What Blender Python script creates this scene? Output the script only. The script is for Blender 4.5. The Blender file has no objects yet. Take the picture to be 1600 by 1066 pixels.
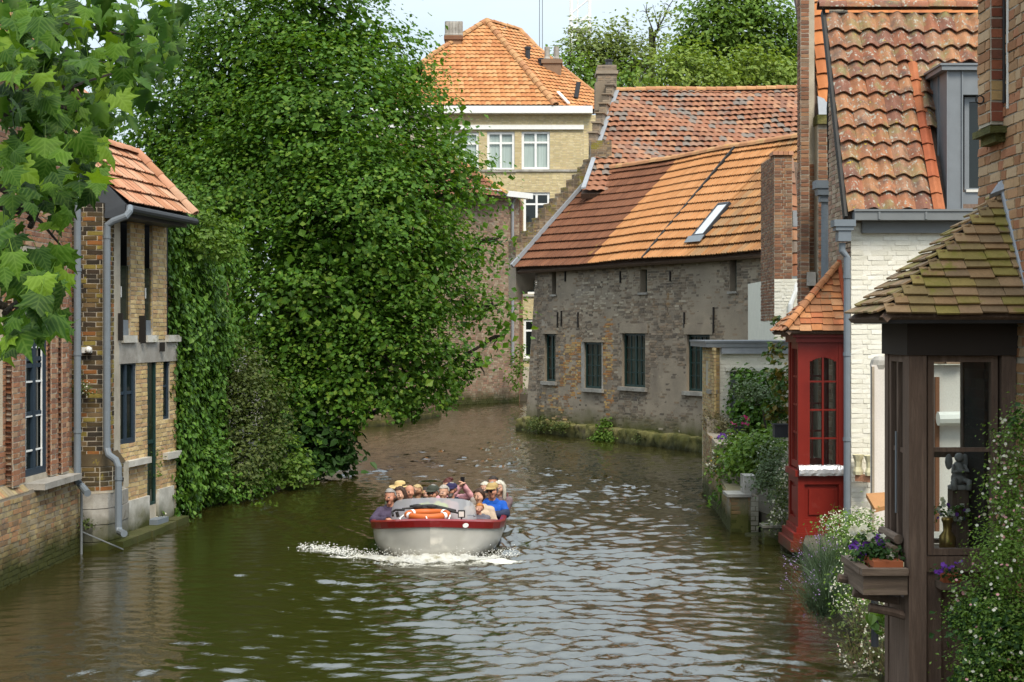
import bpy, math, random
import numpy as np
from mathutils import Matrix, Vector, noise as mnoise
R = math.radians
random.seed(7)
rng = np.random.default_rng(7)
S = bpy.context.scene
COL = S.collection

# ------------------------------------------------------------------ camera, sky, sun, exposure
K, HX, HY, CZ = 2222.0, 800.0, 515.0, 3.5      # focal length in photo pixels, horizon, eye height over the water
cam = bpy.data.objects.new('camera', bpy.data.cameras.new('camera'))
COL.objects.link(cam)
cam.location = (0, 0, CZ)
cam.rotation_euler = (R(90), 0, 0)
cam.data.sensor_width = 36
cam.data.lens = 36 * K / 1600
cam.data.shift_y = -(533 - HY) / 1600
cam.data.clip_end = 3000
S.camera = cam

SUN_EL, SUN_AZ = 52, 160          # degrees; azimuth measured clockwise from +Y (behind the camera)
SKY_STRENGTH = 0.12
world = bpy.data.worlds.new('World')
S.world = world
world.use_nodes = True
nt = world.node_tree
for n in list(nt.nodes): nt.nodes.remove(n)
sky = nt.nodes.new('ShaderNodeTexSky')
sky.sky_type = 'NISHITA'; sky.sun_disc = False
sky.sun_elevation = R(SUN_EL); sky.sun_rotation = R(SUN_AZ)
sky.air_density = 1.0; sky.dust_density = 1.5
tc = nt.nodes.new('ShaderNodeTexCoord')
mp = nt.nodes.new('ShaderNodeMapping'); mp.inputs['Scale'].default_value = (1.6, 1.6, 4.0)
nz = nt.nodes.new('ShaderNodeTexNoise'); nz.inputs['Scale'].default_value = 1.5; nz.inputs['Detail'].default_value = 6
rp = nt.nodes.new('ShaderNodeMapRange')
rp.inputs['From Min'].default_value = 0.33; rp.inputs['From Max'].default_value = 0.62
rp.inputs['To Min'].default_value = 0.62; rp.inputs['To Max'].default_value = 0.97
mx = nt.nodes.new('ShaderNodeMix'); mx.data_type = 'RGBA'
# overcast brightens towards the zenith (CIE overcast sky)
sxz = nt.nodes.new('ShaderNodeSeparateXYZ'); cie = nt.nodes.new('ShaderNodeMapRange')
cie.inputs['From Min'].default_value = 0; cie.inputs['From Max'].default_value = 1
cie.inputs['To Min'].default_value = 1.0; cie.inputs['To Max'].default_value = 3.2
cl = nt.nodes.new('ShaderNodeVectorMath'); cl.operation = 'SCALE'; cl.inputs[0].default_value = (3.5, 4.0, 4.35)
nt.links.new(tc.outputs['Generated'], sxz.inputs[0]); nt.links.new(sxz.outputs['Z'], cie.inputs['Value'])
nt.links.new(cie.outputs['Result'], cl.inputs['Scale']); nt.links.new(cl.outputs[0], mx.inputs['B'])
bg = nt.nodes.new('ShaderNodeBackground'); bg.inputs['Strength'].default_value = SKY_STRENGTH
wo = nt.nodes.new('ShaderNodeOutputWorld')
L = nt.links.new
L(tc.outputs['Generated'], mp.inputs['Vector']); L(mp.outputs['Vector'], nz.inputs['Vector'])
L(nz.outputs['Fac'], rp.inputs['Value']); L(rp.outputs['Result'], mx.inputs['Factor'])
L(sky.outputs['Color'], mx.inputs['A']); L(mx.outputs['Result'], bg.inputs['Color'])
L(bg.outputs['Background'], wo.inputs['Surface'])

sun = bpy.data.objects.new('sun', bpy.data.lights.new('sun', 'SUN'))
COL.objects.link(sun)
sun.data.energy = 2.6; sun.data.angle = R(24); sun.data.color = (1.0, 0.91, 0.76)
_d = Vector((math.sin(R(SUN_AZ)) * math.cos(R(SUN_EL)), math.cos(R(SUN_AZ)) * math.cos(R(SUN_EL)), math.sin(R(SUN_EL))))
sun.rotation_euler = _d.to_track_quat('Z', 'Y').to_euler()
sun.location = _d * 50

S.view_settings.view_transform = 'Standard'
S.view_settings.look = 'None'
S.view_settings.exposure = 0.6
S.view_settings.gamma = 1.0
S.view_settings.use_curve_mapping = False
S.cycles.max_bounces = 6
S.cycles.transparent_max_bounces = 12
S.cycles.caustics_reflective = False
S.cycles.caustics_refractive = False

# ------------------------------------------------------------------ points and planes of the place
def at(px, py, Y):
    """the point at distance Y seen at photo pixel px, py"""
    return np.array([(px - HX) * Y / K, Y, CZ - (py - HY) * Y / K])

def on_plane(px, py, O, n):
    d = np.array([(px - HX) / K, 1.0, -(py - HY) / K]); c = np.array([0, 0, CZ])
    t = np.dot(np.asarray(O) - c, n) / np.dot(d, n)
    return c + d * t

class Wall:
    """an upright plane: foot point p, direction d (left to right seen from outside), outward normal n"""
    def __init__(s, p, q):
        s.p = np.array([p[0], p[1], 0.0]); d = np.array([q[0] - p[0], q[1] - p[1], 0.0])
        s.len = np.linalg.norm(d); s.d = d / s.len
        s.n = np.array([s.d[1], -s.d[0], 0.0])
    def u(s, px):
        a = (px - HX) / K
        return (a * s.p[1] - s.p[0]) / (s.d[0] - a * s.d[1])
    def uz(s, px, py):
        u = s.u(px); Y = s.p[1] + s.d[1] * u
        return u, CZ - (py - HY) * Y / K
    def pt(s, u, z, out=0.0):
        return s.p + s.d * u + s.n * out + np.array([0, 0, z])
    def rect(s, x0, y0, x1, y1):
        """photo rectangle (top-left, bottom-right) on this wall as u0, z0, u1, z1"""
        ua, ub = s.u(x0), s.u(x1); Y = s.p[1] + s.d[1] * (ua + ub) / 2
        return ua, CZ - (y1 - HY) * Y / K, ub, CZ - (y0 - HY) * Y / K
    def off(s, o):
        a = s.p + s.n * o; b = a + s.d * s.len
        return Wall(a, b)
    def mat(s, u, z, out=0.0):
        M = np.eye(4); M[:3, 0] = s.d; M[:3, 1] = -s.n; M[:3, 2] = (0, 0, 1); M[:3, 3] = s.pt(u, z, out)
        return M

# ------------------------------------------------------------------ objects
ROOT = {}
def thing(name, label, cat, loc=(0, 0, 0), group=None):
    o = bpy.data.objects.new(name, None); o.empty_display_size = 0.2
    COL.objects.link(o); o.location = [float(v) for v in loc]
    o['label'] = label; o['category'] = cat
    if group: o['group'] = group
    ROOT[o.name] = Matrix.Translation([-float(v) for v in loc])
    return o
def tag(o, label, cat, group=None):
    o['label'] = label; o['category'] = cat
    if group: o['group'] = group
    return o
def link(name, me, parent=None, M=None, kind=None):
    o = bpy.data.objects.new(name, me); COL.objects.link(o)
    if M is not None: o.matrix_basis = Matrix(M.tolist() if isinstance(M, np.ndarray) else M)
    if parent is not None:
        o.parent = parent
        if parent.name in ROOT: o.matrix_parent_inverse = ROOT[parent.name]
    if kind: o['kind'] = kind
    return o
def mk_mesh(name, V, faces, mat=None, smooth=False, mats=None, midx=None):
    """faces: list of int arrays (n,k)"""
    V = np.ascontiguousarray(V, dtype=np.float32)
    me = bpy.data.meshes.new(name)
    faces = [np.asarray(f, dtype=np.int32) for f in faces if len(f)]
    me.vertices.add(len(V)); me.vertices.foreach_set('co', V.ravel())
    loops = np.concatenate([f.ravel() for f in faces])
    sizes = np.concatenate([np.full(len(f), f.shape[1], np.int32) for f in faces])
    starts = np.concatenate([[0], np.cumsum(sizes)[:-1]]).astype(np.int32)
    me.loops.add(len(loops)); me.loops.foreach_set('vertex_index', loops)
    me.polygons.add(len(sizes)); me.polygons.foreach_set('loop_start', starts)
    try: me.polygons.foreach_set('loop_total', sizes)
    except Exception: pass
    if midx is not None: me.polygons.foreach_set('material_index', np.asarray(midx, dtype=np.int32))
    me.polygons.foreach_set('use_smooth', np.full(len(sizes), bool(smooth)))
    for m in (mats or ([mat] if mat else [])): me.materials.append(m)
    me.update(calc_edges=True); me.validate()
    return me

class Geo:
    """collects vertices and faces of one mesh"""
    def __init__(s): s.V = []; s.F = {3: [], 4: []}; s.n = 0; s.big = []
    def add(s, V, faces):
        V = np.asarray(V, float).reshape(-1, 3)
        for f in faces:
            f = np.asarray(f)
            if len(f) in (3, 4): s.F[len(f)].append(f + s.n)
            else: s.big.append(f + s.n)
        s.V.append(V); s.n += len(V); return s
    def addarr(s, V, F):
        V = np.asarray(V, float).reshape(-1, 3); F = np.asarray(F)
        for f in F: s.F[F.shape[1]].append(f + s.n)
        s.V.append(V); s.n += len(V); return s
    def box(s, a, b, M=None):
        (x0, y0, z0), (x1, y1, z1) = a, b
        V = np.array([[x, y, z] for z in (z0, z1) for y in (y0, y1) for x in (x0, x1)], float)
        if M is not None: V = V @ np.asarray(M)[:3, :3].T + np.asarray(M)[:3, 3]
        return s.add(V, [(0, 2, 3, 1), (4, 5, 7, 6), (0, 1, 5, 4), (2, 6, 7, 3), (0, 4, 6, 2), (1, 3, 7, 5)])
    def wbox(s, W, u0, z0, u1, z1, o0, o1):
        """box on a wall: between outward offsets o0 < o1"""
        V = [W.pt(u, z, o) for z in (z0, z1) for o in (o1, o0) for u in (u0, u1)]
        return s.add(V, [(0, 2, 3, 1), (4, 5, 7, 6), (0, 1, 5, 4), (2, 6, 7, 3), (0, 4, 6, 2), (1, 3, 7, 5)])
    def tube(s, pts, r, seg=8, caps=True):
        pts = [np.asarray(p, float) for p in pts]; n = len(pts)
        rr = [r] * n if np.isscalar(r) else list(r)
        V = []; up = None
        for i, p in enumerate(pts):
            t = pts[min(i + 1, n - 1)] - pts[max(i - 1, 0)]; t /= (np.linalg.norm(t) + 1e-9)
            if up is None:
                a = np.array([0, 0, 1.0]) if abs(t[2]) < 0.9 else np.array([1.0, 0, 0])
            else: a = up
            x = np.cross(a, t); x /= (np.linalg.norm(x) + 1e-9); y = np.cross(t, x); up = y
            for k in range(seg):
                q = 2 * math.pi * k / seg
                V.append(p + (x * math.cos(q) + y * math.sin(q)) * rr[i])
        F = []
        for i in range(n - 1):
            for k in range(seg):
                k2 = (k + 1) % seg
                F.append((i * seg + k, i * seg + k2, (i + 1) * seg + k2, (i + 1) * seg + k))
        if caps:
            F.append(tuple(range(seg))[::-1]); F.append(tuple((n - 1) * seg + k for k in range(seg)))
        return s.add(V, F)
    def sphere(s, c, r, seg=10, rings=7):
        r = np.array([r] * 3 if np.isscalar(r) else r, float); c = np.asarray(c, float)
        V = [c + r * (0, 0, 1)]
        for i in range(1, rings):
            a = math.pi * i / rings
            for k in range(seg):
                q = 2 * math.pi * k / seg
                V.append(c + r * (math.sin(a) * math.cos(q), math.sin(a) * math.sin(q), math.cos(a)))
        V.append(c - r * (0, 0, 1)); F = []
        for k in range(seg):
            k2 = (k + 1) % seg
            F.append((0, 1 + k, 1 + k2)); e = len(V) - 1; b = 1 + (rings - 2) * seg
            F.append((e, b + k2, b + k))
            for i in range(rings - 2):
                F.append((1 + i * seg + k, 1 + (i + 1) * seg + k, 1 + (i + 1) * seg + k2, 1 + i * seg + k2))
        return s.add(V, F)
    def prism(s, poly, vec):
        """polygon (n,3) swept by vec"""
        P = np.asarray(poly, float); n = len(P); Q = P + np.asarray(vec, float)
        F = [tuple(range(n))[::-1], tuple(range(n, 2 * n))]
        F += [(i, (i + 1) % n, n + (i + 1) % n, n + i) for i in range(n)]
        return s.add(np.vstack([P, Q]), F)
    def lathe(s, prof, c, seg=16):
        """prof: list of (r, z)"""
        V = []
        for r, z in prof:
            for k in range(seg):
                q = 2 * math.pi * k / seg; V.append((c[0] + r * math.cos(q), c[1] + r * math.sin(q), c[2] + z))
        F = []
        for i in range(len(prof) - 1):
            for k in range(seg):
                k2 = (k + 1) % seg; F.append((i * seg + k, i * seg + k2, (i + 1) * seg + k2, (i + 1) * seg + k))
        return s.add(V, F)
    def mesh(s, name, mat=None, smooth=False):
        me = bpy.data.meshes.new(name)
        V = np.vstack(s.V)
        if s.big:
            me.from_pydata(V.tolist(), [], [list(map(int, f)) for k in (3, 4) for f in s.F[k]] + [list(map(int, f)) for f in s.big])
            me.update()
            if mat: me.materials.append(mat)
            if smooth: me.polygons.foreach_set('use_smooth', np.ones(len(me.polygons), dtype=bool))
            import bmesh as _b
        else:
            me = mk_mesh(name, V, [np.array(s.F[k]) for k in (3, 4) if s.F[k]], mat, smooth)
        return me
    def obj(s, name, mat=None, parent=None, smooth=False, kind=None):
        return link(name, s.mesh(name, mat, smooth), parent, None, kind)

class Tmpl:
    """a small piece that many objects share"""
    def __init__(s, V, F): s.V = np.asarray(V, float); s.F = [tuple(f) for f in F]; s.me = {}
    def mesh(s, name, mat, smooth=False):
        k = (name, mat.name)
        if k not in s.me:
            me = bpy.data.meshes.new(name); me.from_pydata(s.V.tolist(), [], s.F); me.update(); me.materials.append(mat)
            if smooth: me.polygons.foreach_set('use_smooth', np.ones(len(me.polygons), dtype=bool))
            s.me[k] = me
        return s.me[k]

class Batch:
    """alike pieces: the 300 that show largest become objects, the rest one mesh of kind stuff"""
    def __init__(s): s.it = []
    def add(s, t, M): s.it.append((t, np.asarray(M, float)))
    def emit(s, parent, name, mat, rest=None, limit=300, smooth=False):
        it = s.it
        if limit and len(it) > limit:
            def score(q):
                p = q[1][:3, 3]; Y = max(p[1], .5); x = HX + p[0] * K / Y; y = HY - (p[2] - CZ) * K / Y
                return (0 if (0 <= x <= 1600 and 0 <= y <= 1066) else 1000) + Y
            it = sorted(it, key=score)
        solo, bulk = (it[:limit], it[limit:]) if limit else ([], it)
        for t, M in solo: link(name, t.mesh(name, mat, smooth), parent, M)
        if bulk:
            by = {}
            for t, M in bulk: by.setdefault(id(t), (t, []))[1].append(M)
            V = []; F = {}; n = 0
            for t, Ms in by.values():
                Ms = np.array(Ms); v = np.einsum('mij,vj->mvi', Ms[:, :3, :3], t.V) + Ms[:, None, :3, 3]
                nv = len(t.V); base = n + np.arange(len(Ms)) * nv
                for f in t.F: F.setdefault(len(f), []).append(np.asarray(f)[None, :] + base[:, None])
                V.append(v.reshape(-1, 3)); n += nv * len(Ms)
            me = mk_mesh(rest or name, np.vstack(V), [np.vstack(f) for f in F.values()], mat, smooth)
            link(rest or name, me, parent, None, 'stuff')

# ------------------------------------------------------------------ materials
def mat(name, cols, rough=0.85, mode='rnd', nscale=6.0, namp=0.35, fscale=60.0, famp=0.25, bump=0.3, bdist=0.01,
        spots=(), moss=None, spec=0.3, stretch=(1, 1, 1), metal=0.0, transl=0.0, coat=0.0, const=False):
    """cols: palette, picked per piece (rnd) or by noise; spots: (colour, scale, threshold, softness); moss: (z0, z1, colour)"""
    m = bpy.data.materials.new(name); m.use_nodes = True; t = m.node_tree; N = t.nodes; l = t.links.new
    b = N['Principled BSDF']; b.inputs['Roughness'].default_value = rough
    b.inputs['Specular IOR Level'].default_value = spec; b.inputs['Metallic'].default_value = metal
    if coat: b.inputs['Coat Weight'].default_value = coat; b.inputs['Coat Roughness'].default_value = 0.08
    g = N.new('ShaderNodeNewGeometry'); pos = N.new('ShaderNodeMapping'); pos.inputs['Scale'].default_value = stretch
    l(g.outputs['Position'], pos.inputs['Vector'])
    def noise(scale, detail=4, rough_=0.6):
        n = N.new('ShaderNodeTexNoise'); n.inputs['Scale'].default_value = scale; n.inputs['Detail'].default_value = detail
        n.inputs['Roughness'].default_value = rough_; l(pos.outputs['Vector'], n.inputs['Vector']); return n.outputs['Fac']
    def rng_(v, a, b_, c=0.0, d=1.0):
        r = N.new('ShaderNodeMapRange'); r.inputs['From Min'].default_value = a; r.inputs['From Max'].default_value = b_
        r.inputs['To Min'].default_value = c; r.inputs['To Max'].default_value = d; l(v, r.inputs['Value']); return r.outputs['Result']
    def mth(op, a, b_=None):
        r = N.new('ShaderNodeMath'); r.operation = op
        for i, v in enumerate((a, b_)):
            if v is None: continue
            if isinstance(v, (int, float)): r.inputs[i].default_value = v
            else: l(v, r.inputs[i])
        return r.outputs[0]
    def mix(fac, A, B, blend='MIX'):
        r = N.new('ShaderNodeMix'); r.data_type = 'RGBA'; r.blend_type = blend
        for key, v in (('Factor', fac), ('A', A), ('B', B)):
            if isinstance(v, (int, float)): r.inputs[key].default_value = v
            elif isinstance(v, tuple): r.inputs[key].default_value = (*v[:3], 1)
            else: l(v, r.inputs[key])
        return r.outputs['Result']
    if mode == 'rnd':
        oi = N.new('ShaderNodeObjectInfo')
        f = mth('FRACT', mth('ADD', oi.outputs['Random'], g.outputs['Random Per Island']))
    else:
        f = rng_(noise(nscale * 0.6, 5), 0.3, 0.7)
    if len(cols) == 1: c = None; col = tuple(cols[0])
    else:
        cr = N.new('ShaderNodeValToRGB'); e = cr.color_ramp.elements
        n = len(cols)
        if mode == 'rnd': cr.color_ramp.interpolation = 'CONSTANT'
        while len(e) < n: e.new(0.5)
        for i, cc in enumerate(cols):
            e[i].position = i / n if mode == 'rnd' else i / (n - 1); e[i].color = (*cc[:3], 1)
        l(f, cr.inputs['Fac']); col = cr.outputs['Color']
    if not const:
        col = mix(1.0, col, mth('ADD', mth('MULTIPLY', noise(nscale), 2 * namp), 1 - namp), 'MULTIPLY')
        col = mix(1.0, col, mth('ADD', mth('MULTIPLY', noise(fscale, 3), 2 * famp), 1 - famp), 'MULTIPLY')
    for sc, scale, th, soft in spots:
        col = mix(rng_(noise(scale, 5, 0.65), th, th + soft), col, sc)
    if moss:
        z0, z1, mc = moss
        sx = N.new('ShaderNodeSeparateXYZ'); l(g.outputs['Position'], sx.inputs[0])
        zz = mth('ADD', sx.outputs['Z'], mth('MULTIPLY', mth('SUBTRACT', noise(1.6, 6), 0.5), (z1 - z0) * 1.6))
        col = mix(rng_(zz, z1, z0), col, mix(noise(9), tuple(v * 0.45 for v in mc), mc))
    if isinstance(col, tuple): b.inputs['Base Color'].default_value = (*col, 1)
    else: l(col, b.inputs['Base Color'])
    if bump:
        bp = N.new('ShaderNodeBump'); bp.inputs['Strength'].default_value = bump; bp.inputs['Distance'].default_value = bdist
        l(noise(fscale, 6, 0.7), bp.inputs['Height']); l(bp.outputs['Normal'], b.inputs['Normal'])
    if transl:
        tr = N.new('ShaderNodeBsdfTranslucent'); ms = N.new('ShaderNodeMixShader'); ms.inputs[0].default_value = transl
        if isinstance(col, tuple): tr.inputs['Color'].default_value = (*col, 1)
        else:
            l(mix(1.0, col, (1.5, 1.45, 0.6), 'MULTIPLY'), tr.inputs['Color'])
        l(b.outputs[0], ms.inputs[1]); l(tr.outputs[0], ms.inputs[2]); l(ms.outputs[0], N['Material Output'].inputs['Surface'])
    return m

def plain(name, col, rough=0.5, **k): return mat(name, [col], rough, mode='noise', namp=k.pop('namp', .12), famp=k.pop('famp', .06), bump=k.pop('bump', 0.05), **k)

def glass_mat(name, tint=(.9, .95, .95), see=0.7, rough=0.02, ior=1.45):
    m = bpy.data.materials.new(name); m.use_nodes = True; t = m.node_tree; N = t.nodes; l = t.links.new
    N.remove(N['Principled BSDF'])
    fr = N.new('ShaderNodeFresnel')                      # a thin pane reflects alike from both sides
    gb = N.new('ShaderNodeNewGeometry'); mr = N.new('ShaderNodeMapRange'); mr.inputs['To Min'].default_value = ior; mr.inputs['To Max'].default_value = 1 / ior
    l(gb.outputs['Backfacing'], mr.inputs['Value']); l(mr.outputs['Result'], fr.inputs['IOR'])
    tr = N.new('ShaderNodeBsdfTransparent'); tr.inputs['Color'].default_value = (*[c * see for c in tint], 1)
    gl = N.new('ShaderNodeBsdfGlossy'); gl.inputs['Roughness'].default_value = rough; gl.inputs['Color'].default_value = (1, 1, 1, 1)
    mxs = N.new('ShaderNodeMixShader'); l(fr.outputs[0], mxs.inputs[0]); l(tr.outputs[0], mxs.inputs[1]); l(gl.outputs[0], mxs.inputs[2])
    l(mxs.outputs[0], N['Material Output'].inputs['Surface'])
    return m

MT = {}
def defmats():
    M_ = MT
    moss = (.055, .06, .008)
    M_['brick_red'] = mat('red_brick', [(.31, .14, .075), (.25, .115, .065), (.34, .17, .09), (.22, .11, .07), (.36, .23, .14), (.29, .16, .1)], nscale=3, spots=[((.2, .16, .12), 5, .6, .15)], moss=(.1, .7, moss))
    M_['brick_yellow'] = mat('yellow_brick', [(.5, .37, .17), (.43, .31, .15), (.55, .41, .21), (.38, .26, .13), (.45, .29, .15)], nscale=4, spots=[((.2, .16, .11), 3, .62, .2)], moss=(.0, .6, moss))
    M_['brick_dark'] = mat('grimy_brick', [(.07, .05, .025), (.05, .035, .022), (.1, .065, .025), (.22, .17, .04), (.15, .1, .035), (.035, .028, .02), (.18, .12, .06), (.25, .1, .03)], nscale=5, spots=[((.24, .19, .025), 7, .62, .1)])
    M_['brick_base'] = mat('canal_wall_brick', [(.34, .25, .12), (.28, .2, .1), (.38, .3, .16), (.24, .15, .08), (.3, .24, .15), (.36, .2, .1)], nscale=2.2, namp=.45, spots=[((.13, .11, .09), 1.6, .55, .2)], moss=(.22, .62, moss))
    M_['brick_grey'] = mat('grey_brick', [(.23, .18, .13), (.175, .138, .104), (.275, .218, .162), (.14, .113, .087), (.255, .188, .128), (.2, .152, .11)], nscale=1.3, namp=.4, spots=[((.26, .15, .06), .8, .62, .1), ((.09, .085, .085), .9, .6, .15)], moss=(.35, .95, (.1, .1, .02)))
    M_['brick_stack'] = mat('stack_brick', [(.24, .11, .06), (.19, .09, .05), (.28, .15, .08), (.16, .08, .05), (.22, .14, .09)], nscale=3, spots=[((.12, .09, .07), 3, .58, .15)])
    M_['brick_tan'] = mat('tan_brick', [(.36, .2, .1), (.3, .17, .085), (.4, .25, .13), (.34, .15, .075), (.42, .29, .17), (.28, .13, .06)], nscale=3, famp=.3)
    M_['brick_far'] = mat('weathered_far_brick', [(.3, .22, .15), (.25, .18, .12), (.36, .28, .2), (.22, .14, .1), (.33, .2, .14)], nscale=.9, namp=.35, spots=[((.4, .36, .3), .8, .62, .12)], moss=(.1, .7, (.07, .075, .02)))
    M_['white_brick'] = mat('white_painted_brick', [(.74, .71, .61), (.7, .67, .57), (.77, .74, .65)], nscale=4, namp=.12, famp=.12, rough=.7, bump=.5, spots=[((.5, .44, .33), 5, .66, .1)], moss=(.3, 1.1, (.3, .27, .2)))
    M_['white_paint'] = mat('white_limewash', [(.72, .69, .6), (.66, .62, .53)], mode='noise', nscale=2, namp=.12, rough=.75, bump=.5)
    M_['render'] = mat('pale_render', [(.55, .53, .48), (.42, .4, .35), (.6, .58, .53)], mode='noise', nscale=2.2, spots=[((.2, .19, .08), 2.2, .6, .15)], moss=(.15, .55, moss))
    M_['mortar'] = mat('mortar', [(.34, .29, .23), (.26, .22, .17), (.4, .35, .29)], mode='noise', nscale=4, bump=.6, moss=(.2, .6, moss))
    M_['mortar_pale'] = mat('pale_mortar', [(.48, .43, .34), (.38, .33, .26)], mode='noise', nscale=4, bump=.6)
    M_['mortar_grey'] = mat('grimy_mortar', [(.25, .207, .158), (.325, .267, .2), (.185, .15, .117)], mode='noise', nscale=.9, bump=.7, spots=[((.33, .29, .24), .7, .6, .15)], moss=(.35, .95, (.1, .1, .02)))
    M_['stone'] = mat('grey_stone', [(.36, .34, .31), (.27, .25, .22), (.42, .4, .36)], mode='noise', nscale=3, bump=.5, spots=[((.15, .13, .1), 4, .6, .12)], moss=(.1, .55, moss))
    M_['ledge'] = mat('mossy_stone', [(.13, .105, .06), (.09, .075, .045), (.2, .17, .1)], mode='noise', nscale=3, bump=.8, moss=(.02, .5, (.06, .07, .01)))
    M_['mossy'] = mat('moss_grown_masonry', [(.13, .125, .03), (.08, .08, .02), (.2, .18, .06), (.14, .11, .07)], mode='noise', nscale=3, bump=1.0, bdist=.03, moss=(-.05, .25, (.03, .035, .012)))
    M_['tile_orange'] = mat('orange_pantile', [(.46, .17, .055), (.42, .15, .05), (.5, .2, .07), (.38, .13, .045), (.47, .22, .09)], rough=.75, nscale=4, namp=.25, famp=.15)
    M_['tile_far_orange'] = mat('bright_orange_tile', [(.45, .195, .07), (.42, .175, .062), (.48, .22, .085), (.38, .15, .052), (.47, .24, .1)], rough=.75, nscale=.7, namp=.25, famp=.1)
    M_['tile_mid'] = mat('light_orange_tile', [(.43, .205, .08), (.415, .195, .075), (.445, .22, .09), (.395, .185, .07)], rough=.75, nscale=1.2, namp=.22, famp=.12)
    M_['tile_rust'] = mat('rust_brown_tile', [(.175, .072, .036), (.165, .066, .033), (.19, .079, .04), (.15, .06, .03)], rough=.8, nscale=1.2, namp=.3, famp=.12, spots=[((.33, .2, .05), 1.3, .66, .1)])
    M_['tile_dirty'] = mat('lichen_brown_tile', [(.32, .155, .06), (.28, .14, .06), (.36, .19, .08), (.3, .18, .09)], rough=.85, nscale=1.5, spots=[((.13, .09, .06), 9, .66, .05)])
    M_['tile_old'] = mat('mottled_old_pantile', [(.27, .12, .065), (.24, .105, .06), (.31, .15, .085), (.2, .095, .06), (.28, .13, .075), (.24, .14, .095), (.18, .145, .12), (.33, .17, .095), (.26, .11, .06)], rough=.85, nscale=1.0, namp=.3, spots=[((.17, .15, .13), .55, .6, .06)])
    M_['tile_lichen'] = mat('lichened_pantile', [(.3, .13, .065), (.25, .1, .055), (.33, .16, .08), (.2, .09, .06), (.28, .15, .09)], rough=.8, nscale=5, namp=.5, spots=[((.11, .075, .06), 4.5, .5, .18), ((.21, .185, .08), 2.4, .52, .16), ((.36, .35, .29), 15, .57, .06), ((.42, .29, .04), 9, .65, .03)])
    M_['tile_bay'] = mat('orange_plain_tile', [(.36, .145, .055), (.31, .125, .05), (.41, .18, .075), (.27, .12, .055), (.38, .195, .095), (.33, .11, .045)], rough=.8, nscale=7, spots=[((.18, .14, .08), 8, .58, .12)])
    M_['tile_moss'] = mat('mossy_plain_tile', [(.25, .155, .075), (.21, .15, .065), (.25, .185, .06), (.2, .135, .075), (.28, .18, .095), (.22, .175, .05)], rough=.85, nscale=7, namp=.35, spots=[((.17, .155, .025), 5, .58, .12), ((.15, .11, .06), 8, .64, .1), ((.4, .36, .26), 24, .72, .03)])
    M_['tile_loggia'] = mat('pale_terracotta_tile', [(.45, .22, .13), (.42, .2, .115), (.5, .26, .16), (.39, .185, .1), (.47, .28, .18)], rough=.8, nscale=4, namp=.2)
    M_['ridge'] = mat('ridge_tile', [(.4, .2, .09), (.36, .17, .08), (.44, .24, .11)], nscale=4, spots=[((.24, .2, .08), 3, .58, .12), ((.45, .28, .03), 2.2, .68, .05)])
    M_['yellow_facade'] = None
    M_['slate'] = plain('slate_cheek', (.055, .062, .072), .5)
    M_['zinc'] = plain('grey_zinc', (.2, .215, .23), .45, metal=.35, namp=.15)
    M_['lead'] = plain('pale_lead', (.27, .285, .31), .5, namp=.25, bump=.3)
    M_['pipe'] = plain('grey_pipe_paint', (.16, .185, .21), .4, namp=.15)
    M_['gutter'] = plain('slate_gutter', (.17, .18, .185), .45, namp=.12)
    M_['charcoal'] = plain('charcoal_metal', (.035, .037, .042), .5)
    M_['iron'] = plain('black_iron', (.018, .016, .015), .6)
    M_['navy'] = plain('navy_paint', (.026, .042, .062), .4)
    M_['dkgreen'] = plain('dark_green_paint', (.014, .04, .036), .4)
    M_['room_green'] = mat('dim_curtained_room', [(.015, .02, .012), (.05, .07, .045), (.2, .23, .18), (.02, .03, .015), (.12, .16, .09)], mode='noise', nscale=1.7, stretch=(3, 3, .35), bump=0)
    M_['white'] = plain('white_gloss', (.78, .78, .76), .4)
    M_['cream'] = plain('cream_paint', (.62, .6, .55), .5)
    M_['red'] = mat('oxide_red_paint', [(.165, .011, .006), (.178, .013, .007), (.15, .01, .006)], rough=.42, mode='noise', nscale=3, namp=.14, famp=.06, bump=.06, spec=.35, spots=[((.2, .03, .022), 5, .64, .12)], moss=(.05, .4, (.06, .035, .015)))
    M_['wood'] = mat('weathered_brown_timber', [(.15, .1, .072), (.11, .072, .052), (.19, .13, .095)], mode='noise', nscale=9, stretch=(3, 3, .25), bump=.5, fscale=70, rough=.75, spots=[((.03, .02, .015), 18, .68, .06)])
    M_['wood_h'] = mat('weathered_tray_timber', [(.17, .12, .085), (.12, .085, .062), (.23, .165, .12)], mode='noise', nscale=9, stretch=(.25, .25, 3), bump=.5, fscale=70, rough=.8, spots=[((.12, .13, .03), 5, .62, .1)])
    M_['bark'] = mat('bark', [(.06, .045, .032), (.035, .028, .02), (.09, .07, .05)], mode='noise', nscale=10, stretch=(2, 2, .4), bump=1, bdist=.03)
    M_['terracotta'] = plain('terracotta', (.34, .1, .04), .8)
    M_['glass_dark'] = plain('dark_window_glass', (.008, .012, .011), .04, spec=.6, const=True, bump=0)
    M_['glass_green'] = plain('mirror_window_glass', (.012, .02, .012), .03, spec=.9, const=True, bump=0)
    M_['glass'] = glass_mat('clear_glass', see=.9)
    M_['glass_smoke'] = glass_mat('old_window_glass', tint=(.85, .9, .88), see=.7)
    M_['screen'] = None
    M_['curtain'] = mat('net_curtain', [(.7, .74, .7), (.55, .6, .56), (.8, .82, .79)], mode='noise', nscale=2, stretch=(5, 5, .1), bump=0)
    M_['room'] = plain('dim_room_plaster', (.03, .03, .03), .9)  # the shade of an interior is put into this near-black colour
    def leaf(n, cols, tr=.3, rough=.5, **k): M_[n] = mat(n, cols, rough=rough, namp=k.pop('namp', .25), nscale=k.pop('nscale', .7), famp=.05, bump=0, transl=tr, spec=.22, **k)
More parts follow.
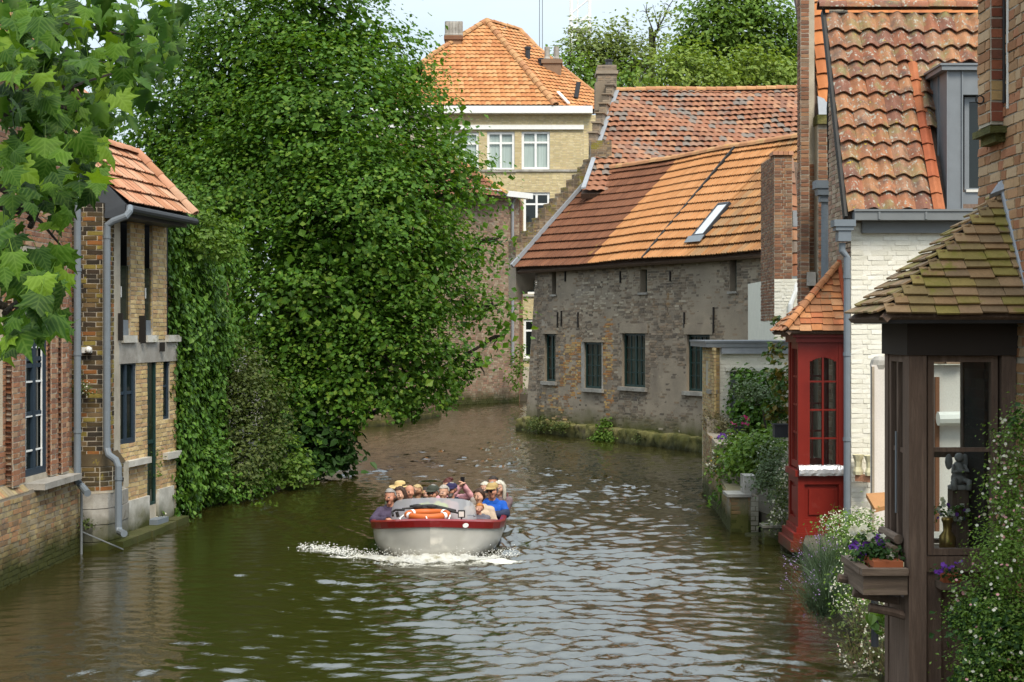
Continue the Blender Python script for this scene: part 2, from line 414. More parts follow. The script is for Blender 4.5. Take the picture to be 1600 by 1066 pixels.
    leaf('linden_leaf', [(.08, .175, .018), (.06, .145, .015), (.098, .2, .02), (.048, .12, .013), (.15, .24, .026), (.088, .185, .019), (.068, .155, .016)], tr=.36, namp=.4, nscale=.55)
    leaf('ivy_leaf', [(.085, .18, .022), (.065, .145, .018), (.115, .215, .028), (.05, .12, .015)], tr=.2, rough=.4)
    leaf('olive_leaf', [(.07, .1, .024), (.085, .115, .03), (.055, .08, .02), (.11, .14, .036)])
    leaf('lime_leaf', [(.1, .18, .024), (.12, .21, .03), (.08, .15, .02), (.14, .22, .036)])
    leaf('dark_leaf', [(.03, .075, .014), (.022, .06, .011), (.04, .095, .018)])
    leaf('maple_leaf', [(.036, .09, .007), (.02, .058, .006), (.062, .135, .009), (.014, .042, .005), (.12, .21, .015), (.026, .072, .007), (.048, .115, .009)], tr=.34, rough=.5, nscale=9)
    M_['maple_leaf'].node_tree.nodes['Principled BSDF'].inputs['Specular IOR Level'].default_value = .12
    t_ = M_['maple_leaf'].node_tree; N_ = t_.nodes; l_ = t_.links.new; pb = N_['Principled BSDF']          # pale veins along the five lobes
    tc_ = N_.new('ShaderNodeTexCoord'); sp_ = N_.new('ShaderNodeSeparateXYZ'); l_(tc_.outputs['Object'], sp_.inputs[0])
    def m_(op, a, b=None):
        q = N_.new('ShaderNodeMath'); q.operation = op
        for i_, v_ in enumerate((a, b)):
            if v_ is None: continue
            if isinstance(v_, (int, float)): q.inputs[i_].default_value = v_
            else: l_(v_, q.inputs[i_])
        return q.outputs[0]
    ax_ = m_('ABSOLUTE', sp_.outputs['X']); dd = ax_
    for k_, off in ((.86, 0), (4.1, 0)): dd = m_('MINIMUM', dd, m_('MULTIPLY', m_('ABSOLUTE', m_('SUBTRACT', m_('MULTIPLY', sp_.outputs['Y'], k_), ax_)), 1 / math.hypot(1, k_)))
    side = m_('ABSOLUTE', m_('SUBTRACT', m_('FRACT', m_('MULTIPLY', m_('ADD', sp_.outputs['Y'], m_('MULTIPLY', ax_, -.8)), 7)), .5)); dd = m_('MINIMUM', dd, m_('MULTIPLY', side, .12))
    mr_ = N_.new('ShaderNodeMapRange'); mr_.inputs['From Min'].default_value = .03; mr_.inputs['From Max'].default_value = .008; l_(dd, mr_.inputs['Value'])
    mk = N_.new('ShaderNodeMix'); mk.data_type = 'RGBA'; mk.blend_type = 'ADD'; src = pb.inputs['Base Color'].links[0].from_socket
    l_(m_('MULTIPLY', mr_.outputs['Result'], .8), mk.inputs['Factor']); l_(src, mk.inputs['A']); mk.inputs['B'].default_value = (.05, .07, .015, 1); l_(mk.outputs['Result'], pb.inputs['Base Color'])
    leaf('far_leaf', [(.18, .26, .045), (.2, .28, .05), (.155, .23, .04), (.23, .3, .06)], nscale=.25)
    leaf('far_dark_leaf', [(.12, .215, .03), (.135, .23, .034), (.1, .185, .026), (.16, .25, .04)], nscale=.25)
    leaf('far_pale_leaf', [(.18, .23, .065), (.155, .21, .055), (.21, .26, .08)], nscale=.3)
    leaf('grey_leaf', [(.11, .155, .075), (.09, .13, .06), (.135, .18, .09)], tr=.15)
    leaf('vine_leaf', [(.05, .1, .015), (.07, .12, .02), (.16, .12, .02), (.035, .08, .014), (.11, .12, .02)], tr=.2, rough=.35)
    leaf('dry_stem', [(.16, .13, .06), (.12, .11, .05), (.2, .17, .08)], tr=.1)
    leaf('lavender_stem', [(.075, .115, .06), (.06, .1, .05), (.09, .13, .07)], tr=.15)
    def petal(n, c): M_[n] = mat(n, [c, tuple(v * .85 for v in c)], rough=.6, namp=.08, famp=.03, bump=0, transl=.25)
    petal('white_petal', (.66, .64, .54)); petal('pink_petal', (.62, .3, .32)); petal('purple_petal', (.17, .045, .38)); petal('magenta_petal', (.4, .03, .16)); petal('yellow_petal', (.6, .38, .03)); petal('lilac_petal', (.3, .2, .42))
defmats()

# ------------------------------------------------------------------ bricks, tiles, windows
_c = [(-.5, 0, -.5), (.5, 0, -.5), (.5, 0, .5), (-.5, 0, .5), (-.5, 1, -.5), (.5, 1, -.5), (.5, 1, .5), (-.5, 1, .5)]
BRICKS = []
for _k in range(5):
    v = np.array(_c, float); j = rng.uniform(-1, 1, v.shape) * np.array([.025, .0, .06]); j[:4, 1] = rng.uniform(-.12, .1, 4)
    BRICKS.append(Tmpl(v + j, [(0, 1, 2, 3), (1, 5, 6, 2), (0, 3, 7, 4), (3, 2, 6, 7), (0, 4, 5, 1)]))

def intervals(poly, z):
    xs = []
    for (a, b), (c, d) in zip(poly, poly[1:] + poly[:1]):
        if (b <= z < d) or (d <= z < b): xs.append(a + (z - b) / (d - b) * (c - a))
    xs.sort(); return list(zip(xs[::2], xs[1::2]))
def minus(iv, a, b):
    o = []
    for x, y in iv:
        if b <= x or a >= y: o.append((x, y)); continue
        if x < a: o.append((x, a))
        if b < y: o.append((b, y))
    return o

def lay(batch, W, poly, holes=(), bl=.21, bh=.062, j=.014, proud=.008, depth=.04, base=0.0, jit=1.0, lean=None, header=True, skip=0.0):
    """brick courses over a polygon (u, z) of a wall"""
    zs = [p[1] for p in poly]; z = min(zs) + j / 2; row = 0; z1 = max(zs)
    while z + bh * .6 < z1:
        zc = z + bh / 2; iv = intervals(poly, zc)
        for (a, b, c, d) in holes:
            if b - .01 < zc < d + .01: iv = minus(iv, a, c)
        for x0, x1 in iv:
            if x1 - x0 < .03: continue
            u = x0 + j / 2; k = row % 2; first = True
            while u < x1 - .02:
                full = bl if (not header or (k + (0 if first else 1)) % 2 == 0) else bl * .5
                if first and row % 2: full = bl * (.5 if not header else .72)
                ln = min(full * (1 + random.uniform(-.04, .04)), x1 - j / 2 - u)
                if x1 - j / 2 - (u + ln) < .045: ln = x1 - j / 2 - u
                if ln > .015 and random.random() >= skip:
                    o = base + proud + random.uniform(-.004, .004) * jit + (lean(u + ln / 2, zc) if lean else 0)
                    M = W.mat(u + ln / 2, zc + random.uniform(-.002, .002) * jit, o)
                    s = np.diag([ln, depth, bh * (1 + random.uniform(-.05, .05)), 1])
                    a = random.uniform(-.012, .012) * jit; rr = np.eye(4); rr[0, 0] = rr[2, 2] = math.cos(a); rr[0, 2] = -math.sin(a); rr[2, 0] = math.sin(a)
                    batch.add(random.choice(BRICKS), M @ rr @ s)
                u += ln + j; k += 1; first = False
        z += bh + j; row += 1
    return batch

def rectp(u0, z0, u1, z1): return [(u0, z0), (u1, z0), (u1, z1), (u0, z1)]

def panel(W, u0, z0, u1, z1, holes, th, m, parent, name='wall', out=0.0, reveal=None):
    """a rectangular wall with real openings; reveals go in by th"""
    us = sorted({u0, u1, *[min(max(h[i], u0), u1) for h in holes for i in (0, 2)]})
    zs = sorted({z0, z1, *[min(max(h[i], z0), z1) for h in holes for i in (1, 3)]})
    g = Geo()
    for a, b in zip(us, us[1:]):
        for c, d in zip(zs, zs[1:]):
            mu, mz = (a + b) / 2, (c + d) / 2
            if any(h[0] < mu < h[2] and h[1] < mz < h[3] for h in holes): continue
            g.add([W.pt(a, c, out), W.pt(b, c, out), W.pt(b, d, out), W.pt(a, d, out)], [(0, 1, 2, 3)])
    ring = [(u0, z0, u1, z1, -1)] + [(*h, 1) for h in holes]
    for a, c, b, d, sgn in ring:
        q = [(a, c), (b, c), (b, d), (a, d)]
        for (p, r), (s_, t) in zip(q, q[1:] + q[:1]):
            f = [W.pt(p, r, out), W.pt(s_, t, out), W.pt(s_, t, out - th), W.pt(p, r, out - th)]
            g.add(f, [(0, 1, 2, 3) if sgn > 0 else (3, 2, 1, 0)])
    g.add([W.pt(u0, z0, out - th - .002), W.pt(u1, z0, out - th - .002), W.pt(u1, z1, out - th - .002), W.pt(u0, z1, out - th - .002)], [(3, 2, 1, 0)]) if not holes else None
    return g.obj(name, m, parent)

def window(W, u0, z0, u1, z1, cols, rows, parent, fm, gm, fw=.06, bw=.025, inset=.12, name='window', thick=.06, mull=(), rowcuts=None, pane_in=.02, backing=None):
    """frame with bars as the part, each pane a sub-part"""
    g = Geo(); o1 = -inset + thick / 2; o0 = -inset - thick / 2
    g.wbox(W, u0, z0, u0 + fw, z1, o0, o1); g.wbox(W, u1 - fw, z0, u1, z1, o0, o1)
    g.wbox(W, u0 + fw, z0, u1 - fw, z0 + fw, o0, o1); g.wbox(W, u0 + fw, z1 - fw, u1 - fw, z1, o0, o1)
    a, b, c, d = u0 + fw, u1 - fw, z0 + fw, z1 - fw
    uc = [a + (b - a) * i / cols for i in range(cols + 1)]
    zc = [c + (d - c) * t for t in rowcuts] if rowcuts else [c + (d - c) * i / rows for i in range(rows + 1)]
    rows = len(zc) - 1
    for i in range(1, cols):
        w = (fw * .9 if i in mull else bw) / 2
        g.wbox(W, uc[i] - w, c, uc[i] + w, d, o0 + .008, o1 - (.004 if i in mull else .012))
    for k in range(1, rows):
        g.wbox(W, a, zc[k] - bw / 2, b, zc[k] + bw / 2, o0 + .011, o1 - .016)
    f = g.obj(name, fm, parent)
    for i in range(cols):
        for k in range(rows):
            p = Geo(); p.add([W.pt(uc[i], zc[k], -inset - pane_in + .02), W.pt(uc[i + 1], zc[k], -inset - pane_in + .02), W.pt(uc[i + 1], zc[k + 1], -inset - pane_in + .02), W.pt(uc[i], zc[k + 1], -inset - pane_in + .02)], [(0, 1, 2, 3)])
            p.obj('pane', gm, f)
    if backing:
        p = Geo(); p.add([W.pt(u0, z0, -inset - .1), W.pt(u1, z0, -inset - .1), W.pt(u1, z1, -inset - .1), W.pt(u0, z1, -inset - .1)], [(0, 1, 2, 3)])
        p.obj(backing[0], backing[1], f)
    return f

def _pantile(n=9, th=.05, amp=.2):
    """unit tile: x 0..1 across, y 0..1 up the slope, z out; S-shaped section, thick lower edge"""
    V = []; F = []
    for y, zz in ((0, 0), (1, -.03)):
        for i in range(n):
            x = i / (n - 1)
            V.append((x * 1.08, y, zz + amp * (.5 - .5 * math.cos(2 * math.pi * (x * .95 + .08))) ))
    for i in range(n):
        x = i / (n - 1); V.append((x * 1.08, 0, amp * (.5 - .5 * math.cos(2 * math.pi * (x * .95 + .08))) - th))
    for i in range(n - 1):
        F.append((i, i + 1, n + i + 1, n + i)); F.append((2 * n + i, 2 * n + i + 1, i + 1, i))
    F.append((0, n, 2 * n)); return Tmpl(V, F)
PANTILE = _pantile(); PANTILE_FLAT = _pantile(7, .06, .13)
def _inter():
    """interlocking tile with a rib on each edge and a roll down the middle"""
    pr = [(0, .1), (.1, .1), (.16, .02), (.44, .02), (.5, .11), (.56, .02), (.9, .02), (1.0, .08)]
    n = len(pr); V = [(x, 0, z) for x, z in pr] + [(x, 1, z - .04) for x, z in pr] + [(x, 0, z - .1) for x, z in pr]; F = []
    for i in range(n - 1):
        F.append((i, i + 1, n + i + 1, n + i)); F.append((2 * n + i, 2 * n + i + 1, i + 1, i))
    return Tmpl(V, F)
INTERTILE = _inter()
FLATS = []
for _k in range(4):
    v = np.array([(x, y, z) for z in (-1, 0) for y in (0, 1) for x in (0, 1)], float)
    v[:, 0] += rng.uniform(-.015, .015, 8); v[[0, 1, 4, 5], 1] += rng.uniform(-.05, .05); v[4:, 2] += rng.uniform(-.15, .15, 4)
    FLATS.append(Tmpl(v, [(0, 2, 3, 1), (4, 5, 7, 6), (0, 1, 5, 4), (2, 6, 7, 3), (0, 4, 6, 2), (1, 3, 7, 5)]))

def plane_axes(P0, P1, P2):
    """P0->P1 along the eave, P2 anywhere up the slope"""
    P0, P1, P2 = map(lambda p: np.asarray(p, float), (P0, P1, P2))
    eu = P1 - P0; eu /= np.linalg.norm(eu); ev = P2 - P0; ev -= eu * np.dot(ev, eu); ev /= np.linalg.norm(ev)
    return P0, eu, ev, np.cross(eu, ev)

def tile_facet(batch, O, eu, ev, en, poly, w, ex, tm, zs, tilt=.12, lap=1.25, flat=False, jit=1.0, v0=0.0, lift=0.0, u_org=None, warp=None):
    """rows of tiles over a polygon (u, v) of a roof plane"""
    vs = [p[1] for p in poly]; vm = max(vs); v = min(vs) + v0; row = 0
    while v < vm - ex * .35:
        for a, b in intervals(poly, min(v + ex * .5, vm - 1e-4)):
            if b - a < w * .2: continue
            if flat:
                u = a - (w * .5 if row % 2 else 0)
            else:
                uo = a if u_org is None else u_org
                u = uo + math.floor((a - uo) / w + 1e-6) * w
            while u < b - w * .12:
                ua, ub = max(u, a), min(u + w * (1 + (random.uniform(-.1, .1) * jit if flat else 0)), b)
                if not flat: ua, ub = u, u + w
                if ub - ua > w * .12 and (flat or (ua > a - w * .6 and ub < b + w * .6)):
                    t = random.choice(tm) if isinstance(tm, list) else tm
                    ang = tilt + random.uniform(-.02, .02) * jit
                    cv = ev * math.cos(ang) - en * math.sin(ang); cn = np.cross(eu, cv)
                    M = np.eye(4); M[:3, 0] = eu * (ub - ua - (.004 if flat else 0)); M[:3, 1] = cv * ex * lap; M[:3, 2] = cn * zs
                    pos = O + eu * ua + ev * (v + random.uniform(-.012, .012) * jit) + en * (lift + ex * lap * math.sin(tilt) + random.uniform(0, .004) * jit)
                    if warp is not None: pos = pos + en * warp(ua, v)
                    M[:3, 3] = pos
                    batch.add(t, M)
                u = u + w if not flat else ub
        v += ex; row += 1
    return batch

def uv_of(P, O, eu, ev): P = np.asarray(P) - O; return (float(np.dot(P, eu)), float(np.dot(P, ev)))

def ridge_run(batch, a, b, r=.13, step=.34, seg=6):
    """half-round cap tiles from a to b"""
    a, b = np.asarray(a, float), np.asarray(b, float); L_ = np.linalg.norm(b - a); n = max(1, int(L_ / step)); d = (b - a) / L_
    x = np.cross(d, (0, 0, 1)); x /= np.linalg.norm(x); y = np.cross(x, d)
    for i in range(n):
        M = np.eye(4); M[:3, 0] = x * r; M[:3, 1] = d * (L_ / n * 1.08); M[:3, 2] = y * r * random.uniform(.95, 1.05); M[:3, 3] = a + d * (L_ / n * i) + np.array([0, 0, random.uniform(-.006, .006)])
        batch.add(CAPT, M)
def _cap(seg=7):
    V = []; F = []
    for y, s in ((0, 1.12), (1, .95)):
        for i in range(seg):
            q = math.pi * i / (seg - 1); V.append((math.cos(q) * s, y, math.sin(q) * s))
    for i in range(seg): 
        q = math.pi * i / (seg - 1); V.append((math.cos(q) * .85, 0, math.sin(q) * .85))
    for i in range(seg - 1): F.append((i, seg + i, seg + i + 1, i + 1)); F.append((2 * seg + i, i, i + 1, 2 * seg + i + 1))
    return Tmpl(V, F)
CAPT = _cap()

# ------------------------------------------------------------------ foliage
def leaf_mesh(name, P, nrm, size, mat_, aspect=.9, fold=.25, tip=None, mat2=None, frac2=0.0, detail=0):
    """many small folded leaves in one mesh: centres P, normals nrm"""
    n = len(P); P = np.asarray(P, float)
    nrm = nrm / (np.linalg.norm(nrm, axis=1)[:, None] + 1e-9)
    if tip is None: tip = rng.normal(size=(n, 3)) + np.array([0, 0, -.6])
    t = tip - nrm * np.sum(tip * nrm, axis=1)[:, None]; t /= (np.linalg.norm(t, axis=1)[:, None] + 1e-9)
    s = np.cross(nrm, t); sz = np.broadcast_to(np.asarray(size, float), (n,))[:, None] * rng.uniform(.7, 1.25, (n, 1))
    if detail:
        # base, two shoulders each side, tip
        V = np.stack([P - t * sz * .5, P - t * sz * .25 + s * sz * aspect * .42 + nrm * sz * fold * .4, P + t * sz * .12 + s * sz * aspect * .42 + nrm * sz * fold * .4, P + t * sz * .55 - nrm * sz * fold * .3, P + t * sz * .12 - s * sz * aspect * .42 + nrm * sz * fold * .4, P - t * sz * .25 - s * sz * aspect * .42 + nrm * sz * fold * .4], axis=1).reshape(-1, 3)
        b = np.arange(n) * 6
        F = [np.concatenate([np.stack([b, b + 1, b + 2, b + 3], 1), np.stack([b, b + 3, b + 4, b + 5], 1)])]
    else:
        V = np.stack([P - t * sz * .5, P + s * sz * aspect * .5 + nrm * sz * fold * .5, P + t * sz * .55, P - s * sz * aspect * .5 + nrm * sz * fold * .5], axis=1).reshape(-1, 3)
        b = np.arange(n) * 4
        F = [np.concatenate([np.stack([b, b + 1, b + 2], 1), np.stack([b, b + 2, b + 3], 1)])]
    ms = [mat_] + ([mat2] if mat2 else []); mi = None
    if mat2: q = (rng.random(n) < frac2).astype(np.int32); mi = np.concatenate([q, q])
    return mk_mesh(name, V, F, mats=ms, midx=mi)

def sprays(lobes, per_m2, spray_r, n_leaf, shell=(.72, 1.04), flat=.45, front_only=None, noise_amp=.22, gap=.42, gap_scale=.55):
    """leaf centres and normals on lumpy lobes [(centre, radii)]; gaps cut by noise"""
    Ps = []; Ns = []
    for c, r in lobes:
        c = np.asarray(c, float); r = np.array([r] * 3 if np.isscalar(r) else r, float)
        area = 4 * math.pi * ((r[0] * r[1]) ** 1.6 / 3 + (r[0] * r[2]) ** 1.6 / 3 + (r[1] * r[2]) ** 1.6 / 3) ** (1 / 1.6)
        m = max(4, int(area * per_m2)); d = rng.normal(size=(m, 3)); d /= np.linalg.norm(d, axis=1)[:, None]
        if front_only is not None: d = d[d[:, 1] < front_only]
        k = rng.uniform(shell[0], shell[1], len(d))
        for dd, kk in zip(d, k):
            p = c + dd * r * kk
            nv = mnoise.noise(Vector(p * gap_scale)) 
            if nv < -gap + 0.0: continue
            p = c + dd * r * (kk + noise_amp * mnoise.noise(Vector(p * .9 + 7)))
            m2 = max(3, int(n_leaf * random.uniform(.6, 1.4)))
            q = rng.normal(size=(m2, 3)) * np.array([1, 1, flat]) * spray_r * random.uniform(.7, 1.3)
            q[:, 2] -= np.hypot(q[:, 0], q[:, 1]) * .35
            Ps.append(p + q); nn = dd * .7 + np.array([0, 0, .75]) + rng.normal(size=(m2, 3)) * .42; Ns.append(nn)
    return np.vstack(Ps), np.vstack(Ns)

def limb(g, a, b, r0, r1, bend=.25, n=6, seg=7):
    a, b = np.asarray(a, float), np.asarray(b, float); L_ = np.linalg.norm(b - a); o = rng.normal(size=3) * bend * L_ * .3
    pts = [a + (b - a) * t + o * math.sin(math.pi * t) + rng.normal(size=3) * .02 * L_ * (0 < t < 1) for t in np.linspace(0, 1, n)]
    g.tube(pts, [r0 + (r1 - r0) * t for t in np.linspace(0, 1, n)], seg); return pts

def flower_mesh(name, P, r, mat_, up=(0, -.7, .7), spread=.5, petals=5, centre=None):
    """small flat flowers: petal fans"""
    n = len(P); nr = np.asarray(up, float) + rng.normal(size=(n, 3)) * spread; nr /= np.linalg.norm(nr, axis=1)[:, None]
    a = np.cross(nr, rng.normal(size=(n, 3))); a /= np.linalg.norm(a, axis=1)[:, None]; b = np.cross(nr, a)
    rr = np.broadcast_to(np.asarray(r, float), (n,)) * rng.uniform(.7, 1.2, n)
    k = petals * 2; V = [P - nr * rr[:, None] * .15]
    for i in range(k):
        q = 2 * math.pi * i / k; rad = 1.0 if i % 2 == 0 else .72
        V.append(P + (a * math.cos(q) + b * math.sin(q)) * rr[:, None] * rad)
    V = np.stack(V, 1).reshape(-1, 3); base = np.arange(n) * (k + 1)
    F = np.concatenate([np.stack([base, base + 1 + i, base + 1 + (i + 1) % k], 1) for i in range(k)])
    return mk_mesh(name, V, [F], mat_)

def blades(name, base, tips, w, mat_, sag=.25, seg=3):
    """thin curved stems from base to tips"""
    base = np.asarray(base, float); tips = np.asarray(tips, float); n = len(base); V = []; side = rng.normal(size=(n, 3)); side[:, 2] *= .2; side /= np.linalg.norm(side, axis=1)[:, None]
    for k in range(seg + 1):
        t = k / seg; p = base * (1 - t) + tips * t; p = p + np.array([0, 0, 1]) * (sag * np.linalg.norm(tips - base, axis=1) * t * (1 - t))[:, None]
        ww = w * (1 - .75 * t); V += [p - side * ww, p + side * ww]
    V = np.stack(V, 1); m = V.shape[1]; V = V.reshape(-1, 3); b = np.arange(n) * m
    F = np.concatenate([np.stack([b + 2 * k, b + 2 * k + 1, b + 2 * k + 3, b + 2 * k + 2], 1) for k in range(seg)])
    return mk_mesh(name, V, [F], mat_)
# ------------------------------------------------------------------ water, banks, ground
def water_material():
    m = bpy.data.materials.new('canal_water'); m.use_nodes = True; t = m.node_tree; N = t.nodes; l = t.links.new
    b = N['Principled BSDF']; b.inputs['Base Color'].default_value = (.024, .021, .0045, 1)
    b.inputs['Roughness'].default_value = .03; b.inputs['IOR'].default_value = 2.35
    g = N.new('ShaderNodeNewGeometry'); mp_ = N.new('ShaderNodeMapping'); mp_.inputs['Scale'].default_value = (1, 1.5, 1); l(g.outputs['Position'], mp_.inputs['Vector'])
    h = None
    for sc, dist in ((8, .006), (21, .002)):
        n = N.new('ShaderNodeTexNoise'); n.inputs['Scale'].default_value = sc; n.inputs['Detail'].default_value = 3; n.inputs['Distortion'].default_value = .8
        l(mp_.outputs['Vector'], n.inputs['Vector'])
        p = N.new('ShaderNodeBump'); p.inputs['Strength'].default_value = .75; p.inputs['Distance'].default_value = dist
        l(n.outputs['Fac'], p.inputs['Height'])
        if h is not None: l(h, p.inputs['Normal'])
        h = p.outputs['Normal']
    l(h, b.inputs['Normal'])
    at_ = N.new('ShaderNodeAttribute'); at_.attribute_name = 'foam'
    n = N.new('ShaderNodeTexNoise'); n.inputs['Scale'].default_value = 14; n.inputs['Detail'].default_value = 6; n.inputs['Roughness'].default_value = .75; l(g.outputs['Position'], n.inputs['Vector'])
    ad = N.new('ShaderNodeMath'); ad.operation = 'ADD'; l(at_.outputs['Fac'], ad.inputs[0]); l(n.outputs['Fac'], ad.inputs[1])
    r = N.new('ShaderNodeMapRange'); r.inputs['From Min'].default_value = .98; r.inputs['From Max'].default_value = 1.25; l(ad.outputs[0], r.inputs['Value'])
    d = N.new('ShaderNodeBsdfDiffuse'); d.inputs['Color'].default_value = (.62, .61, .54, 1)
    ms = N.new('ShaderNodeMixShader'); l(r.outputs['Result'], ms.inputs[0]); l(b.outputs[0], ms.inputs[1]); l(d.outputs[0], ms.inputs[2])
    l(ms.outputs[0], N['Material Output'].inputs['Surface'])
    return m

BOW = np.array([-1.28, 21.35])
def water():
    ys = [-30, -10, 2, 8, 11.5]; y = 12.8
    while y < 76: ys.append(y); y += .022 + .00007 * y * y
    ys += [80, 95]
    xs = [-12, -9, -8] + list(np.arange(-7.4, 6.2, .055)) + [6.6, 7.5, 9, 12, 20, 35, 62]
    X, Y = np.meshgrid(np.array(xs), np.array(ys)); Z = np.zeros_like(X)
    rg = np.random.default_rng(3)
    wx = .35 * np.sin(X * .7 + Y * .31) + .3 * np.sin(X * .23 - Y * .53 + 1); wy = .4 * np.sin(X * .41 + Y * .27 + 2) + .25 * np.sin(X * .9 - Y * .2)
    # livelier water in the middle and to the right, calmer along the shaded left bank
    amp = .35 + .75 / (1 + np.exp(-(X + 2.6 + .03 * (Y - 20)) * 1.1))
    amp *= .55 + .45 / (1 + np.exp((X - 3.0) * 3))
    pat = .65 + .35 * np.sin(X * .8 + 1.3 * np.sin(Y * .33)) * np.sin(Y * .62 + 1.1 * np.sin(X * .5))
    for i in range(64):
        lam = .09 * (7.0 ** rg.random()); th = math.pi / 2 + rg.normal() * .5; k = 2 * math.pi / lam
        a = .0072 * lam ** .88
        Z += amp * pat * a * np.sin(k * (math.cos(th) * (X + wx) + math.sin(th) * (Y + wy)) + rg.random() * 6.3)
    print('slope rms', float(np.std(np.gradient(Z, axis=0)[300:600, 100:200] / np.gradient(Y, axis=0)[300:600, 100:200])))
    # the boat's wake: two arms that spread back from the bow, chop between them
    dx = X - BOW[0]; dy = Y - BOW[1]
    for sgn in (-1, 1):
        ang = R(31); ux, uy = sgn * math.sin(ang), math.cos(ang); nx, ny = uy, -sgn * math.sin(ang)
        along = dx * ux + dy * uy; across = (dx * nx + dy * ny) * sgn
        env = np.exp(-((across + .1) / (.34 + .03 * np.clip(along, 0, 9))) ** 2) * (along > -.2) * np.exp(-np.clip(along, 0, 30) / 5.5)
        env = env * (1 - np.exp(-np.clip(along, 0, 30) / .9)); Z += .085 * env * np.sin(2 * math.pi * (across * 1.5 + along * .12) + 1.2) + .03 * env
    inside = (dy > -.3) * np.exp(-(np.abs(dx) / (1.2 + .55 * np.clip(dy, 0, 20))) ** 4) * np.exp(-np.clip(dy, 0, 40) / 22)
    for i in range(36):
        lam = .12 + .3 * rg.random(); th = rg.random() * 6.3; k = 2 * math.pi / lam
        Z += inside * .0024 * (lam / .25) * np.sin(k * (math.cos(th) * (X + wx) + math.sin(th) * (Y + wy)) + rg.random() * 6.3)
    edge = (X > -7.4) & (X < 6.2) & (Y > 12.7) & (Y < 76); Z *= edge
    foam = np.zeros_like(X)
    foam += .6 * np.exp(-(((X + 1.25) / 1.2) ** 4)) * np.exp(-((Y - 21.12 - .28 * np.abs(X + 1.25) ** 1.7) / .2) ** 2)
    for (fx, fy, sx, sy, a) in ((-2.5, 21.9, .55, .25, .68), (-3.05, 22.5, .45, .22, .55), (-3.3, 22.9, .2, .1, .5), (-.1, 21.5, .5, .16, .6), (-2.2, 22.6, .3, .8, .4), (3.7, 28.2, .7, .3, .38), (3.5, 25.3, .7, .18, .3), (1.3, 23.6, .9, .12, .28), (2.2, 25.0, .6, .12, .26), (3.3, 23.3, .5, .1, .25)):
        foam += a * np.exp(-((X - fx) / sx) ** 2 - ((Y - fy) / sy) ** 2)
    V = np.stack([X, Y, Z], -1).reshape(-1, 3); w = len(xs); h = len(ys)
    i = (np.arange(h - 1)[:, None] * w + np.arange(w - 1)[None, :]).ravel()
    me = mk_mesh('water', V, [np.stack([i, i + 1, i + w + 1, i + w], 1)], water_material(), smooth=True)
    a = me.attributes.new('foam', 'FLOAT', 'POINT'); a.data.foreach_set('value', foam.astype(np.float32).ravel())
    link('water', me, None, None, 'structure')
water()

def setting():
    earth = mat('earth', [(.1, .085, .06), (.07, .06, .045), (.12, .11, .07)], mode='noise', nscale=2, bump=.6)
    g = Geo(); g.add([(-900, -900, -1.6), (900, -900, -1.6), (900, 900, -1.6), (-900, 900, -1.6)], [(0, 1, 2, 3)]); g.obj('ground', earth, None, kind='structure')
    lf = [(-7.35, -30), (-7.25, 22.2), (-6.75, 23.1), (-6.45, 26.3), (-5.35, 31.7), (-5.2, 42), (-6.1, 50.9), (-4.75, 52.3), (-3.3, 58), (-3.6, 65.2), (.1, 69.6), (62, 76), (62, 600), (-600, 600), (-600, -30)]
    rt = [(600, -30), (600, 600), (64, 600), (64, 62), (4.2, 53), (1.1, 49.6), (6.1, 41), (5.2, 33), (4.5, 31), (4.3, 24.6), (4.7, 22.6), (4.3, 21), (3.75, 14), (3.75, -30)]
    for nm, p in (('left_bank', lf[::-1] if False else lf), ('right_bank', rt)):
        g = Geo(); g.prism([(x, y, -1.5) for x, y in p], (0, 0, 1.85)); g.obj(nm, earth, None, kind='structure')
setting()

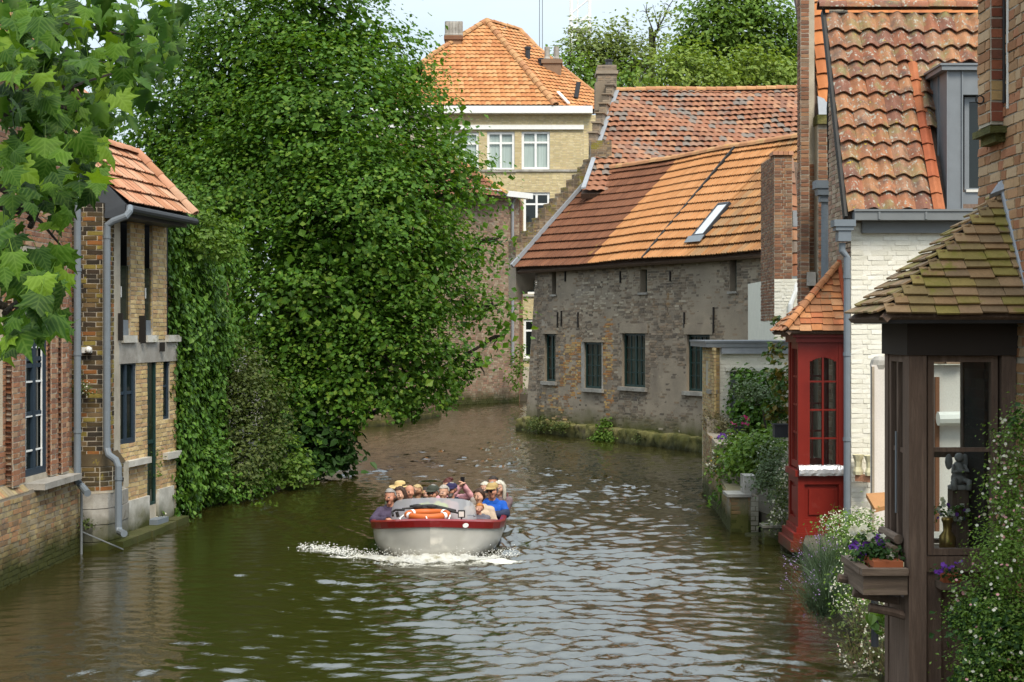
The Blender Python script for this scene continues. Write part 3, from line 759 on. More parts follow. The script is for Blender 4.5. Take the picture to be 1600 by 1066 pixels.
# ------------------------------------------------------------------ the brick house at the left edge
def left_house():
    W = Wall((-7.2, 15.05), (-6.905, 22.3)); UE = W.len
    t = thing('brick_house', 'red brick canal house at the left edge with tall navy window and stone sill', 'house', (-7.5, 20, 0))
    win = W.rect(36, 462, 72, 742); win2 = W.rect(-28, 462, 4, 700)
    ub = W.u(8)
    wall = panel(W, 0, 1.15, UE, 7.2, [win, win2], .32, MT['mortar_pale'], t)
    low = panel(W, 0, -1.2, UE, 1.22, [], .3, MT['mortar'], t, out=.14)
    B1 = Batch(); Wl = W.off(.14)
    lay(B1, Wl, rectp(0, -.35, UE, 1.2), bl=.2)
    # end of the lower wall, facing the camera's right side
    B1.emit(low, 'brick', MT['brick_base'], 'brickwork', 260)
    g = Geo(); # sloping brick ledge between the lower and the upper wall
    us = np.linspace(0, UE, 70)
    for a, b in zip(us, us[1:]):
        if win[0] - .1 < (a + b) / 2 < win[2] + .2: continue
        g.add([W.pt(a + .004, 1.21, .145), W.pt(b - .004, 1.21, .145), W.pt(b - .004, 1.34, .01), W.pt(a + .004, 1.34, .01)], [(0, 1, 2, 3)])
    g.obj('sloping_ledge', MT['mossy'] if False else MT['brick_base'], low, kind='stuff')
    B2 = Batch()
    lay(B2, W, rectp(0, 1.36, UE, 7.1), [win, win2, (win[0] - .25, 3.4, win[2] + .25, 4.7)])
    # pilasters in two steps either side of the navy window
    pil = Geo()
    for x0, x1, o in ((75, 86, .05), (87, 98, .1), (20, 34, .05), (9, 20, .1)):
        a, b = W.u(x0), W.u(x1)
        pil.wbox(W, a + .006, 1.3, b - .006, 3.9 if o < .09 else 4.6, 0, o)
        lay(B2, W.off(o), rectp(a, 1.32, b, 3.88 if o < .09 else 4.58), bl=.21, proud=.006)
        Ws = Wall(W.pt(a, 0, o), W.pt(a, 0, -.01)); lay(B2, Wall(W.pt(a, 0, o)[:2], W.pt(a, 0, 0)[:2]), rectp(0, 1.32, o, 3.88), bl=.11, proud=.004, header=False)
    pil.obj('pilaster', MT['mortar_pale'], wall)
    # the reveal of the window facing the camera is red brick too
    Wr = Wall(W.pt(win[2], 0, 0)[:2], W.pt(win[2], 0, -.12)[:2])
    B2.emit(wall, 'brick', MT['brick_red'], 'brickwork', 290)
    # relieving arch of upright bricks over the window
    BA = Batch(); uc = (win[0] + win[2]) / 2; zc = 3.75; r0 = (win[2] - win[0]) / 2 + .12
    for i in range(23):
        q = math.pi * (i + .5) / 23
        M = W.mat(uc + math.cos(q) * (r0 + .11), zc + math.sin(q) * (r0 + .11), .03)
        c, s_ = math.cos(q), math.sin(q); rr = np.eye(4); rr[0, 0] = rr[2, 2] = c; rr[0, 2] = -s_; rr[2, 0] = s_
        BA.add(random.choice(BRICKS), M @ rr @ np.diag([.21, .05, .085, 1]))
    BA.emit(wall, 'arch_brick', MT['brick_dark'])
    f = window(W, win[0], win[1], win[2], win[3], 2, 4, t, MT['navy'], MT['glass_dark'], fw=.1, bw=.06, inset=.05, mull=(1,), thick=.1, rowcuts=(0, .33, .62, .66, 1))
    g = Geo(); 
    for uu in (win[0] + .13, win[2] - .13): g.wbox(W, uu - .012, win[1] + .1, uu + .012, win[3] - .1, -.03, -.012)
    for k in range(4): g.wbox(W, win[0] + .1, win[1] + .35 + k * .5, win[2] - .1, win[1] + .375 + k * .5, -.033, -.016)
    g.obj('white_glazing_bar', MT['white'], f)
    window(W, win2[0], win2[1], win2[2], win2[3], 2, 3, t, MT['navy'], MT['glass_dark'], fw=.1, bw=.05, inset=.1)
    g = Geo(); a, b = W.u(38), W.u(98); g.wbox(W, a, 1.2, b, 1.29, -.05, .3)
    g.obj('window_sill', MT['stone'], t)
    g = Geo(); p = W.u(101); zt, zb = 5.5, CZ - (757 - HY) * 22 / K
    pts = [W.pt(p, zt, .2), W.pt(p, 3, .2), W.pt(p, zb + .06, .2), W.pt(p + .05, zb - .02, .24), at(137, 771, 21.7)]
    g.tube(pts, .055, 10); 
    for z in (4.4, 3.1, 1.9): g.tube([W.pt(p, z, .2), W.pt(p, z + .05, .2)], .064, 10)
    g.obj('drainpipe', MT['pipe'], t, smooth=False)
    g = Geo(); p = W.u(107.5); g.tube([W.pt(p, 1.1, .2), W.pt(p, -.2, .2)], .02, 6); g.tube([W.pt(p, .35, .2), W.pt(p + .35, .02, .75)], .012, 5); g.obj('mooring_rod', MT['gutter'], t)
    # steep tiled roof, mostly behind the leaves
    O, eu, ev, en = plane_axes(W.pt(0, 7.1, .3), W.pt(UE, 7.1, .3), W.pt(0, 9.6, -1.9))
    g = Geo(); g.prism([O + ev * 0 - en * .05, O + eu * UE - en * .05, O + eu * UE + ev * 3.2 - en * .05, O + ev * 3.2 - en * .05], -en * .1); r = g.obj('roof', MT['wood'], t)
    b = Batch(); tile_facet(b, O, eu, ev, en, rectp(0, 0, UE, 3.1), .22, .3, INTERTILE, .18); b.emit(r, 'roof_tile', MT['tile_loggia'], 'roof_tiles', 0)
    # return wall towards the loggia
    g = Geo(); g.box((-7.9, 22.1, -1), (-7.0, 22.9, 6.4)); g.obj('return_wall', MT['brick_red'], t)
left_house()

# ------------------------------------------------------------------ the loggia house with its dark buttress
def loggia_house():
    D = np.array([.1676, .9859]); P = np.array([-6.62, 23.0]); W = Wall(P, P + D * 3.3)
    t = thing('loggia_house', 'narrow yellow brick house with open pillared loggia, dark brick buttress and terracotta roof', 'house', (-7, 24, 0))
    uE = W.u(275); uL = W.u(172)
    w_win = W.rect(183, 562, 212, 694); w_door = W.rect(230, 556, 243.5, 789); w_side = W.rect(254.5, 552, 265, 655)
    zb0, zb1 = 2.93, 3.42                                                  # the concrete beam
    wall = panel(W, 0, -1.0, uE, zb0 + .1, [w_win, w_door, w_side], .25, MT['mortar_pale'], t)
    B = Batch(); lay(B, W, rectp(uL - .15, .6, uE, zb0), [w_win, w_door, w_side], bl=.2)
    # loggia pillars
    pil = Geo(); cols = [(170, 187), (203.5, 225.5), (238.5, 260)]
    for x0, x1 in cols:
        a, b = W.u(x0), W.u(x1); pil.wbox(W, a, zb1 - .2, b, 5.45, -.06, 0)
        lay(B, W, rectp(a, zb1 - .1, b, 5.42), bl=.2)
        lay(B, Wall(W.pt(a, 0, -.06)[:2], W.pt(a, 0, 0)[:2]), rectp(0, zb1 + .1, .06, 5.42), bl=.06, proud=.004, header=False)
    pil.obj('pillar', MT['mortar_pale'], t)
    B.emit(wall, 'brick', MT['brick_yellow'], 'brickwork', 300)
    g = Geo(); g.wbox(W, uL - .1, zb0, uE + .02, zb1 - .14, -.2, .03); g.obj('concrete_beam', MT['stone'], t)
    for x0, x1 in ((187, 208), (224, 241), (257, 277)):
        g = Geo(); g.wbox(W, W.u(x0), zb1 - .14, W.u(x1), zb1 - .02, -.2, .08); g.obj('sill_slab', MT['render'], t)
    for x0, x1 in ((187, 203.5), (225.5, 238.5)):
        a, b = W.u(x0), W.u(x1); z0 = zb1 + .0
        g = Geo(); g.wbox(W, a, z0 - .02, b, z0 + .24, -.055, -.03); g.obj('zinc_upstand', MT['pipe'], t)
        g = Geo(); g.wbox(W, a, z0 + .24, b, z0 + 1.15, -.055, -.035); g.obj('glass_balustrade', MT['glass_green'], t)
        g = Geo(); g.wbox(W, a + .1, z0 + .62, a + .12, z0 + .8, -.034, -.02); g.obj('handle', MT['white'], t)
    for x, y0, y1 in ((181, 490, 532), (217, 493, 537), (247, 536, 551)): g = Geo(); g.wbox(W, W.u(x) - .012, CZ - (y1 - HY) * 24 / K, W.u(x) + .012, CZ - (y0 - HY) * 24 / K, .0, .125); g.obj('wall_anchor', MT['iron'], t)
    g = Geo(); g.box((-8.8, 22.8, 3.0), (-7.1, 25.4, 5.6)); g.box((-8.8, 25.45, 3.0), (-6.22, 25.7, 5.45)); g.obj('loggia_room', MT['room'], t)  # near-black boxes paint the darkness inside the loggia
    window(W, *w_win, 2, 2, t, MT['navy'], MT['glass_dark'], fw=.09, bw=.05, inset=.04, mull=(1,), rowcuts=(0, .62, 1))
    f = window(W, *w_door, 1, 2, t, MT['dkgreen'], MT['glass_green'], fw=.05, bw=.06, inset=.03, name='glazed_door', rowcuts=(0, .42, 1))
    window(W, *w_side, 1, 2, t, MT['navy'], MT['glass_dark'], fw=.05, bw=.04, inset=.05)
    g = Geo(); g.wbox(W, W.u(182), .93 + .27, W.u(227), 1.3, -.1, .12); g.obj('window_sill', MT['render'], t)
    g = Geo(); g.wbox(W, W.u(254), 1.18, W.u(276), 1.3, -.1, .1); g.obj('window_sill', MT['render'], t)
    g = Geo()
    g.wbox(W, W.u(185), -.1, W.u(230) - .005, .62, -.02, .05); g.wbox(W, W.u(244), -.1, W.u(268), .68, -.02, .05); g.obj('rendered_plinth', MT['render'], t)
    g = Geo(); g.wbox(W, W.u(229), .05, W.u(247), .2, 0, .2); g.obj('door_step', MT['pipe'], t)
    # buttress facing the camera
    Wf = Wall((-7.03, 22.6), (-6.5, 22.6)); z1 = 5.5
    g = Geo(); g.prism([(-7.03, 22.6, 1.35), (-6.5, 22.6, 1.35), (-6.5, 23.6, 1.35), (-7.03, 23.6, 1.35)], (0, 0, z1 - 1.35))
    g.prism([(-7.03, 22.5, .9), (-6.52, 22.5, .9), (-6.36, 22.66, .9), (-6.36, 23.6, .9), (-7.03, 23.6, .9)], (0, 0, .42))
    bt = g.obj('buttress', MT['mortar_pale'], t)
    B = Batch(); lay(B, Wf, rectp(0, 1.42, .53, z1), bl=.2, bh=.062); lay(B, Wall((-6.5, 22.6), (-6.5, 23.2)), rectp(0, 1.42, .6, z1), bl=.2, bh=.062)
    lay(B, Wall((-7.03, 22.5), (-6.52, 22.5)), rectp(0, .94, .51, 1.32), bl=.2, bh=.062); lay(B, Wall((-6.52, 22.5), (-6.36, 22.66)), rectp(0, .94, .22, 1.32), bl=.2, bh=.062)
    lay(B, Wall((-6.36, 22.66), (-6.36, 23.3)), rectp(0, .94, .6, 1.32), bl=.2, bh=.062)
    B.emit(bt, 'brick', MT['brick_dark'], 'brickwork', 300)
    g = Geo(); g.add([(-7.03, 22.49, 1.33), (-6.515, 22.49, 1.33), (-6.35, 22.65, 1.33), (-6.35, 23.4, 1.33), (-7.03, 22.59, 1.52), (-6.5, 22.59, 1.52), (-6.49, 22.62, 1.52), (-6.49, 23.4, 1.52)], [(0, 1, 5, 4), (1, 2, 6, 5), (2, 3, 7, 6)]); g.obj('sloped_shoulder', MT['brick_dark'], bt)
    g = Geo(); g.wbox(Wf, .22, 3.13, .36, 3.22, 0, .1); g.sphere(Wf.pt(.33, 3.18, .1), .055); g.obj('lamp', MT['white'], t)
    zz = [-.9, .14, .41, .66, .9]
    for i in range(4):
        o = .012 * (i % 2); pl = [(-7.05, 22.42 + o), (-6.62 + o, 22.42 + o), (-6.4 - o, 22.56), (-6.3 - o, 22.9), (-6.3 - o, 23.4), (-7.05, 23.4)]
        g = Geo(); g.prism([(x, y, zz[i] + .006) for x, y in pl], (0, 0, zz[i + 1] - zz[i] - .012)); g.obj('stone_block', MT['stone'], bt)
    # roof
    eu2 = np.array([D[0], D[1], 0]); E0 = np.array([-6.17, 22.7, 5.52]); E1 = E0 + eu2 * 2.75; up = np.array([-D[1], D[0], 0]) * 1.1 + np.array([0, 0, 1.13])
    O, eu, ev, en = plane_axes(E0, E1, E0 + up); sl = np.linalg.norm(up)
    g = Geo(); g.prism([O - en * .04, O + eu * 2.75 - en * .04, O + eu * 2.75 + ev * sl - en * .04, O + ev * sl - en * .04], -en * .08); roof = g.obj('roof', MT['charcoal'], t)
    b = Batch(); tile_facet(b, O, eu, ev, en, rectp(0, 0, 2.75, sl), .2, .335, INTERTILE, .17); b.emit(roof, 'roof_tile', MT['tile_loggia'])
    b = Batch(); ridge_run(b, E1 + en * .05, E1 + up + en * .05, .1, .3); ridge_run(b, E0 + up + en * .02, E1 + up + en * .02, .11, .33); b.emit(roof, 'cap_tile', MT['tile_loggia'], smooth=True)
    g = Geo(); g.prism([E0 + (0, -.03, -.02), E0 + up * .62 + (0, -.03, -.02), E0 + up * .62 + (0, -.03, -.6), E0 + (-.55, -.03, -.24), E0 + (0, -.03, -.24)], (.02, .12, 0)); g.obj('verge_board', MT['slate'], roof)
    g = Geo(); g.tube([E0 + (.04, -.03, -.09), E1 + (.04, .05, -.09)], .065, 10); g.obj('gutter', MT['charcoal'], t)
    g = Geo(); g.prism([E0 + (-.1, 0, -.12), E1 + (-.1, 0, -.12), E1 + (-.75, 0, -.12), E0 + (-.75, 0, -.12)], (0, 0, -.08)); g.obj('soffit', MT['charcoal'], t)
    g = Geo(); g.tube([at(203, 324, 22.6), at(202, 331, 22.5), at(197, 338, 22.45), at(176, 346, 22.45), at(168, 352, 22.45), at(167, 364, 22.45), at(167, 520, 22.45), at(167, 700, 22.4), at(170, 711, 22.36), at(181, 719, 22.3), at(185, 729, 22.28), at(185, 824, 22.25), at(187, 831, 22.2), at(194, 834, 22.0)], .055, 10)
    for y in (368, 540, 690, 745, 790): g.tube([at(167 if y < 700 else 185, y, 22.45 if y < 700 else 22.27), at(167 if y < 700 else 185, y + 5, 22.45 if y < 700 else 22.27)], .063, 10)
    g.obj('drainpipe', MT['pipe'], t)
    # mossy ledge at the waterline
    Wq = Wall((-6.3, 22.75), (-5.95, 25.9)); g = Geo()
    for i in range(5):
        a, b_ = i * .62, i * .62 + .6; g.wbox(Wq, a, -.9, b_, .12 + random.uniform(-.015, .015), -.6, .1 + random.uniform(-.02, .02))
    q = tag(g.obj('stone_ledge', MT['ledge'], None), 'mossy stone ledge at the waterline below the loggia house', 'ledge')
loggia_house()

# ------------------------------------------------------------------ far brick house behind the big tree, and its canal wall
def far_house():
    W = Wall((-9.0, 58.0), (.35, 69.2)); t = thing('far_brick_house', 'weathered brick house with white gutter standing behind the big linden', 'house', (-4, 66, 0))
    wall = panel(W, 0, -1, W.len, 10.0, [], .4, MT['mortar'], t)
    B = Batch(); lay(B, W, rectp(W.u(560), -.3, W.len, 9.95), bl=.24, bh=.085, j=.016, skip=.03); B.emit(wall, 'brick', MT['brick_far'], 'brickwork', 0)
    We = Wall((.35, 69.2), (.55, 73)); p = panel(We, 0, -1, We.len, 10, [], .3, MT['mortar'], t, 'end_wall'); B = Batch(); lay(B, We, rectp(0, 0, We.len, 9.95), bl=.24, bh=.085, j=.016); B.emit(p, 'brick', MT['brick_stack'], 'brickwork', 0)
    E0, E1 = W.pt(0, 10.05, .45), W.pt(W.len + .3, 10.05, .45)
    O, eu, ev, en = plane_axes(E0, E1, W.pt(0, 13.5, -3.4))
    pl = np.array(O), en; poly = [uv_of(x, O, eu, ev) for x in (on_plane(600, 303, *pl), on_plane(792, 304, *pl), on_plane(707, 246, *pl), on_plane(600, 215, *pl))]
    g = Geo(); g.prism([O + eu * u + ev * v - en * .06 for u, v in poly], -en * .15); rf = g.obj('roof', MT['wood'], t)
    b = Batch(); tile_facet(b, O, eu, ev, en, poly, .3, .36, PANTILE, .16); b.emit(rf, 'roof_tile', MT['tile_rust'], 'roof_tiles', 0)
    b = Batch(); ridge_run(b, O + eu * poly[1][0] + ev * poly[1][1], O + eu * poly[2][0] + ev * poly[2][1], .14, .4); b.emit(rf, 'ridge_tile', MT['ridge'], 'ridge_tiles', 0)
    g = Geo(); g.wbox(W, W.u(640), 9.85, W.len + .45, 10.12, .1, .5); g.obj('gutter', MT['white'], t)
    g = Geo(); u = W.u(797.5); g.tube([W.pt(u, 9.85, .3), W.pt(u, 9.6, .14), W.pt(u, 1.9, .14)], .07, 8); g.obj('drainpipe', MT['lead'], t)
    # canal wall in front of it, seen under the boughs
    t2 = thing('canal_wall', 'low brick canal wall visible under the boughs of the big linden', 'wall', (-4.6, 52, 0))
    for a, b_, h, m in (((-6.1, 50.6), (-4.55, 52.0), 1.7, 'brick_far'), ((-4.55, 52.0), (-2.95, 57.5), .75, 'brick_far')):
        w = Wall(a, b_); p = panel(w, 0, -1, w.len, h, [], .4, MT['mortar_grey'], t2); B = Batch(); lay(B, w, rectp(0, -.2, w.len, h), bl=.24, bh=.08, j=.015, skip=.03); B.emit(p, 'brick', MT[m], 'brickwork', 0)
        g = Geo(); g.wbox(w, 0, -.5, w.len, .18, 0, .1); g.obj('mossy_footing', MT['mossy'], t2)
far_house()

# ------------------------------------------------------------------ pale yellow brick building at the end of the canal
def yellow_building():
    Y = 76.0; x0, x1 = (640 - HX) * Y / K, (912 - HX) * Y / K
    W = Wall((x0 - 2, Y), (x1, Y)); t = thing('yellow_building', 'tall pale yellow brick building with white windows and hipped orange tile roof', 'building', (0, 78, 0))
    fac = mat('pale_yellow_brickwork', [(.56, .46, .25), (.5, .41, .22), (.6, .5, .29), (.53, .42, .23)], nscale=.8, namp=.2, famp=.1)
    rects = []
    for r in ((700, 207, 748, 266), (761, 206, 804, 266), (815, 205, 859, 265), (705, 301, 748, 362), (761, 301, 804, 362), (818, 301, 859, 363), (705, 400, 748, 460), (818, 399, 859, 460), (818, 499, 859, 560)): rects.append(W.rect(*r))
    wall = panel(W, 0, 0, W.len, 15.0, rects, .35, MT['mortar_pale'], t)
    B = Batch(); lay(B, W, rectp(W.u(690), 1.5, W.len, 15.0), rects, bl=.23, bh=.07, j=.015); B.emit(wall, 'brick', fac, 'brickwork', 0)
    for k, (a, b, c, d) in enumerate(rects):
        window(W, a, b, c, d, 2, 2, t, MT['white'], MT['glass'] if k < 5 else MT['glass_dark'], fw=.13, bw=.1, inset=.1, mull=(1,), rowcuts=(0, .74, 1), backing=('net_curtain', MT['curtain']) if k < 5 else None)
        g = Geo(); g.wbox(W, a - .08, b - .12, c + .08, b - .003, -.05, .1); g.obj('window_sill', MT['stone'], t)
    g = Geo()
    g.wbox(W, 0, 12.18 - .25, W.len, 12.1 - .05, 0, .08); g.obj('string_course', MT['stone'], t)
    g = Geo(); g.wbox(W, 0, 14.18, W.len, 14.42, .005, .14); g.obj('cornice_band', MT['white'], t)
    g = Geo(); xr = (925 - HX) * Y / K; g.wbox(W, 0, 15.0, W.len + .45, 15.38, -.2, .5); g.obj('gutter', MT['white'], t)
    We = Wall((x1, Y), (x1 + .15, Y + .8)); p = panel(Wall((x1, Y), (x1 + 3, Y + 1.2)), .0, 0, 3, 15.0, [], .3, MT['mortar_pale'], t, 'side_wall'); B = Batch(); lay(B, Wall((x1, Y), (x1 + 3, Y + 1.2)), rectp(0, 3, 3, 15), bl=.23, bh=.07, j=.015); B.emit(p, 'brick', fac, 'brickwork', 0)
    # roof: front hip, then the long right-hand slope
    F0 = at(600, 172, Y - .45); F0[2] = 15.4; F1 = at(868, 172, Y - .45); F1[2] = 15.4
    A = at(760, 33, 81.2); 
    O, eu, ev, en = plane_axes(F0, F1, F0 + (A - F0) * np.array([0, 1, 1])); pl = (O, en)
    poly = [uv_of(x, O, eu, ev) for x in (F0, F1, on_plane(760, 33, *pl), on_plane(676, 86, *pl), on_plane(600, 150, *pl))]
    g = Geo(); g.prism([O + eu * u + ev * v - en * .08 for u, v in poly], -en * .2); rf = g.obj('roof', MT['wood'], t)
    b = Batch(); tile_facet(b, O, eu, ev, en, poly, .27, .36, PANTILE, .16); b.emit(rf, 'roof_tile', MT['tile_far_orange'], 'roof_tiles', 0)
    cap = Batch(); q = lambda k: O + eu * poly[k][0] + ev * poly[k][1]
    ridge_run(cap, q(1), q(2), .2, .42); ridge_run(cap, q(3), q(2), .18, .42); ridge_run(cap, q(4), q(3), .18, .42)
    # right slope
    A3 = q(2); E1 = at(868, 172, Y - .45); E1[2] = 15.4; E2 = np.array([(930 - HX) * (Y + 1.2) / K, Y + 1.2, 15.4])
    O2, eu2, ev2, en2 = plane_axes(E1, E2, A3); pl2 = (O2, en2)
    p2 = [uv_of(x, O2, eu2, ev2) for x in (E1, on_plane(932, 172, *pl2), on_plane(932, 148, *pl2), on_plane(836, 72, *pl2), on_plane(812, 48, *pl2), A3)]
    g = Geo(); g.prism([O2 + eu2 * u + ev2 * v - en2 * .08 for u, v in p2], -en2 * .2); rf2 = g.obj('roof', MT['wood'], t)
    b = Batch(); tile_facet(b, O2, eu2, ev2, en2, p2, .27, .36, PANTILE, .16); b.emit(rf2, 'roof_tile', MT['tile_far_orange'], 'roof_tiles', 0)
    q2 = lambda k: O2 + eu2 * p2[k][0] + ev2 * p2[k][1]
    ridge_run(cap, q2(5), q2(4), .18, .42); ridge_run(cap, q2(4), q2(3), .16, .42); ridge_run(cap, q2(3), q2(2), .12, .42)
    cap.emit(rf, 'ridge_tile', MT['ridge'])
    # chimneys with tall clay pots, vents
    def chim(px0, px1, yb, yt, Yc, n, ptop, lean=0):
        c = (px0 + px1) / 2; a, b_ = at(px0, yb, Yc), at(px1, yt, Yc); g = Geo(); g.box((a[0], Yc, a[2]), (b_[0], Yc + 1.0, b_[2])); g.box((a[0] - .08, Yc - .08, b_[2] - .25), (b_[0] + .08, Yc + 1.08, b_[2] - .05)); ch = g.obj('chimney', MT['brick_stack'], rf)
        B = Batch(); w = Wall((a[0], Yc), (b_[0], Yc)); lay(B, w, rectp(0, a[2], b_[0] - a[0], b_[2] - .27), bl=.23, bh=.07, j=.015)
        for k in range(n):
            x = a[0] + (b_[0] - a[0]) * (k + .5) / n; h = at(c, ptop, Yc)[2]; p = Geo(); p.lathe([(.17, 0), (.19, .1), (.15, .2), (.15, h - b_[2]), (.12, h - b_[2])], (x, Yc + .5, b_[2]), 10); p.obj('chimney_pot', MT['stone'], rf)
    chim(696, 721, 80, 55, 79.5, 5, 31); chim(848, 877, 130, 92, 79.0, 2, 71)
    for (px, y0, y1) in ((824.5, 92, 73), (845.5, 109, 91), (867, 130, 108)):
        vp = Geo(); vp.tube([at(px, y0 + 4, 79.2), at(px, y1, 79.2)], .14, 8); vp.tube([at(px, y1 + 4, 79.2), at(px, y1 + 1, 79.2)], .19, 8); vp.obj('vent_pipe', MT['charcoal'], rf2)
    vp = Geo(); vp.tube([at(900, 153, 77.3), at(904, 129, 77.4)], .13, 8); vp.obj('vent_pipe', MT['charcoal'], rf2)
    c = on_plane(877, 158, *pl2); vp = Geo()
    vp.prism([on_plane(867, 149, *pl2) + en2 * .2, on_plane(871, 149, *pl2) + en2 * .2, on_plane(888, 167, *pl2) + en2 * .2, on_plane(884, 167, *pl2) + en2 * .2], en2 * .05); vp.obj('roof_light', MT['white'], rf2)
yellow_building()
# ------------------------------------------------------------------ stepped-gable house behind the grey house
def stepped_house():
    t = thing('stepped_gable_house', 'old brick house with stepped gable, stout chimney and mottled red and grey pantile roof', 'house', (6, 54, 0))
    O, eu, ev, en = plane_axes((2.0, 51.0, 9.5), (14.0, 51.0, 9.5), (2.0, 56.0, 13.12)); pl = (O, en)
    pts = [on_plane(908, 300, *pl), on_plane(1275, 300, *pl), on_plane(1275, 139, *pl), on_plane(962, 143, *pl)]
    poly = [uv_of(p, O, eu, ev) for p in pts]
    g = Geo(); g.prism([O + eu * u + ev * v - en * .07 for u, v in poly], -en * .2); rf = g.obj('roof', MT['wood'], t)
    b = Batch(); tile_facet(b, O, eu, ev, en, poly, .26, .36, PANTILE, .2, jit=1.2, warp=lambda u, v: .05 * math.sin(u * .8) + .04 * math.sin(v * 1.7 + u)); b.emit(rf, 'roof_tile', MT['tile_old'], 'roof_tiles', 300)
    cap = Batch(); a, b_ = pts[3], pts[2]; n = 4
    for k in range(n): ridge_run(cap, a + (b_ - a) * k / n + (0, 0, .03 * math.sin(k * 2)), a + (b_ - a) * (k + 1) / n + (0, 0, .03 * math.sin(k * 2 + 2)), .15, .38)
    cap.emit(rf, 'ridge_tile', MT['ridge'])
    back = Geo(); back.prism([pts[3], pts[2], pts[2] + (0, 4.5, -3.4), pts[3] + (0, 4.5, -3.4)], (0, 0, -.15)); back.obj('rear_roof', MT['tile_old'], t)
    body = Geo(); body.box((2.6, 52.5, 0), (16, 60, 9.6)); body.obj('body', MT['brick_grey'], t)
    # stepped gable on the left verge, with lead flashing
    A, B_ = np.array(pts[0]), np.array(pts[3]); Bt = Batch(); g = Geo(); cp = Geo()
    dirv = np.array([B_[0] - A[0], B_[1] - A[1], 0]); L_ = np.linalg.norm(dirv); dirv /= L_
    Wg = Wall(A[:2] - dirv[:2] * .1, B_[:2]); n = 10
    Wg2 = Wall((A - np.array([.25, -.1, 0]))[:2], (B_ - np.array([.25, -.1, 0]))[:2])
    for k in range(4, n):
        a = L_ * k / n; b_ = L_ * (k + 1) / n; z = A[2] + (B_[2] - A[2]) * (k + 1) / n + .12
        p0 = A + dirv * a; p1 = A + dirv * b_; left = np.array([-.26, 0, 0])
        q = [p0 + left, p0, p1, p1 + left]; g.prism([(x[0], x[1], 4.0) for x in q], (0, 0, z - 4.0))
        cp.prism([(q[0][0] - .06, q[0][1] - .08, z), (q[1][0] + .05, q[1][1] - .08, z), (q[2][0] + .05, q[2][1], z), (q[3][0] - .06, q[3][1], z)], (0, 0, .05))
        wk = Wall((p0 + left)[:2], p0[:2]); lay(Bt, wk, rectp(0, z - 1.2, wk.len, z), bl=.22, bh=.07, j=.014)
        ws = Wall((p1 + left)[:2], (p0 + left)[:2]); lay(Bt, ws, rectp(0, 5, ws.len, z), bl=.22, bh=.07, j=.014)
    gb = g.obj('stepped_gable', MT['mortar_grey'], t); cp.obj('gable_coping', MT['brick_grey'], gb, kind='stuff'); Bt.emit(gb, 'brick', MT['brick_grey'], 'brickwork', 0)
    g = Geo(); g.prism([A + (0.0, -.02, .1), A + (.16, -.02, .12), B_ + (.16, -.02, .08), B_ + (0, -.02, .06)], (0, 0, .06)); g.obj('lead_flashing', MT['lead'], rf)
    # chimney
    c = at(950, 150, 55.6); w = .36; x0, x1 = c[0] - .42, c[0] + .32; zt = at(950, 103, 55.6)[2]
    g = Geo(); g.box((x0, 55.4, 8), (x1, 56.3, zt)); g.box((x0 - .06, 55.34, zt - .35), (x1 + .06, 56.36, zt - .22)); ch = g.obj('chimney', MT['mortar_grey'], t)
    Bt = Batch(); w = Wall((x0, 55.4), (x1, 55.4)); lay(Bt, w, rectp(0, 11.5, x1 - x0, zt - .36), bl=.22, bh=.07, j=.015); lay(Bt, w, rectp(0, zt - .21, x1 - x0, zt), bl=.22, bh=.07, j=.015); Bt.emit(ch, 'brick', MT['brick_grey'], 'brickwork', 0)
    g = Geo(); g.lathe([(.12, 0), (.14, .05), (.12, .2), (.16, .22), (.16, .28)], (c[0] + .05, 55.8, zt), 10); g.obj('chimney_pot', MT['charcoal'], ch)
    g = Geo(); g.box((x0 - .1, 55.2, 12.0), (x0 + .35, 55.9, 13.1)); g.obj('gable_shoulder', MT['brick_grey'], gb)
stepped_house()

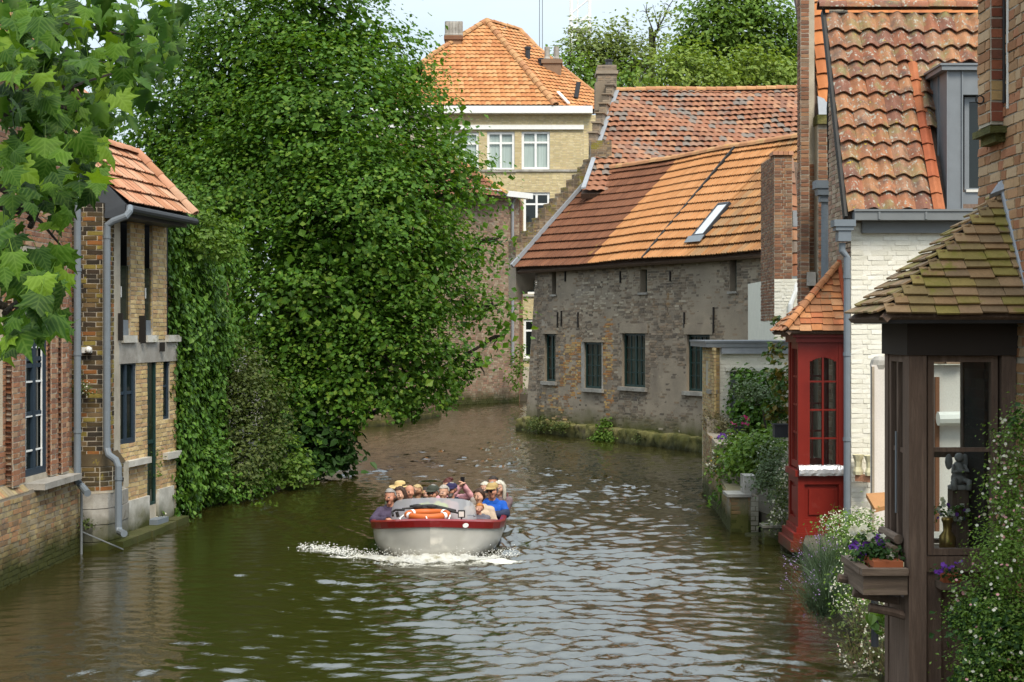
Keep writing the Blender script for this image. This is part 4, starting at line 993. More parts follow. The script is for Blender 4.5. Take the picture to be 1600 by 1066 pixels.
# ------------------------------------------------------------------ the grey brick house on the bend
def grey_house():
    W = Wall((.45, 49.5), (.45 + .506 * 13.2, 49.5 - .8625 * 13.2)); t = thing('grey_canal_house', 'large grey weathered brick canal house with orange and rust tile roof on the bend', 'house', (3, 46, 0))
    rects = [W.rect(851, 522, 868, 596), W.rect(914, 535, 941, 607), W.rect(972, 521, 1008, 605), W.rect(1073, 523, 1109, 612)]
    slits = [W.rect(862.5, 422, 869, 460), W.rect(1000, 421, 1011, 457), W.rect(1140, 404, 1151, 455)]
    u0 = W.u(839)
    wall = panel(W, u0, -1.2, W.len, 5.75, rects + slits, .35, MT['mortar_grey'], t)
    g = Geo(); g.prism([W.pt(W.u(819), -1.2), W.pt(u0, -1.2), W.pt(u0, 5.0), W.pt(W.u(836), 5.0), W.pt(W.u(828), 2.6)], -W.n * .6); g.obj('battered_corner', MT['mortar_grey'], wall)
    left = Wall(W.pt(u0, 0, -6)[:2], W.pt(u0, 0, -.02)[:2]); panel(left, 0, -1, 6, 5.7, [], .3, MT['mortar_grey'], t, 'end_wall')
    holes = [(a - .02, b - .02, c + .02, d + .02) for a, b, c, d in rects + slits]
    B = Batch(); poly = [(W.u(820), .1), (W.len, .1), (W.len, 5.7), (W.u(837), 5.7), (W.u(829), 2.6)]
    # the brick face has crumbled away in places: bricks sit deeper or are gone under the old render
    lay(B, W, poly, holes, bl=.22, bh=.062, j=.013, jit=2.0, proud=.004, lean=lambda u, z: .012 * mnoise.noise(Vector((u * 3, z * 3, 9))) - .012 * max(0, min(1, 3 * mnoise.noise(Vector((u * .55, z * .6, 3))) + .5 * (u - 5) / 5 - .2 * (z - 2))), skip=.0)
    # bare orange and yellow bricks around the second window, thinning out at the edges; pale ones high up
    sets = [Batch(), Batch(), Batch()]
    for tm, M in B.it:
        p = M[:3, 3]; x, y = HX + p[0] * K / p[1], HY - (p[2] - CZ) * K / p[1]; nz_ = mnoise.noise(Vector((x * .05, y * .03, 1))) * .9
        f = max(math.exp(-((x - 892 - (y - 580) * -.1) / 17) ** 2 - ((y - 578) / 52) ** 4), 1.1 * math.exp(-((x - 949) / 7) ** 2 - ((y - 570) / 68) ** 6), .3 * math.exp(-((x - 870) / 40) ** 2 - ((y - 630) / 30) ** 2))
        h = math.exp(-((x - 930) / 55) ** 2 - ((y - 460) / 34) ** 2) * .7
        k = 1 if random.random() < f * 2.0 + nz_ * f - .1 else (2 if random.random() < h + nz_ * .3 else 0)
        sets[k].it.append((tm, M))
    for q, nm_ in zip(sets, (MT['brick_grey'], mat('bare_orange_brick', [(.42, .23, .08), (.36, .17, .06), (.46, .31, .13), (.28, .15, .07), (.38, .26, .12), (.22, .15, .1)], nscale=5), mat('pale_grey_brick', [(.34, .285, .21), (.29, .24, .18), (.4, .34, .26)], nscale=3))): q.emit(wall, 'brick', nm_, 'brickwork', 0)
    for k, r in enumerate(rects):
        a, b, c, d = r; cols = (2, 3, 4, 4)[k]; mull = ((1,), (), (2,), (2,))[k]
        window(W, a, b, c, d, cols, 4 if k != 1 else 4, t, MT['dkgreen'], MT['glass_smoke'], fw=.07, bw=.028, inset=.12 if k != 1 else .06, mull=mull, backing=('curtain', MT['room_green']))
        g = Geo(); g.wbox(W, a - .12, b - .12, c + .12, b - .004, -.1, .1); g.obj('window_sill', MT['stone'], t)
        g = Geo(); g.wbox(W, a - .1, d + .004, c + .15, d + (.07 if k < 2 else .3), -.1, .03 if k > 1 else .06); g.obj('lintel', MT['mortar_grey'], t)
    a, b, c, d = rects[1]; g = Geo(); g.wbox(W, a - .18, b, a - .005, d, -.1, .03); g.wbox(W, c + .005, b, c + .06, d, -.1, .03); g.obj('window_surround', MT['stone'], t)
    for a, b, c, d in slits:
        g = Geo(); g.wbox(W, a, b, c, d, -.3, -.22); g.obj('slit_shutter', MT['dkgreen'], t)
        g = Geo(); g.wbox(W, a - .05, b - .07, c + .05, b - .004, -.1, .06); g.obj('window_sill', MT['stone'], t)
    for x, y0, y1 in ((872, 488, 512), (878, 486, 510), (904, 488, 512), (884, 424, 440), (970, 424, 442), (1070, 488, 512), (1116, 480, 520), (1048, 424, 440)):
        u, z0 = W.uz(x, y1); _, z1 = W.uz(x, y0); g = Geo(); g.wbox(W, u - .015, z0, u + .015, z1, 0, .05); g.obj('wall_anchor', MT['iron'], t)
    # moss-grown footing with an uneven top
    n, m = 260, 14; V = []; ua, ub = W.u(818), W.len
    for i in range(n):
        u = ua + (ub - ua) * i / (n - 1)
        top = .42 + .09 * mnoise.noise(Vector((u * 1.3, 0, 0))) + .05 * mnoise.noise(Vector((u * 5, 0, 4)))
        for k in range(m):
            f = k / (m - 1); z = -.6 + (top + .6) * min(1, f * 1.25); o = .3 + .1 * mnoise.noise(Vector((u * 1.7, z * 2, 1))) + .07 * mnoise.noise(Vector((u * 6, z * 7, 1))) + .04 * mnoise.noise(Vector((u * 17, z * 17, 1)))
            if f > .8: o *= (1 - f) / .2
            V.append(W.pt(u, z, o))
    i = (np.arange(n - 1)[:, None] * m + np.arange(m - 1)[None, :]).ravel(); me = mk_mesh('mossy_footing', V, [np.stack([i, i + m, i + m + 1, i + 1], 1)], MT['mossy'], True); link('mossy_footing', me, t)
    # roof
    uA = W.u(817); uB = W.u(1192); run = 3.6; rise = 3.62
    O, eu, ev, en = plane_axes(W.pt(uA, 5.6, .38), W.pt(uB, 5.6, .38), W.pt(uA, 5.6 + rise, .38 - run)); sl = math.hypot(run, rise); Lr = uB - uA + 1.6
    warp = lambda u, v: .028 * math.sin(u * .9 + 1) + .03 * math.sin(v * 1.1) - .03 * abs(math.sin(u * .5))
    g = Geo(); g.prism([O - en * .14, O + eu * Lr - en * .14, O + eu * Lr + ev * sl - en * .14, O + ev * sl - en * .14], -en * .1); rf = g.obj('roof', MT['wood'], t)
    cuts = [0, W.u(934) - uA, W.u(1022) - uA, W.u(1088) - uA, Lr]
    sky_ = [uv_of(on_plane(x, y, O, en), O, eu, ev) for x, y in ((1084, 374), (1099, 374), (1134, 323), (1117, 323))]
    for k, mt in enumerate(('tile_rust', 'tile_mid', 'tile_mid', 'tile_dirty')):
        a, b = cuts[k] + (.03 if k == 2 else 0), cuts[k + 1] - (.03 if k == 1 else 0); bt = Batch()
        tile_facet(bt, O, eu, ev, en, rectp(a, 0, b, sl), .235, .4, INTERTILE, .3, tilt=.13, jit=.35, warp=warp)
        bt.emit(rf, 'roof_tile', MT[mt], 'roof_tiles', 0)
    g = Geo(); u = cuts[2]; g.prism([O + eu * (u - .04) + en * .02, O + eu * (u + .04) + en * .02, O + eu * (u + .04) + ev * sl + en * .02, O + eu * (u - .04) + ev * sl + en * .02], en * .09); g.obj('party_seam', MT['iron'], rf)
    # the overhang on the right bends down a little
    cap = Batch(); n = 6
    for k in range(n):
        a = O + eu * (Lr * k / n) + ev * sl + en * (warp(Lr * k / n, sl)); b = O + eu * (Lr * (k + 1) / n) + ev * sl + en * warp(Lr * (k + 1) / n, sl); ridge_run(cap, a, b, .15, .36)
    cap.emit(rf, 'ridge_tile', MT['ridge'])
    us = [p[0] for p in sky_]; vs = [p[1] for p in sky_]; ua_, ub_, va, vb = us[0], us[1], vs[0], vs[3]
    sk = Geo(); q = lambda u, v, h: O + eu * u + ev * v + en * h
    uc = (ua_ + ub_) / 2; wd = .27
    for (a, b, c, d) in ((uc - wd, va, uc - wd + .05, vb), (uc + wd - .05, va, uc + wd, vb), (uc - wd + .05, va, uc + wd - .05, va + .08), (uc - wd + .05, vb - .08, uc + wd - .05, vb)):
        sk.prism([q(a, b, .03), q(c, b, .03), q(c, d, .03), q(a, d, .03)], en * .1)
    s_ = sk.obj('skylight', MT['charcoal'], t)
    sk = Geo(); sk.prism([q(uc - wd + .05, va + .08, .09), q(uc + wd - .05, va + .08, .09), q(uc + wd - .05, vb - .08, .09), q(uc - wd + .05, vb - .08, .09)], en * .02); sk.obj('pane', plain('sky_lit_glass', (.5, .52, .55), .05, spec=.8), s_)
    sk = Geo(); sk.prism([q(uc - wd - .1, va - .25, .1), q(uc + wd + .1, va - .25, .1), q(uc + wd + .1, va, .12), q(uc - wd - .1, va, .12)], en * .02); sk.obj('lead_apron', MT['zinc'], s_)
    # gable parapet on the left, mossy and stepped, with a stub of chimney at its top
    Bt = Batch(); g = Geo(); n = 15; base = W.off(0)
    for k in range(n):
        f0, f1 = k / n, (k + 1) / n; a, b = run * f0, run * f1; z = 5.6 + rise * f1 + .62 + random.uniform(-.06, .08)
        p = [W.pt(uA - .48, 0, .3 - a), W.pt(uA + .03, 0, .3 - a), W.pt(uA + .03, 0, .3 - b), W.pt(uA - .48, 0, .3 - b)]
        g.prism([(x[0], x[1], z - 2.0) for x in p], (0, 0, 2.0)); wf = Wall(p[0][:2], p[1][:2]); lay(Bt, wf, rectp(0, z - .5, wf.len, z + .04), bl=.22, bh=.07, j=.012, jit=2.5)
        ws = Wall(p[1][:2], p[2][:2]); lay(Bt, ws, rectp(0, z - .4, ws.len, z + .03), bl=.2, bh=.07, j=.012, jit=2); ws = Wall(p[3][:2], p[0][:2]); lay(Bt, ws, rectp(0, z - 1.4, ws.len, z + .03), bl=.2, bh=.07, j=.012, jit=2)
    p = W.pt(uA - .1, 0, .3 - run); c = at(962, 222, p[1]); g.box((p[0] - .35, p[1] - .35, 8.6), (p[0] + .4, p[1] + .35, c[2])); w = Wall((p[0] - .35, p[1] - .35), (p[0] + .4, p[1] - .35)); lay(Bt, w, rectp(0, 8.8, .75, c[2]), bl=.22, bh=.07, j=.013)
    gb = g.obj('gable_parapet', MT['mortar_grey'], t); Bt.emit(gb, 'brick', mat('lichened_parapet_brick', [(.2, .14, .09), (.16, .11, .07), (.24, .17, .1), (.13, .1, .07)], nscale=4, spots=[((.2, .17, .03), 2.2, .52, .12), ((.4, .27, .02), 3, .66, .04)]), 'brickwork', 0)
    g = Geo(); g.prism([q(.02, 0, .1), q(.14, 0, .1), q(.14, sl * .82, .1), q(.02, sl * .82, .1)], en * .12); g.obj('lead_flashing', MT['lead'], gb)
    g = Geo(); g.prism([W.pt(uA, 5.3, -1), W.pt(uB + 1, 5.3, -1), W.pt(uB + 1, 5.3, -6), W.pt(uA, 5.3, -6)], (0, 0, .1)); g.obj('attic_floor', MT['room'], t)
grey_house()

# ------------------------------------------------------------------ brick stack, tall narrow gable, annex: the houses up the right bank
def brick_stack():
    t = thing('brick_chimney_stack', 'tall square brick stack with clay coping and white painted foot', 'chimney', (6.5, 34.5, 0))
    X0, X1, Y0, Y1 = 6.27, 6.7, 34.0, 35.8; zt = CZ + (HY - 243) * 34 / K; zw = CZ + (HY - 436) * 34 / K
    g = Geo(); g.box((X0, Y0, zw), (X1, Y1, zt)); st = g.obj('stack', MT['mortar_pale'], t)
    B = Batch(); lay(B, Wall((X0, Y0), (X1, Y0)), rectp(0, zw, X1 - X0, zt), bl=.21, bh=.062); lay(B, Wall((X0, Y1), (X0, Y0)), rectp(0, zw - 1.0, Y1 - Y0, zt), bl=.21, bh=.062); B.emit(st, 'brick', MT['brick_stack'], 'brickwork', 300)
    g = Geo(); g.box((X0 + .002, Y0, .5), (X1 + .7, Y1 + 2, zw)); ft = g.obj('foot', MT['white_brick'], t); B = Batch(); lay(B, Wall((X0, Y0), (X1 + .7, Y0)), rectp(0, 2.8, X1 + .7 - X0, zw), bl=.21, bh=.062, proud=.005); B.emit(ft, 'brick', MT['white_brick'], 'brickwork', 60)
    Bc = Batch(); 
    for k in range(4): M = np.eye(4); M[:3, 0] = (.0, .24, 0); M[:3, 1] = (.0, 0, .0); M = np.diag([.118, .24, .1, 1.0]); M[:3, 3] = (X0 + .02 + k * .125, Y0 - .04, zt + .005); Bc.add(Tmpl([(-.5, -.1, 0), (.5, -.1, 0), (.5, 2, 0), (-.5, 2, 0), (-.45, -.1, .9), (.45, -.1, .9), (.45, 2, .9), (-.45, 2, .9)], [(0, 1, 5, 4), (1, 2, 6, 5), (2, 3, 7, 6), (3, 0, 4, 7), (4, 5, 6, 7)]), M)
    Bc.emit(st, 'coping_tile', MT['tile_loggia'])
    # narrow strip of pantiles between the stack and the tall gable
    O, eu, ev, en = plane_axes((X1 + .02, 34.3, 4.75), (X1 + .5, 34.3, 4.75), (X1 + .02, 36.0, 8.9)); b = Batch(); tile_facet(b, O, eu, ev, en, rectp(.03, 0, .33, 3.1), .26, .32, PANTILE, .2); g = Geo(); g.prism([O - en * .05, O + eu * .5 - en * .05, O + eu * .5 + ev * 3.2 - en * .05, O + ev * 3.2 - en * .05], -en * .1); r = g.obj('tiled_slope', MT['wood'], t); b.emit(r, 'roof_tile', MT['tile_old'])
    g = Geo(); g.box((X1 - .02, 34.1, 4.62), (X1 + .35, 34.3, 4.78)); g.obj('gutter', MT['zinc'], t)
    g = Geo(); g.tube([(X1 + .1, 34.05, 4.62), (X1 + .08, 34.0, 4.4), (X1 - .05, 33.95, 4.1), (X1 - .06, 33.95, 3.2)], .06, 8); g.obj('drainpipe', MT['white'], t)
    g = Geo(); g.box(at(1239, 354, 34.2) - (0, 0, .0), at(1245, 330, 34.4)); g.obj('lead_patch', MT['lead'], t)
brick_stack()

def tall_house():
    t = thing('tall_brick_house', 'tall narrow red brick house with orange pantile roof rising above the frame', 'house', (6, 26.5, 0))
    Y = 26.0; X = lambda px, y=Y: (px - HX) * y / K
    B = Batch(); g = Geo()
    g.box((X(1251), Y, -.5), (X(1264.5), Y + .29, 12.5)); g.box((X(1264.5) - .02, Y + .3, -.5), (X(1278), 26.9, 12.2)); g.box((X(1278), Y, -.5), (X(1297), 27.6, 7.25)); g.box((X(1297), Y + .12, -.5), (10, 28.5, 7.2))
    wl = g.obj('wall', MT['mortar_pale'], t)
    lay(B, Wall((X(1251), Y), (X(1264.5), Y)), rectp(0, 2.0, X(1264.5) - X(1251), 10.4), bl=.21, bh=.062)
    lay(B, Wall((X(1278), Y), (X(1297), Y)), rectp(0, 2.0, X(1297) - X(1278), 7.2), bl=.21, bh=.062)
    lay(B, Wall((X(1264.5), Y + .3), (X(1278), Y + .3)), rectp(0, 2, X(1278) - X(1264.5), 6.6), bl=.21, bh=.062)
    lay(B, Wall((X(1297), Y + .12), (6.6, Y + .12)), rectp(0, 3, 6.6 - X(1297), 7.1), bl=.21, bh=.062)
    lay(B, Wall((X(1251), 26.28), (X(1251), Y)), rectp(0, 2, .28, 10.4), bl=.21, bh=.062)
    B.emit(wl, 'brick', MT['brick_stack'], 'brickwork', 300)
    g = Geo(); g.box((X(1276), Y - .08, 7.25), (X(1299), Y + .4, 7.42)); g.obj('corbel', MT['mossy'], t)
    g = Geo(); g.prism([(X(1279), Y - .03, 7.42), (X(1298), Y - .03, 7.42), (X(1296), Y + .25, 7.75), (X(1282), Y + .25, 7.8)], (0, .05, .02)); g.obj('lead_cap', MT['lead'], t)
    g = Geo(); g.box((X(1260), Y - .05, 4.3), (X(1274), Y + .3, 4.55)); g.obj('corbel_stone', MT['stone'], t)
    O, eu, ev, en = plane_axes((X(1281), Y + .05, 7.2), (9.5, Y + .05, 7.2), (X(1281), Y + 2.2, 11.6)); pl = (O, en)
    poly = [uv_of(on_plane(x, y, *pl), O, eu, ev) for x, y in ((1281, 188), (1300, 188), (1300, 40), (1545, 30), (1545, -60), (1262, -60))]
    g = Geo(); g.prism([O + ev * .0 - en * .08, O + eu * 3.6 - en * .08, O + eu * 3.6 + ev * 4.8 - en * .08, O - eu * .25 + ev * 4.8 - en * .08], -en * .12); rf = g.obj('roof', MT['wood'], t)
    b = Batch(); tile_facet(b, O, eu, ev, en, poly, .29, .335, PANTILE, .17); b.emit(rf, 'roof_tile', MT['tile_orange'])
    # hopper and downpipe
    g = Geo(); a = at(1288, 300, 25.4); w = .14
    g.box((a[0] - .17, 25.3, a[2] + .06), (a[0] + .17, 25.6, a[2] + .2)); g.prism([(a[0] - .14, 25.32, a[2] + .06), (a[0] + .14, 25.32, a[2] + .06), (a[0] + .14, 25.58, a[2] + .06), (a[0] - .14, 25.58, a[2] + .06)], (.02, 0, -.12)); g.box((a[0] - .08, 25.36, a[2] - .18), (a[0] + .1, 25.54, a[2] - .06))
    g.tube([(a[0] + .02, 25.45, a[2] - .15), (a[0] + .02, 25.45, 3.9)], .065, 10); g.obj('drainpipe', MT['pipe'], t)
    g = Geo(); p = [at(1303, 60, 24.2), at(1296, 170, 24.4), at(1298, 282, 25.0)]; g.tube(p, .05, 8); g.obj('bargeboard', MT['iron'], t)
tall_house()

def annex():
    t = thing('canal_annex', 'low white painted annex with flat zinc roof edge and brick pier', 'annex', (5, 31, 0))
    Y = 30.5; X0, Xp, X1 = 4.28, 4.46, 6.25
    g = Geo(); g.box((X0, Y + .02, -.8), (Xp, 32, 3.1)); pr = g.obj('brick_pier', MT['mortar_pale'], t)
    B = Batch(); lay(B, Wall((X0, Y + .02), (Xp, Y + .02)), rectp(0, 0, Xp - X0, 3.1), bl=.2, bh=.062); lay(B, Wall((X0, 31.9), (X0, Y + .02)), rectp(0, 0, 1.88, 3.1), [(.5, 2.3, .9, 2.8)], bl=.2, bh=.062); B.emit(pr, 'brick', MT['brick_yellow'], 'brickwork', 200)
    W = Wall((Xp, Y), (X1, Y)); wl = panel(W, 0, .5, W.len, 3.1, [W.rect(1141, 580, 1152, 690)], .3, MT['white_paint'], t)
    B = Batch(); lay(B, W, rectp(0, 1.0, W.len, 3.08), [W.rect(1141, 580, 1152, 690)], bl=.21, bh=.062, proud=.004); B.emit(wl, 'brick', MT['white_brick'], 'brickwork', 300)
    d = W.rect(1141, 580, 1152, 690); g = Geo(); g.wbox(W, d[0], d[1], d[2], d[3], -.2, -.14); g.obj('door', MT['lead'], t)
    g = Geo(); g.wbox(W, d[0] - .1, d[3], d[2] + 1.2, d[3] + .08, -.02, .06); g.obj('lintel', MT['white_paint'], t)
    g = Geo(); g.box((X0 - .14, Y - .12, 3.12), (X1 + .1, 33, 3.22)); g.box((X0 - .16, Y - .14, 3.22), (X1 + .1, 33, 3.26)); g.obj('flat_roof', MT['zinc'], t)
    g = Geo(); g.box((Xp + .02, Y - .1, 2.98), (X1, Y - .03, 3.13)); g.obj('fascia', MT['lead'], t)
    g = Geo(); g.box((X0 - .06, Y - .05, 2.12), (X0 + .12, 30.9, 2.2)); g.obj('ledge_stone', MT['stone'], pr)
    # quay wall of the garden, from the annex to the second pier
    t2 = thing('garden_quay_wall', 'brick quay wall with stepped top and white edged pier in front of the flower garden', 'wall', (4, 27, 0))
    Wq = Wall((4.12, 30.6), (3.77, 24.5)); g = Geo()
    g.prism([Wq.pt(0, -1), Wq.pt(Wq.len, -1), Wq.pt(Wq.len, .62), Wq.pt(3.6, .75), Wq.pt(3.4, 1.3), Wq.pt(.9, 1.35), Wq.pt(.8, 1.62), Wq.pt(0, 1.62)], -Wq.n * .3); w = g.obj('wall', MT['mortar_grey'], t2)
    B = Batch(); lay(B, Wq, [(0, -.1), (Wq.len, -.1), (Wq.len, .6), (3.6, .72), (3.4, 1.28), (.9, 1.33), (.8, 1.6), (0, 1.6)], bl=.2, bh=.062)
    B.emit(w, 'brick', MT['brick_base'], 'brickwork', 200)
    Wp = Wall((3.77, 24.5), (4.25, 24.5)); g = Geo(); g.box((3.77, 24.5, -1), (4.25, 24.95, .62)); p = g.obj('pier', MT['mortar'], t2)
    B = Batch(); lay(B, Wp, rectp(0, -.3, .33, .6), bl=.2, bh=.062); B.emit(p, 'brick', MT['brick_base'], 'brickwork')
    B = Batch(); lay(B, Wp, rectp(.34, -.05, .48, .6), bl=.14, bh=.07, header=False); B.emit(p, 'white_brick', MT['white_brick'], 'brickwork')
    g = Geo(); g.box((3.7, 24.42, .62), (4.12, 24.98, .67)); g.box((4.0, 24.5, .67), (4.2, 24.9, .98)); g.obj('coping_slab', MT['stone'], t2)
    Wm = Wall((3.75, 24.48), (4.35, 22.0)); n, m = 40, 8; V = []
    for i in range(n):
        u = -.55 + (Wm.len + .7) * i / (n - 1); top = -.02 + .1 * mnoise.noise(Vector((u * 2, 5, 0)))
        for k in range(m):
            f = k / (m - 1); z = -.9 + (top + .9) * min(1, f * 1.25); o = .05 + .06 * mnoise.noise(Vector((u * 4, z * 4, 1))); o = o if f <= .8 else o - 1.0 * (f - .8) / .2
            V.append(Wm.pt(u, z, o))
    i = (np.arange(n - 1)[:, None] * m + np.arange(m - 1)[None, :]).ravel(); link('mossy_footing', mk_mesh('mossy_footing', V, [np.stack([i, i + m, i + m + 1, i + 1], 1)], MT['mossy'], True), t2)
annex()

# ------------------------------------------------------------------ white house with the steep lichened roof and zinc dormer
def white_house():
    t = thing('white_house', 'white painted brick house with steep lichened pantile roof and grey zinc dormer', 'house', (6, 22.3, 0))
    W = Wall((5.15, 21.6), (9.0, 21.6)); wl = panel(W, 0, -.8, W.len, 5.12, [], .4, MT['white_paint'], t)
    B = Batch(); lay(B, W, rectp(.0, .8, 2.0, 5.1), bl=.24, bh=.068, proud=.005, jit=.8, j=.007); B.emit(wl, 'brick', MT['white_brick'], 'brickwork', 300)
    We = Wall((5.15, 23.1), (5.15, 21.6)); g = Geo(); gp = [(0, -.8), (1.485, -.8), (1.485, 5.2), (0, 8.7)]
    g.prism([We.pt(u, z) for u, z in gp], -We.n * .3); gb = g.obj('gable_wall', MT['mortar_pale'], t)
    B = Batch(); lay(B, We, gp, bl=.21, bh=.062); B.emit(gb, 'brick', MT['brick_far'], 'brickwork', 0)
    O, eu, ev, en = plane_axes((5.06, 21.42, 5.2), (9.0, 21.42, 5.2), (5.06, 23.0, 8.72)); pl = (O, en); P = lambda x, y: uv_of(on_plane(x, y, *pl), O, eu, ev)
    poly = [P(1324, 333), P(1449, 333), P(1449, 120), P(1545, 106), P(1545, 24), P(1301, 24)]
    sl = P(1400, 15)[1]
    g = Geo(); g.prism([O - en * .08, O + eu * 3.8 - en * .08, O + eu * 3.8 + ev * sl - en * .08, O + ev * sl - en * .08], -en * .1); rf = g.obj('roof', MT['wood'], t)
    b = Batch(); tile_facet(b, O, eu, ev, en, poly, .256, .297, PANTILE, .4, tilt=.15, jit=1.8, u_org=poly[0][0]); b.emit(rf, 'roof_tile', MT['tile_lichen'], smooth=False)
    cap = Batch(); ridge_run(cap, O + ev * sl + en * .04 - eu * .12, O + eu * 3.4 + ev * sl + en * .04, .12, .4); cap.emit(rf, 'ridge_tile', MT['tile_lichen'], smooth=True)
    Bv = Batch()
    for k in range(10):
        v0_ = P(1460, 333)[1] + .29 * k; M = np.eye(4); x0 = P(1446, 330)[0] + .02 * (10 - k) * .5; cv = ev * .985 - en * .12
        M[:3, 0] = eu * .16; M[:3, 1] = cv * .36; M[:3, 2] = en * .3; M[:3, 3] = O + eu * x0 + ev * v0_ + en * .09
        if O[2] + (ev * v0_)[2] < 7.5: Bv.add(PANTILE_FLAT, M)
    Bv.emit(rf, 'verge_tile', mat('new_red_tile', [(.34, .095, .04), (.3, .08, .035), (.36, .12, .05)], rough=.8))
    g = Geo(); g.prism([O - eu * .05 - en * .12, O - eu * .05 + ev * sl - en * .12, O - eu * .05 + ev * sl + en * .02, O - eu * .05 + en * .02], eu * .045); g.obj('bargeboard', MT['iron'], rf)
    # dormer
    x0 = (1478 - HX) * 21.6 / K; d = Wall((x0, 21.55), (x0 + 2.2, 21.55)); zt = 7.42; zb = 5.3
    win = d.rect(1504, 148, 1545, 300); g = Geo(); g.box((x0, 21.55, zb), (x0 + .245, 23.2, zt)); g.box((x0 + .245, 21.75, zb), (x0 + 2.2, 23.2, zt)); g.box((x0 + .245, 21.55, win[3]), (x0 + 2.2, 21.75, zt)); g.box((x0 + .245, 21.6, zb), (x0 + 2.2, 21.75, win[1])); dm = g.obj('dormer', MT['zinc'], t)
    g = Geo(); g.box((x0 - .1, 21.47, zt), (x0 + 2.2, 23.2, zt + .07)); g.box((x0 - .13, 21.45, zt + .07), (x0 + 2.2, 23.2, zt + .1)); g.obj('dormer_roof', MT['zinc'], dm)
    g = Geo()
    for q in (0.0, .225): g.box((x0 + q - .008, 21.525, zb), (x0 + q + .012, 21.55, zt))
    for q in (21.95, 22.3): g.box((x0 - .025, q, zb), (x0, q + .015, zt))
    g.box((x0 - .02, 21.5, zb - .06), (x0 + 2.2, 21.55, zb + .03)); g.obj('standing_seam', MT['zinc'], dm)
    wi = Wall((x0 + .245, 21.75), (x0 + 2.2, 21.75)); window(wi, .06, win[1], 1.2, win[3] - .02, 2, 1, dm, MT['zinc'], MT['glass_dark'], fw=.07, bw=.06, inset=-.05)
    g = Geo(); g.box((x0 + .3, 21.57, win[1] - .0), (x0 + 1.6, 21.75, win[1] + .04)); g.obj('dormer_sill', MT['cream'], dm)
    # gutter, fascia, hopper, pipe
    g = Geo(); z = 5.2; g.box((5.13, 21.28, z - .06), (8.8, 21.47, z + .07)); g.box((5.12, 21.26, z + .07), (8.8, 21.3, z + .1))
    for q in (.35, 1.05, 1.75): g.box((5.13 + q, 21.262, z - .05), (5.16 + q, 21.28, z + .06))
    g.obj('gutter', MT['gutter'], t); g = Geo(); g.box((5.3, 21.5, z - .24), (8.8, 21.6, z - .06)); g.obj('fascia', MT['gutter'], t)
    g = Geo(); a = at(1318, 365, 21.35); g.box((a[0] - .17, 21.2, a[2] + .1), (a[0] + .15, 21.46, a[2] + .2)); g.prism([(a[0] - .14, 21.22, a[2] + .1), (a[0] + .12, 21.22, a[2] + .1), (a[0] + .12, 21.45, a[2] + .1), (a[0] - .14, 21.45, a[2] + .1)], (0, 0, -.06)); g.box((a[0] - .1, 21.24, a[2] - .12), (a[0] + .09, 21.44, a[2] + .06))
    p0 = at(1316, 385, 21.35); p1 = at(1323.5, 402, 21.35); g.tube([p0 + (0, 0, .05), p0 - (0, 0, .07), p1, (p1[0], p1[1], CZ - (912 - HY) * 21.35 / K)], .052, 12)
    for y in (430, 551, 684): c = at(1323.5, y, 21.35); g.tube([c, c - (0, 0, .05)], .062, 12)
    g.obj('drainpipe', MT['pipe'], t)
    # ceramic console by the corner
    g = Geo(); c0 = at(1336, 752, 21.4); g.prism([c0 + (0, 0, 0), c0 + (.28, -.25, 0), c0 + (.28, .1, 0)], (0, 0, .1)); g.obj('console_shelf', MT['tile_loggia'], t)
    for k, (dx, dy) in enumerate(((.05, .0), (.19, -.14))):
        g = Geo(); g.lathe([(.075, 0), (.08, .05), (.055, .12), (.06, .2), (.085, .27), (.095, .3)], c0 + (dx, dy, .1), 8); g.obj('glazed_baluster', plain('cream_glaze', (.6, .55, .36), .3), t)
white_house()

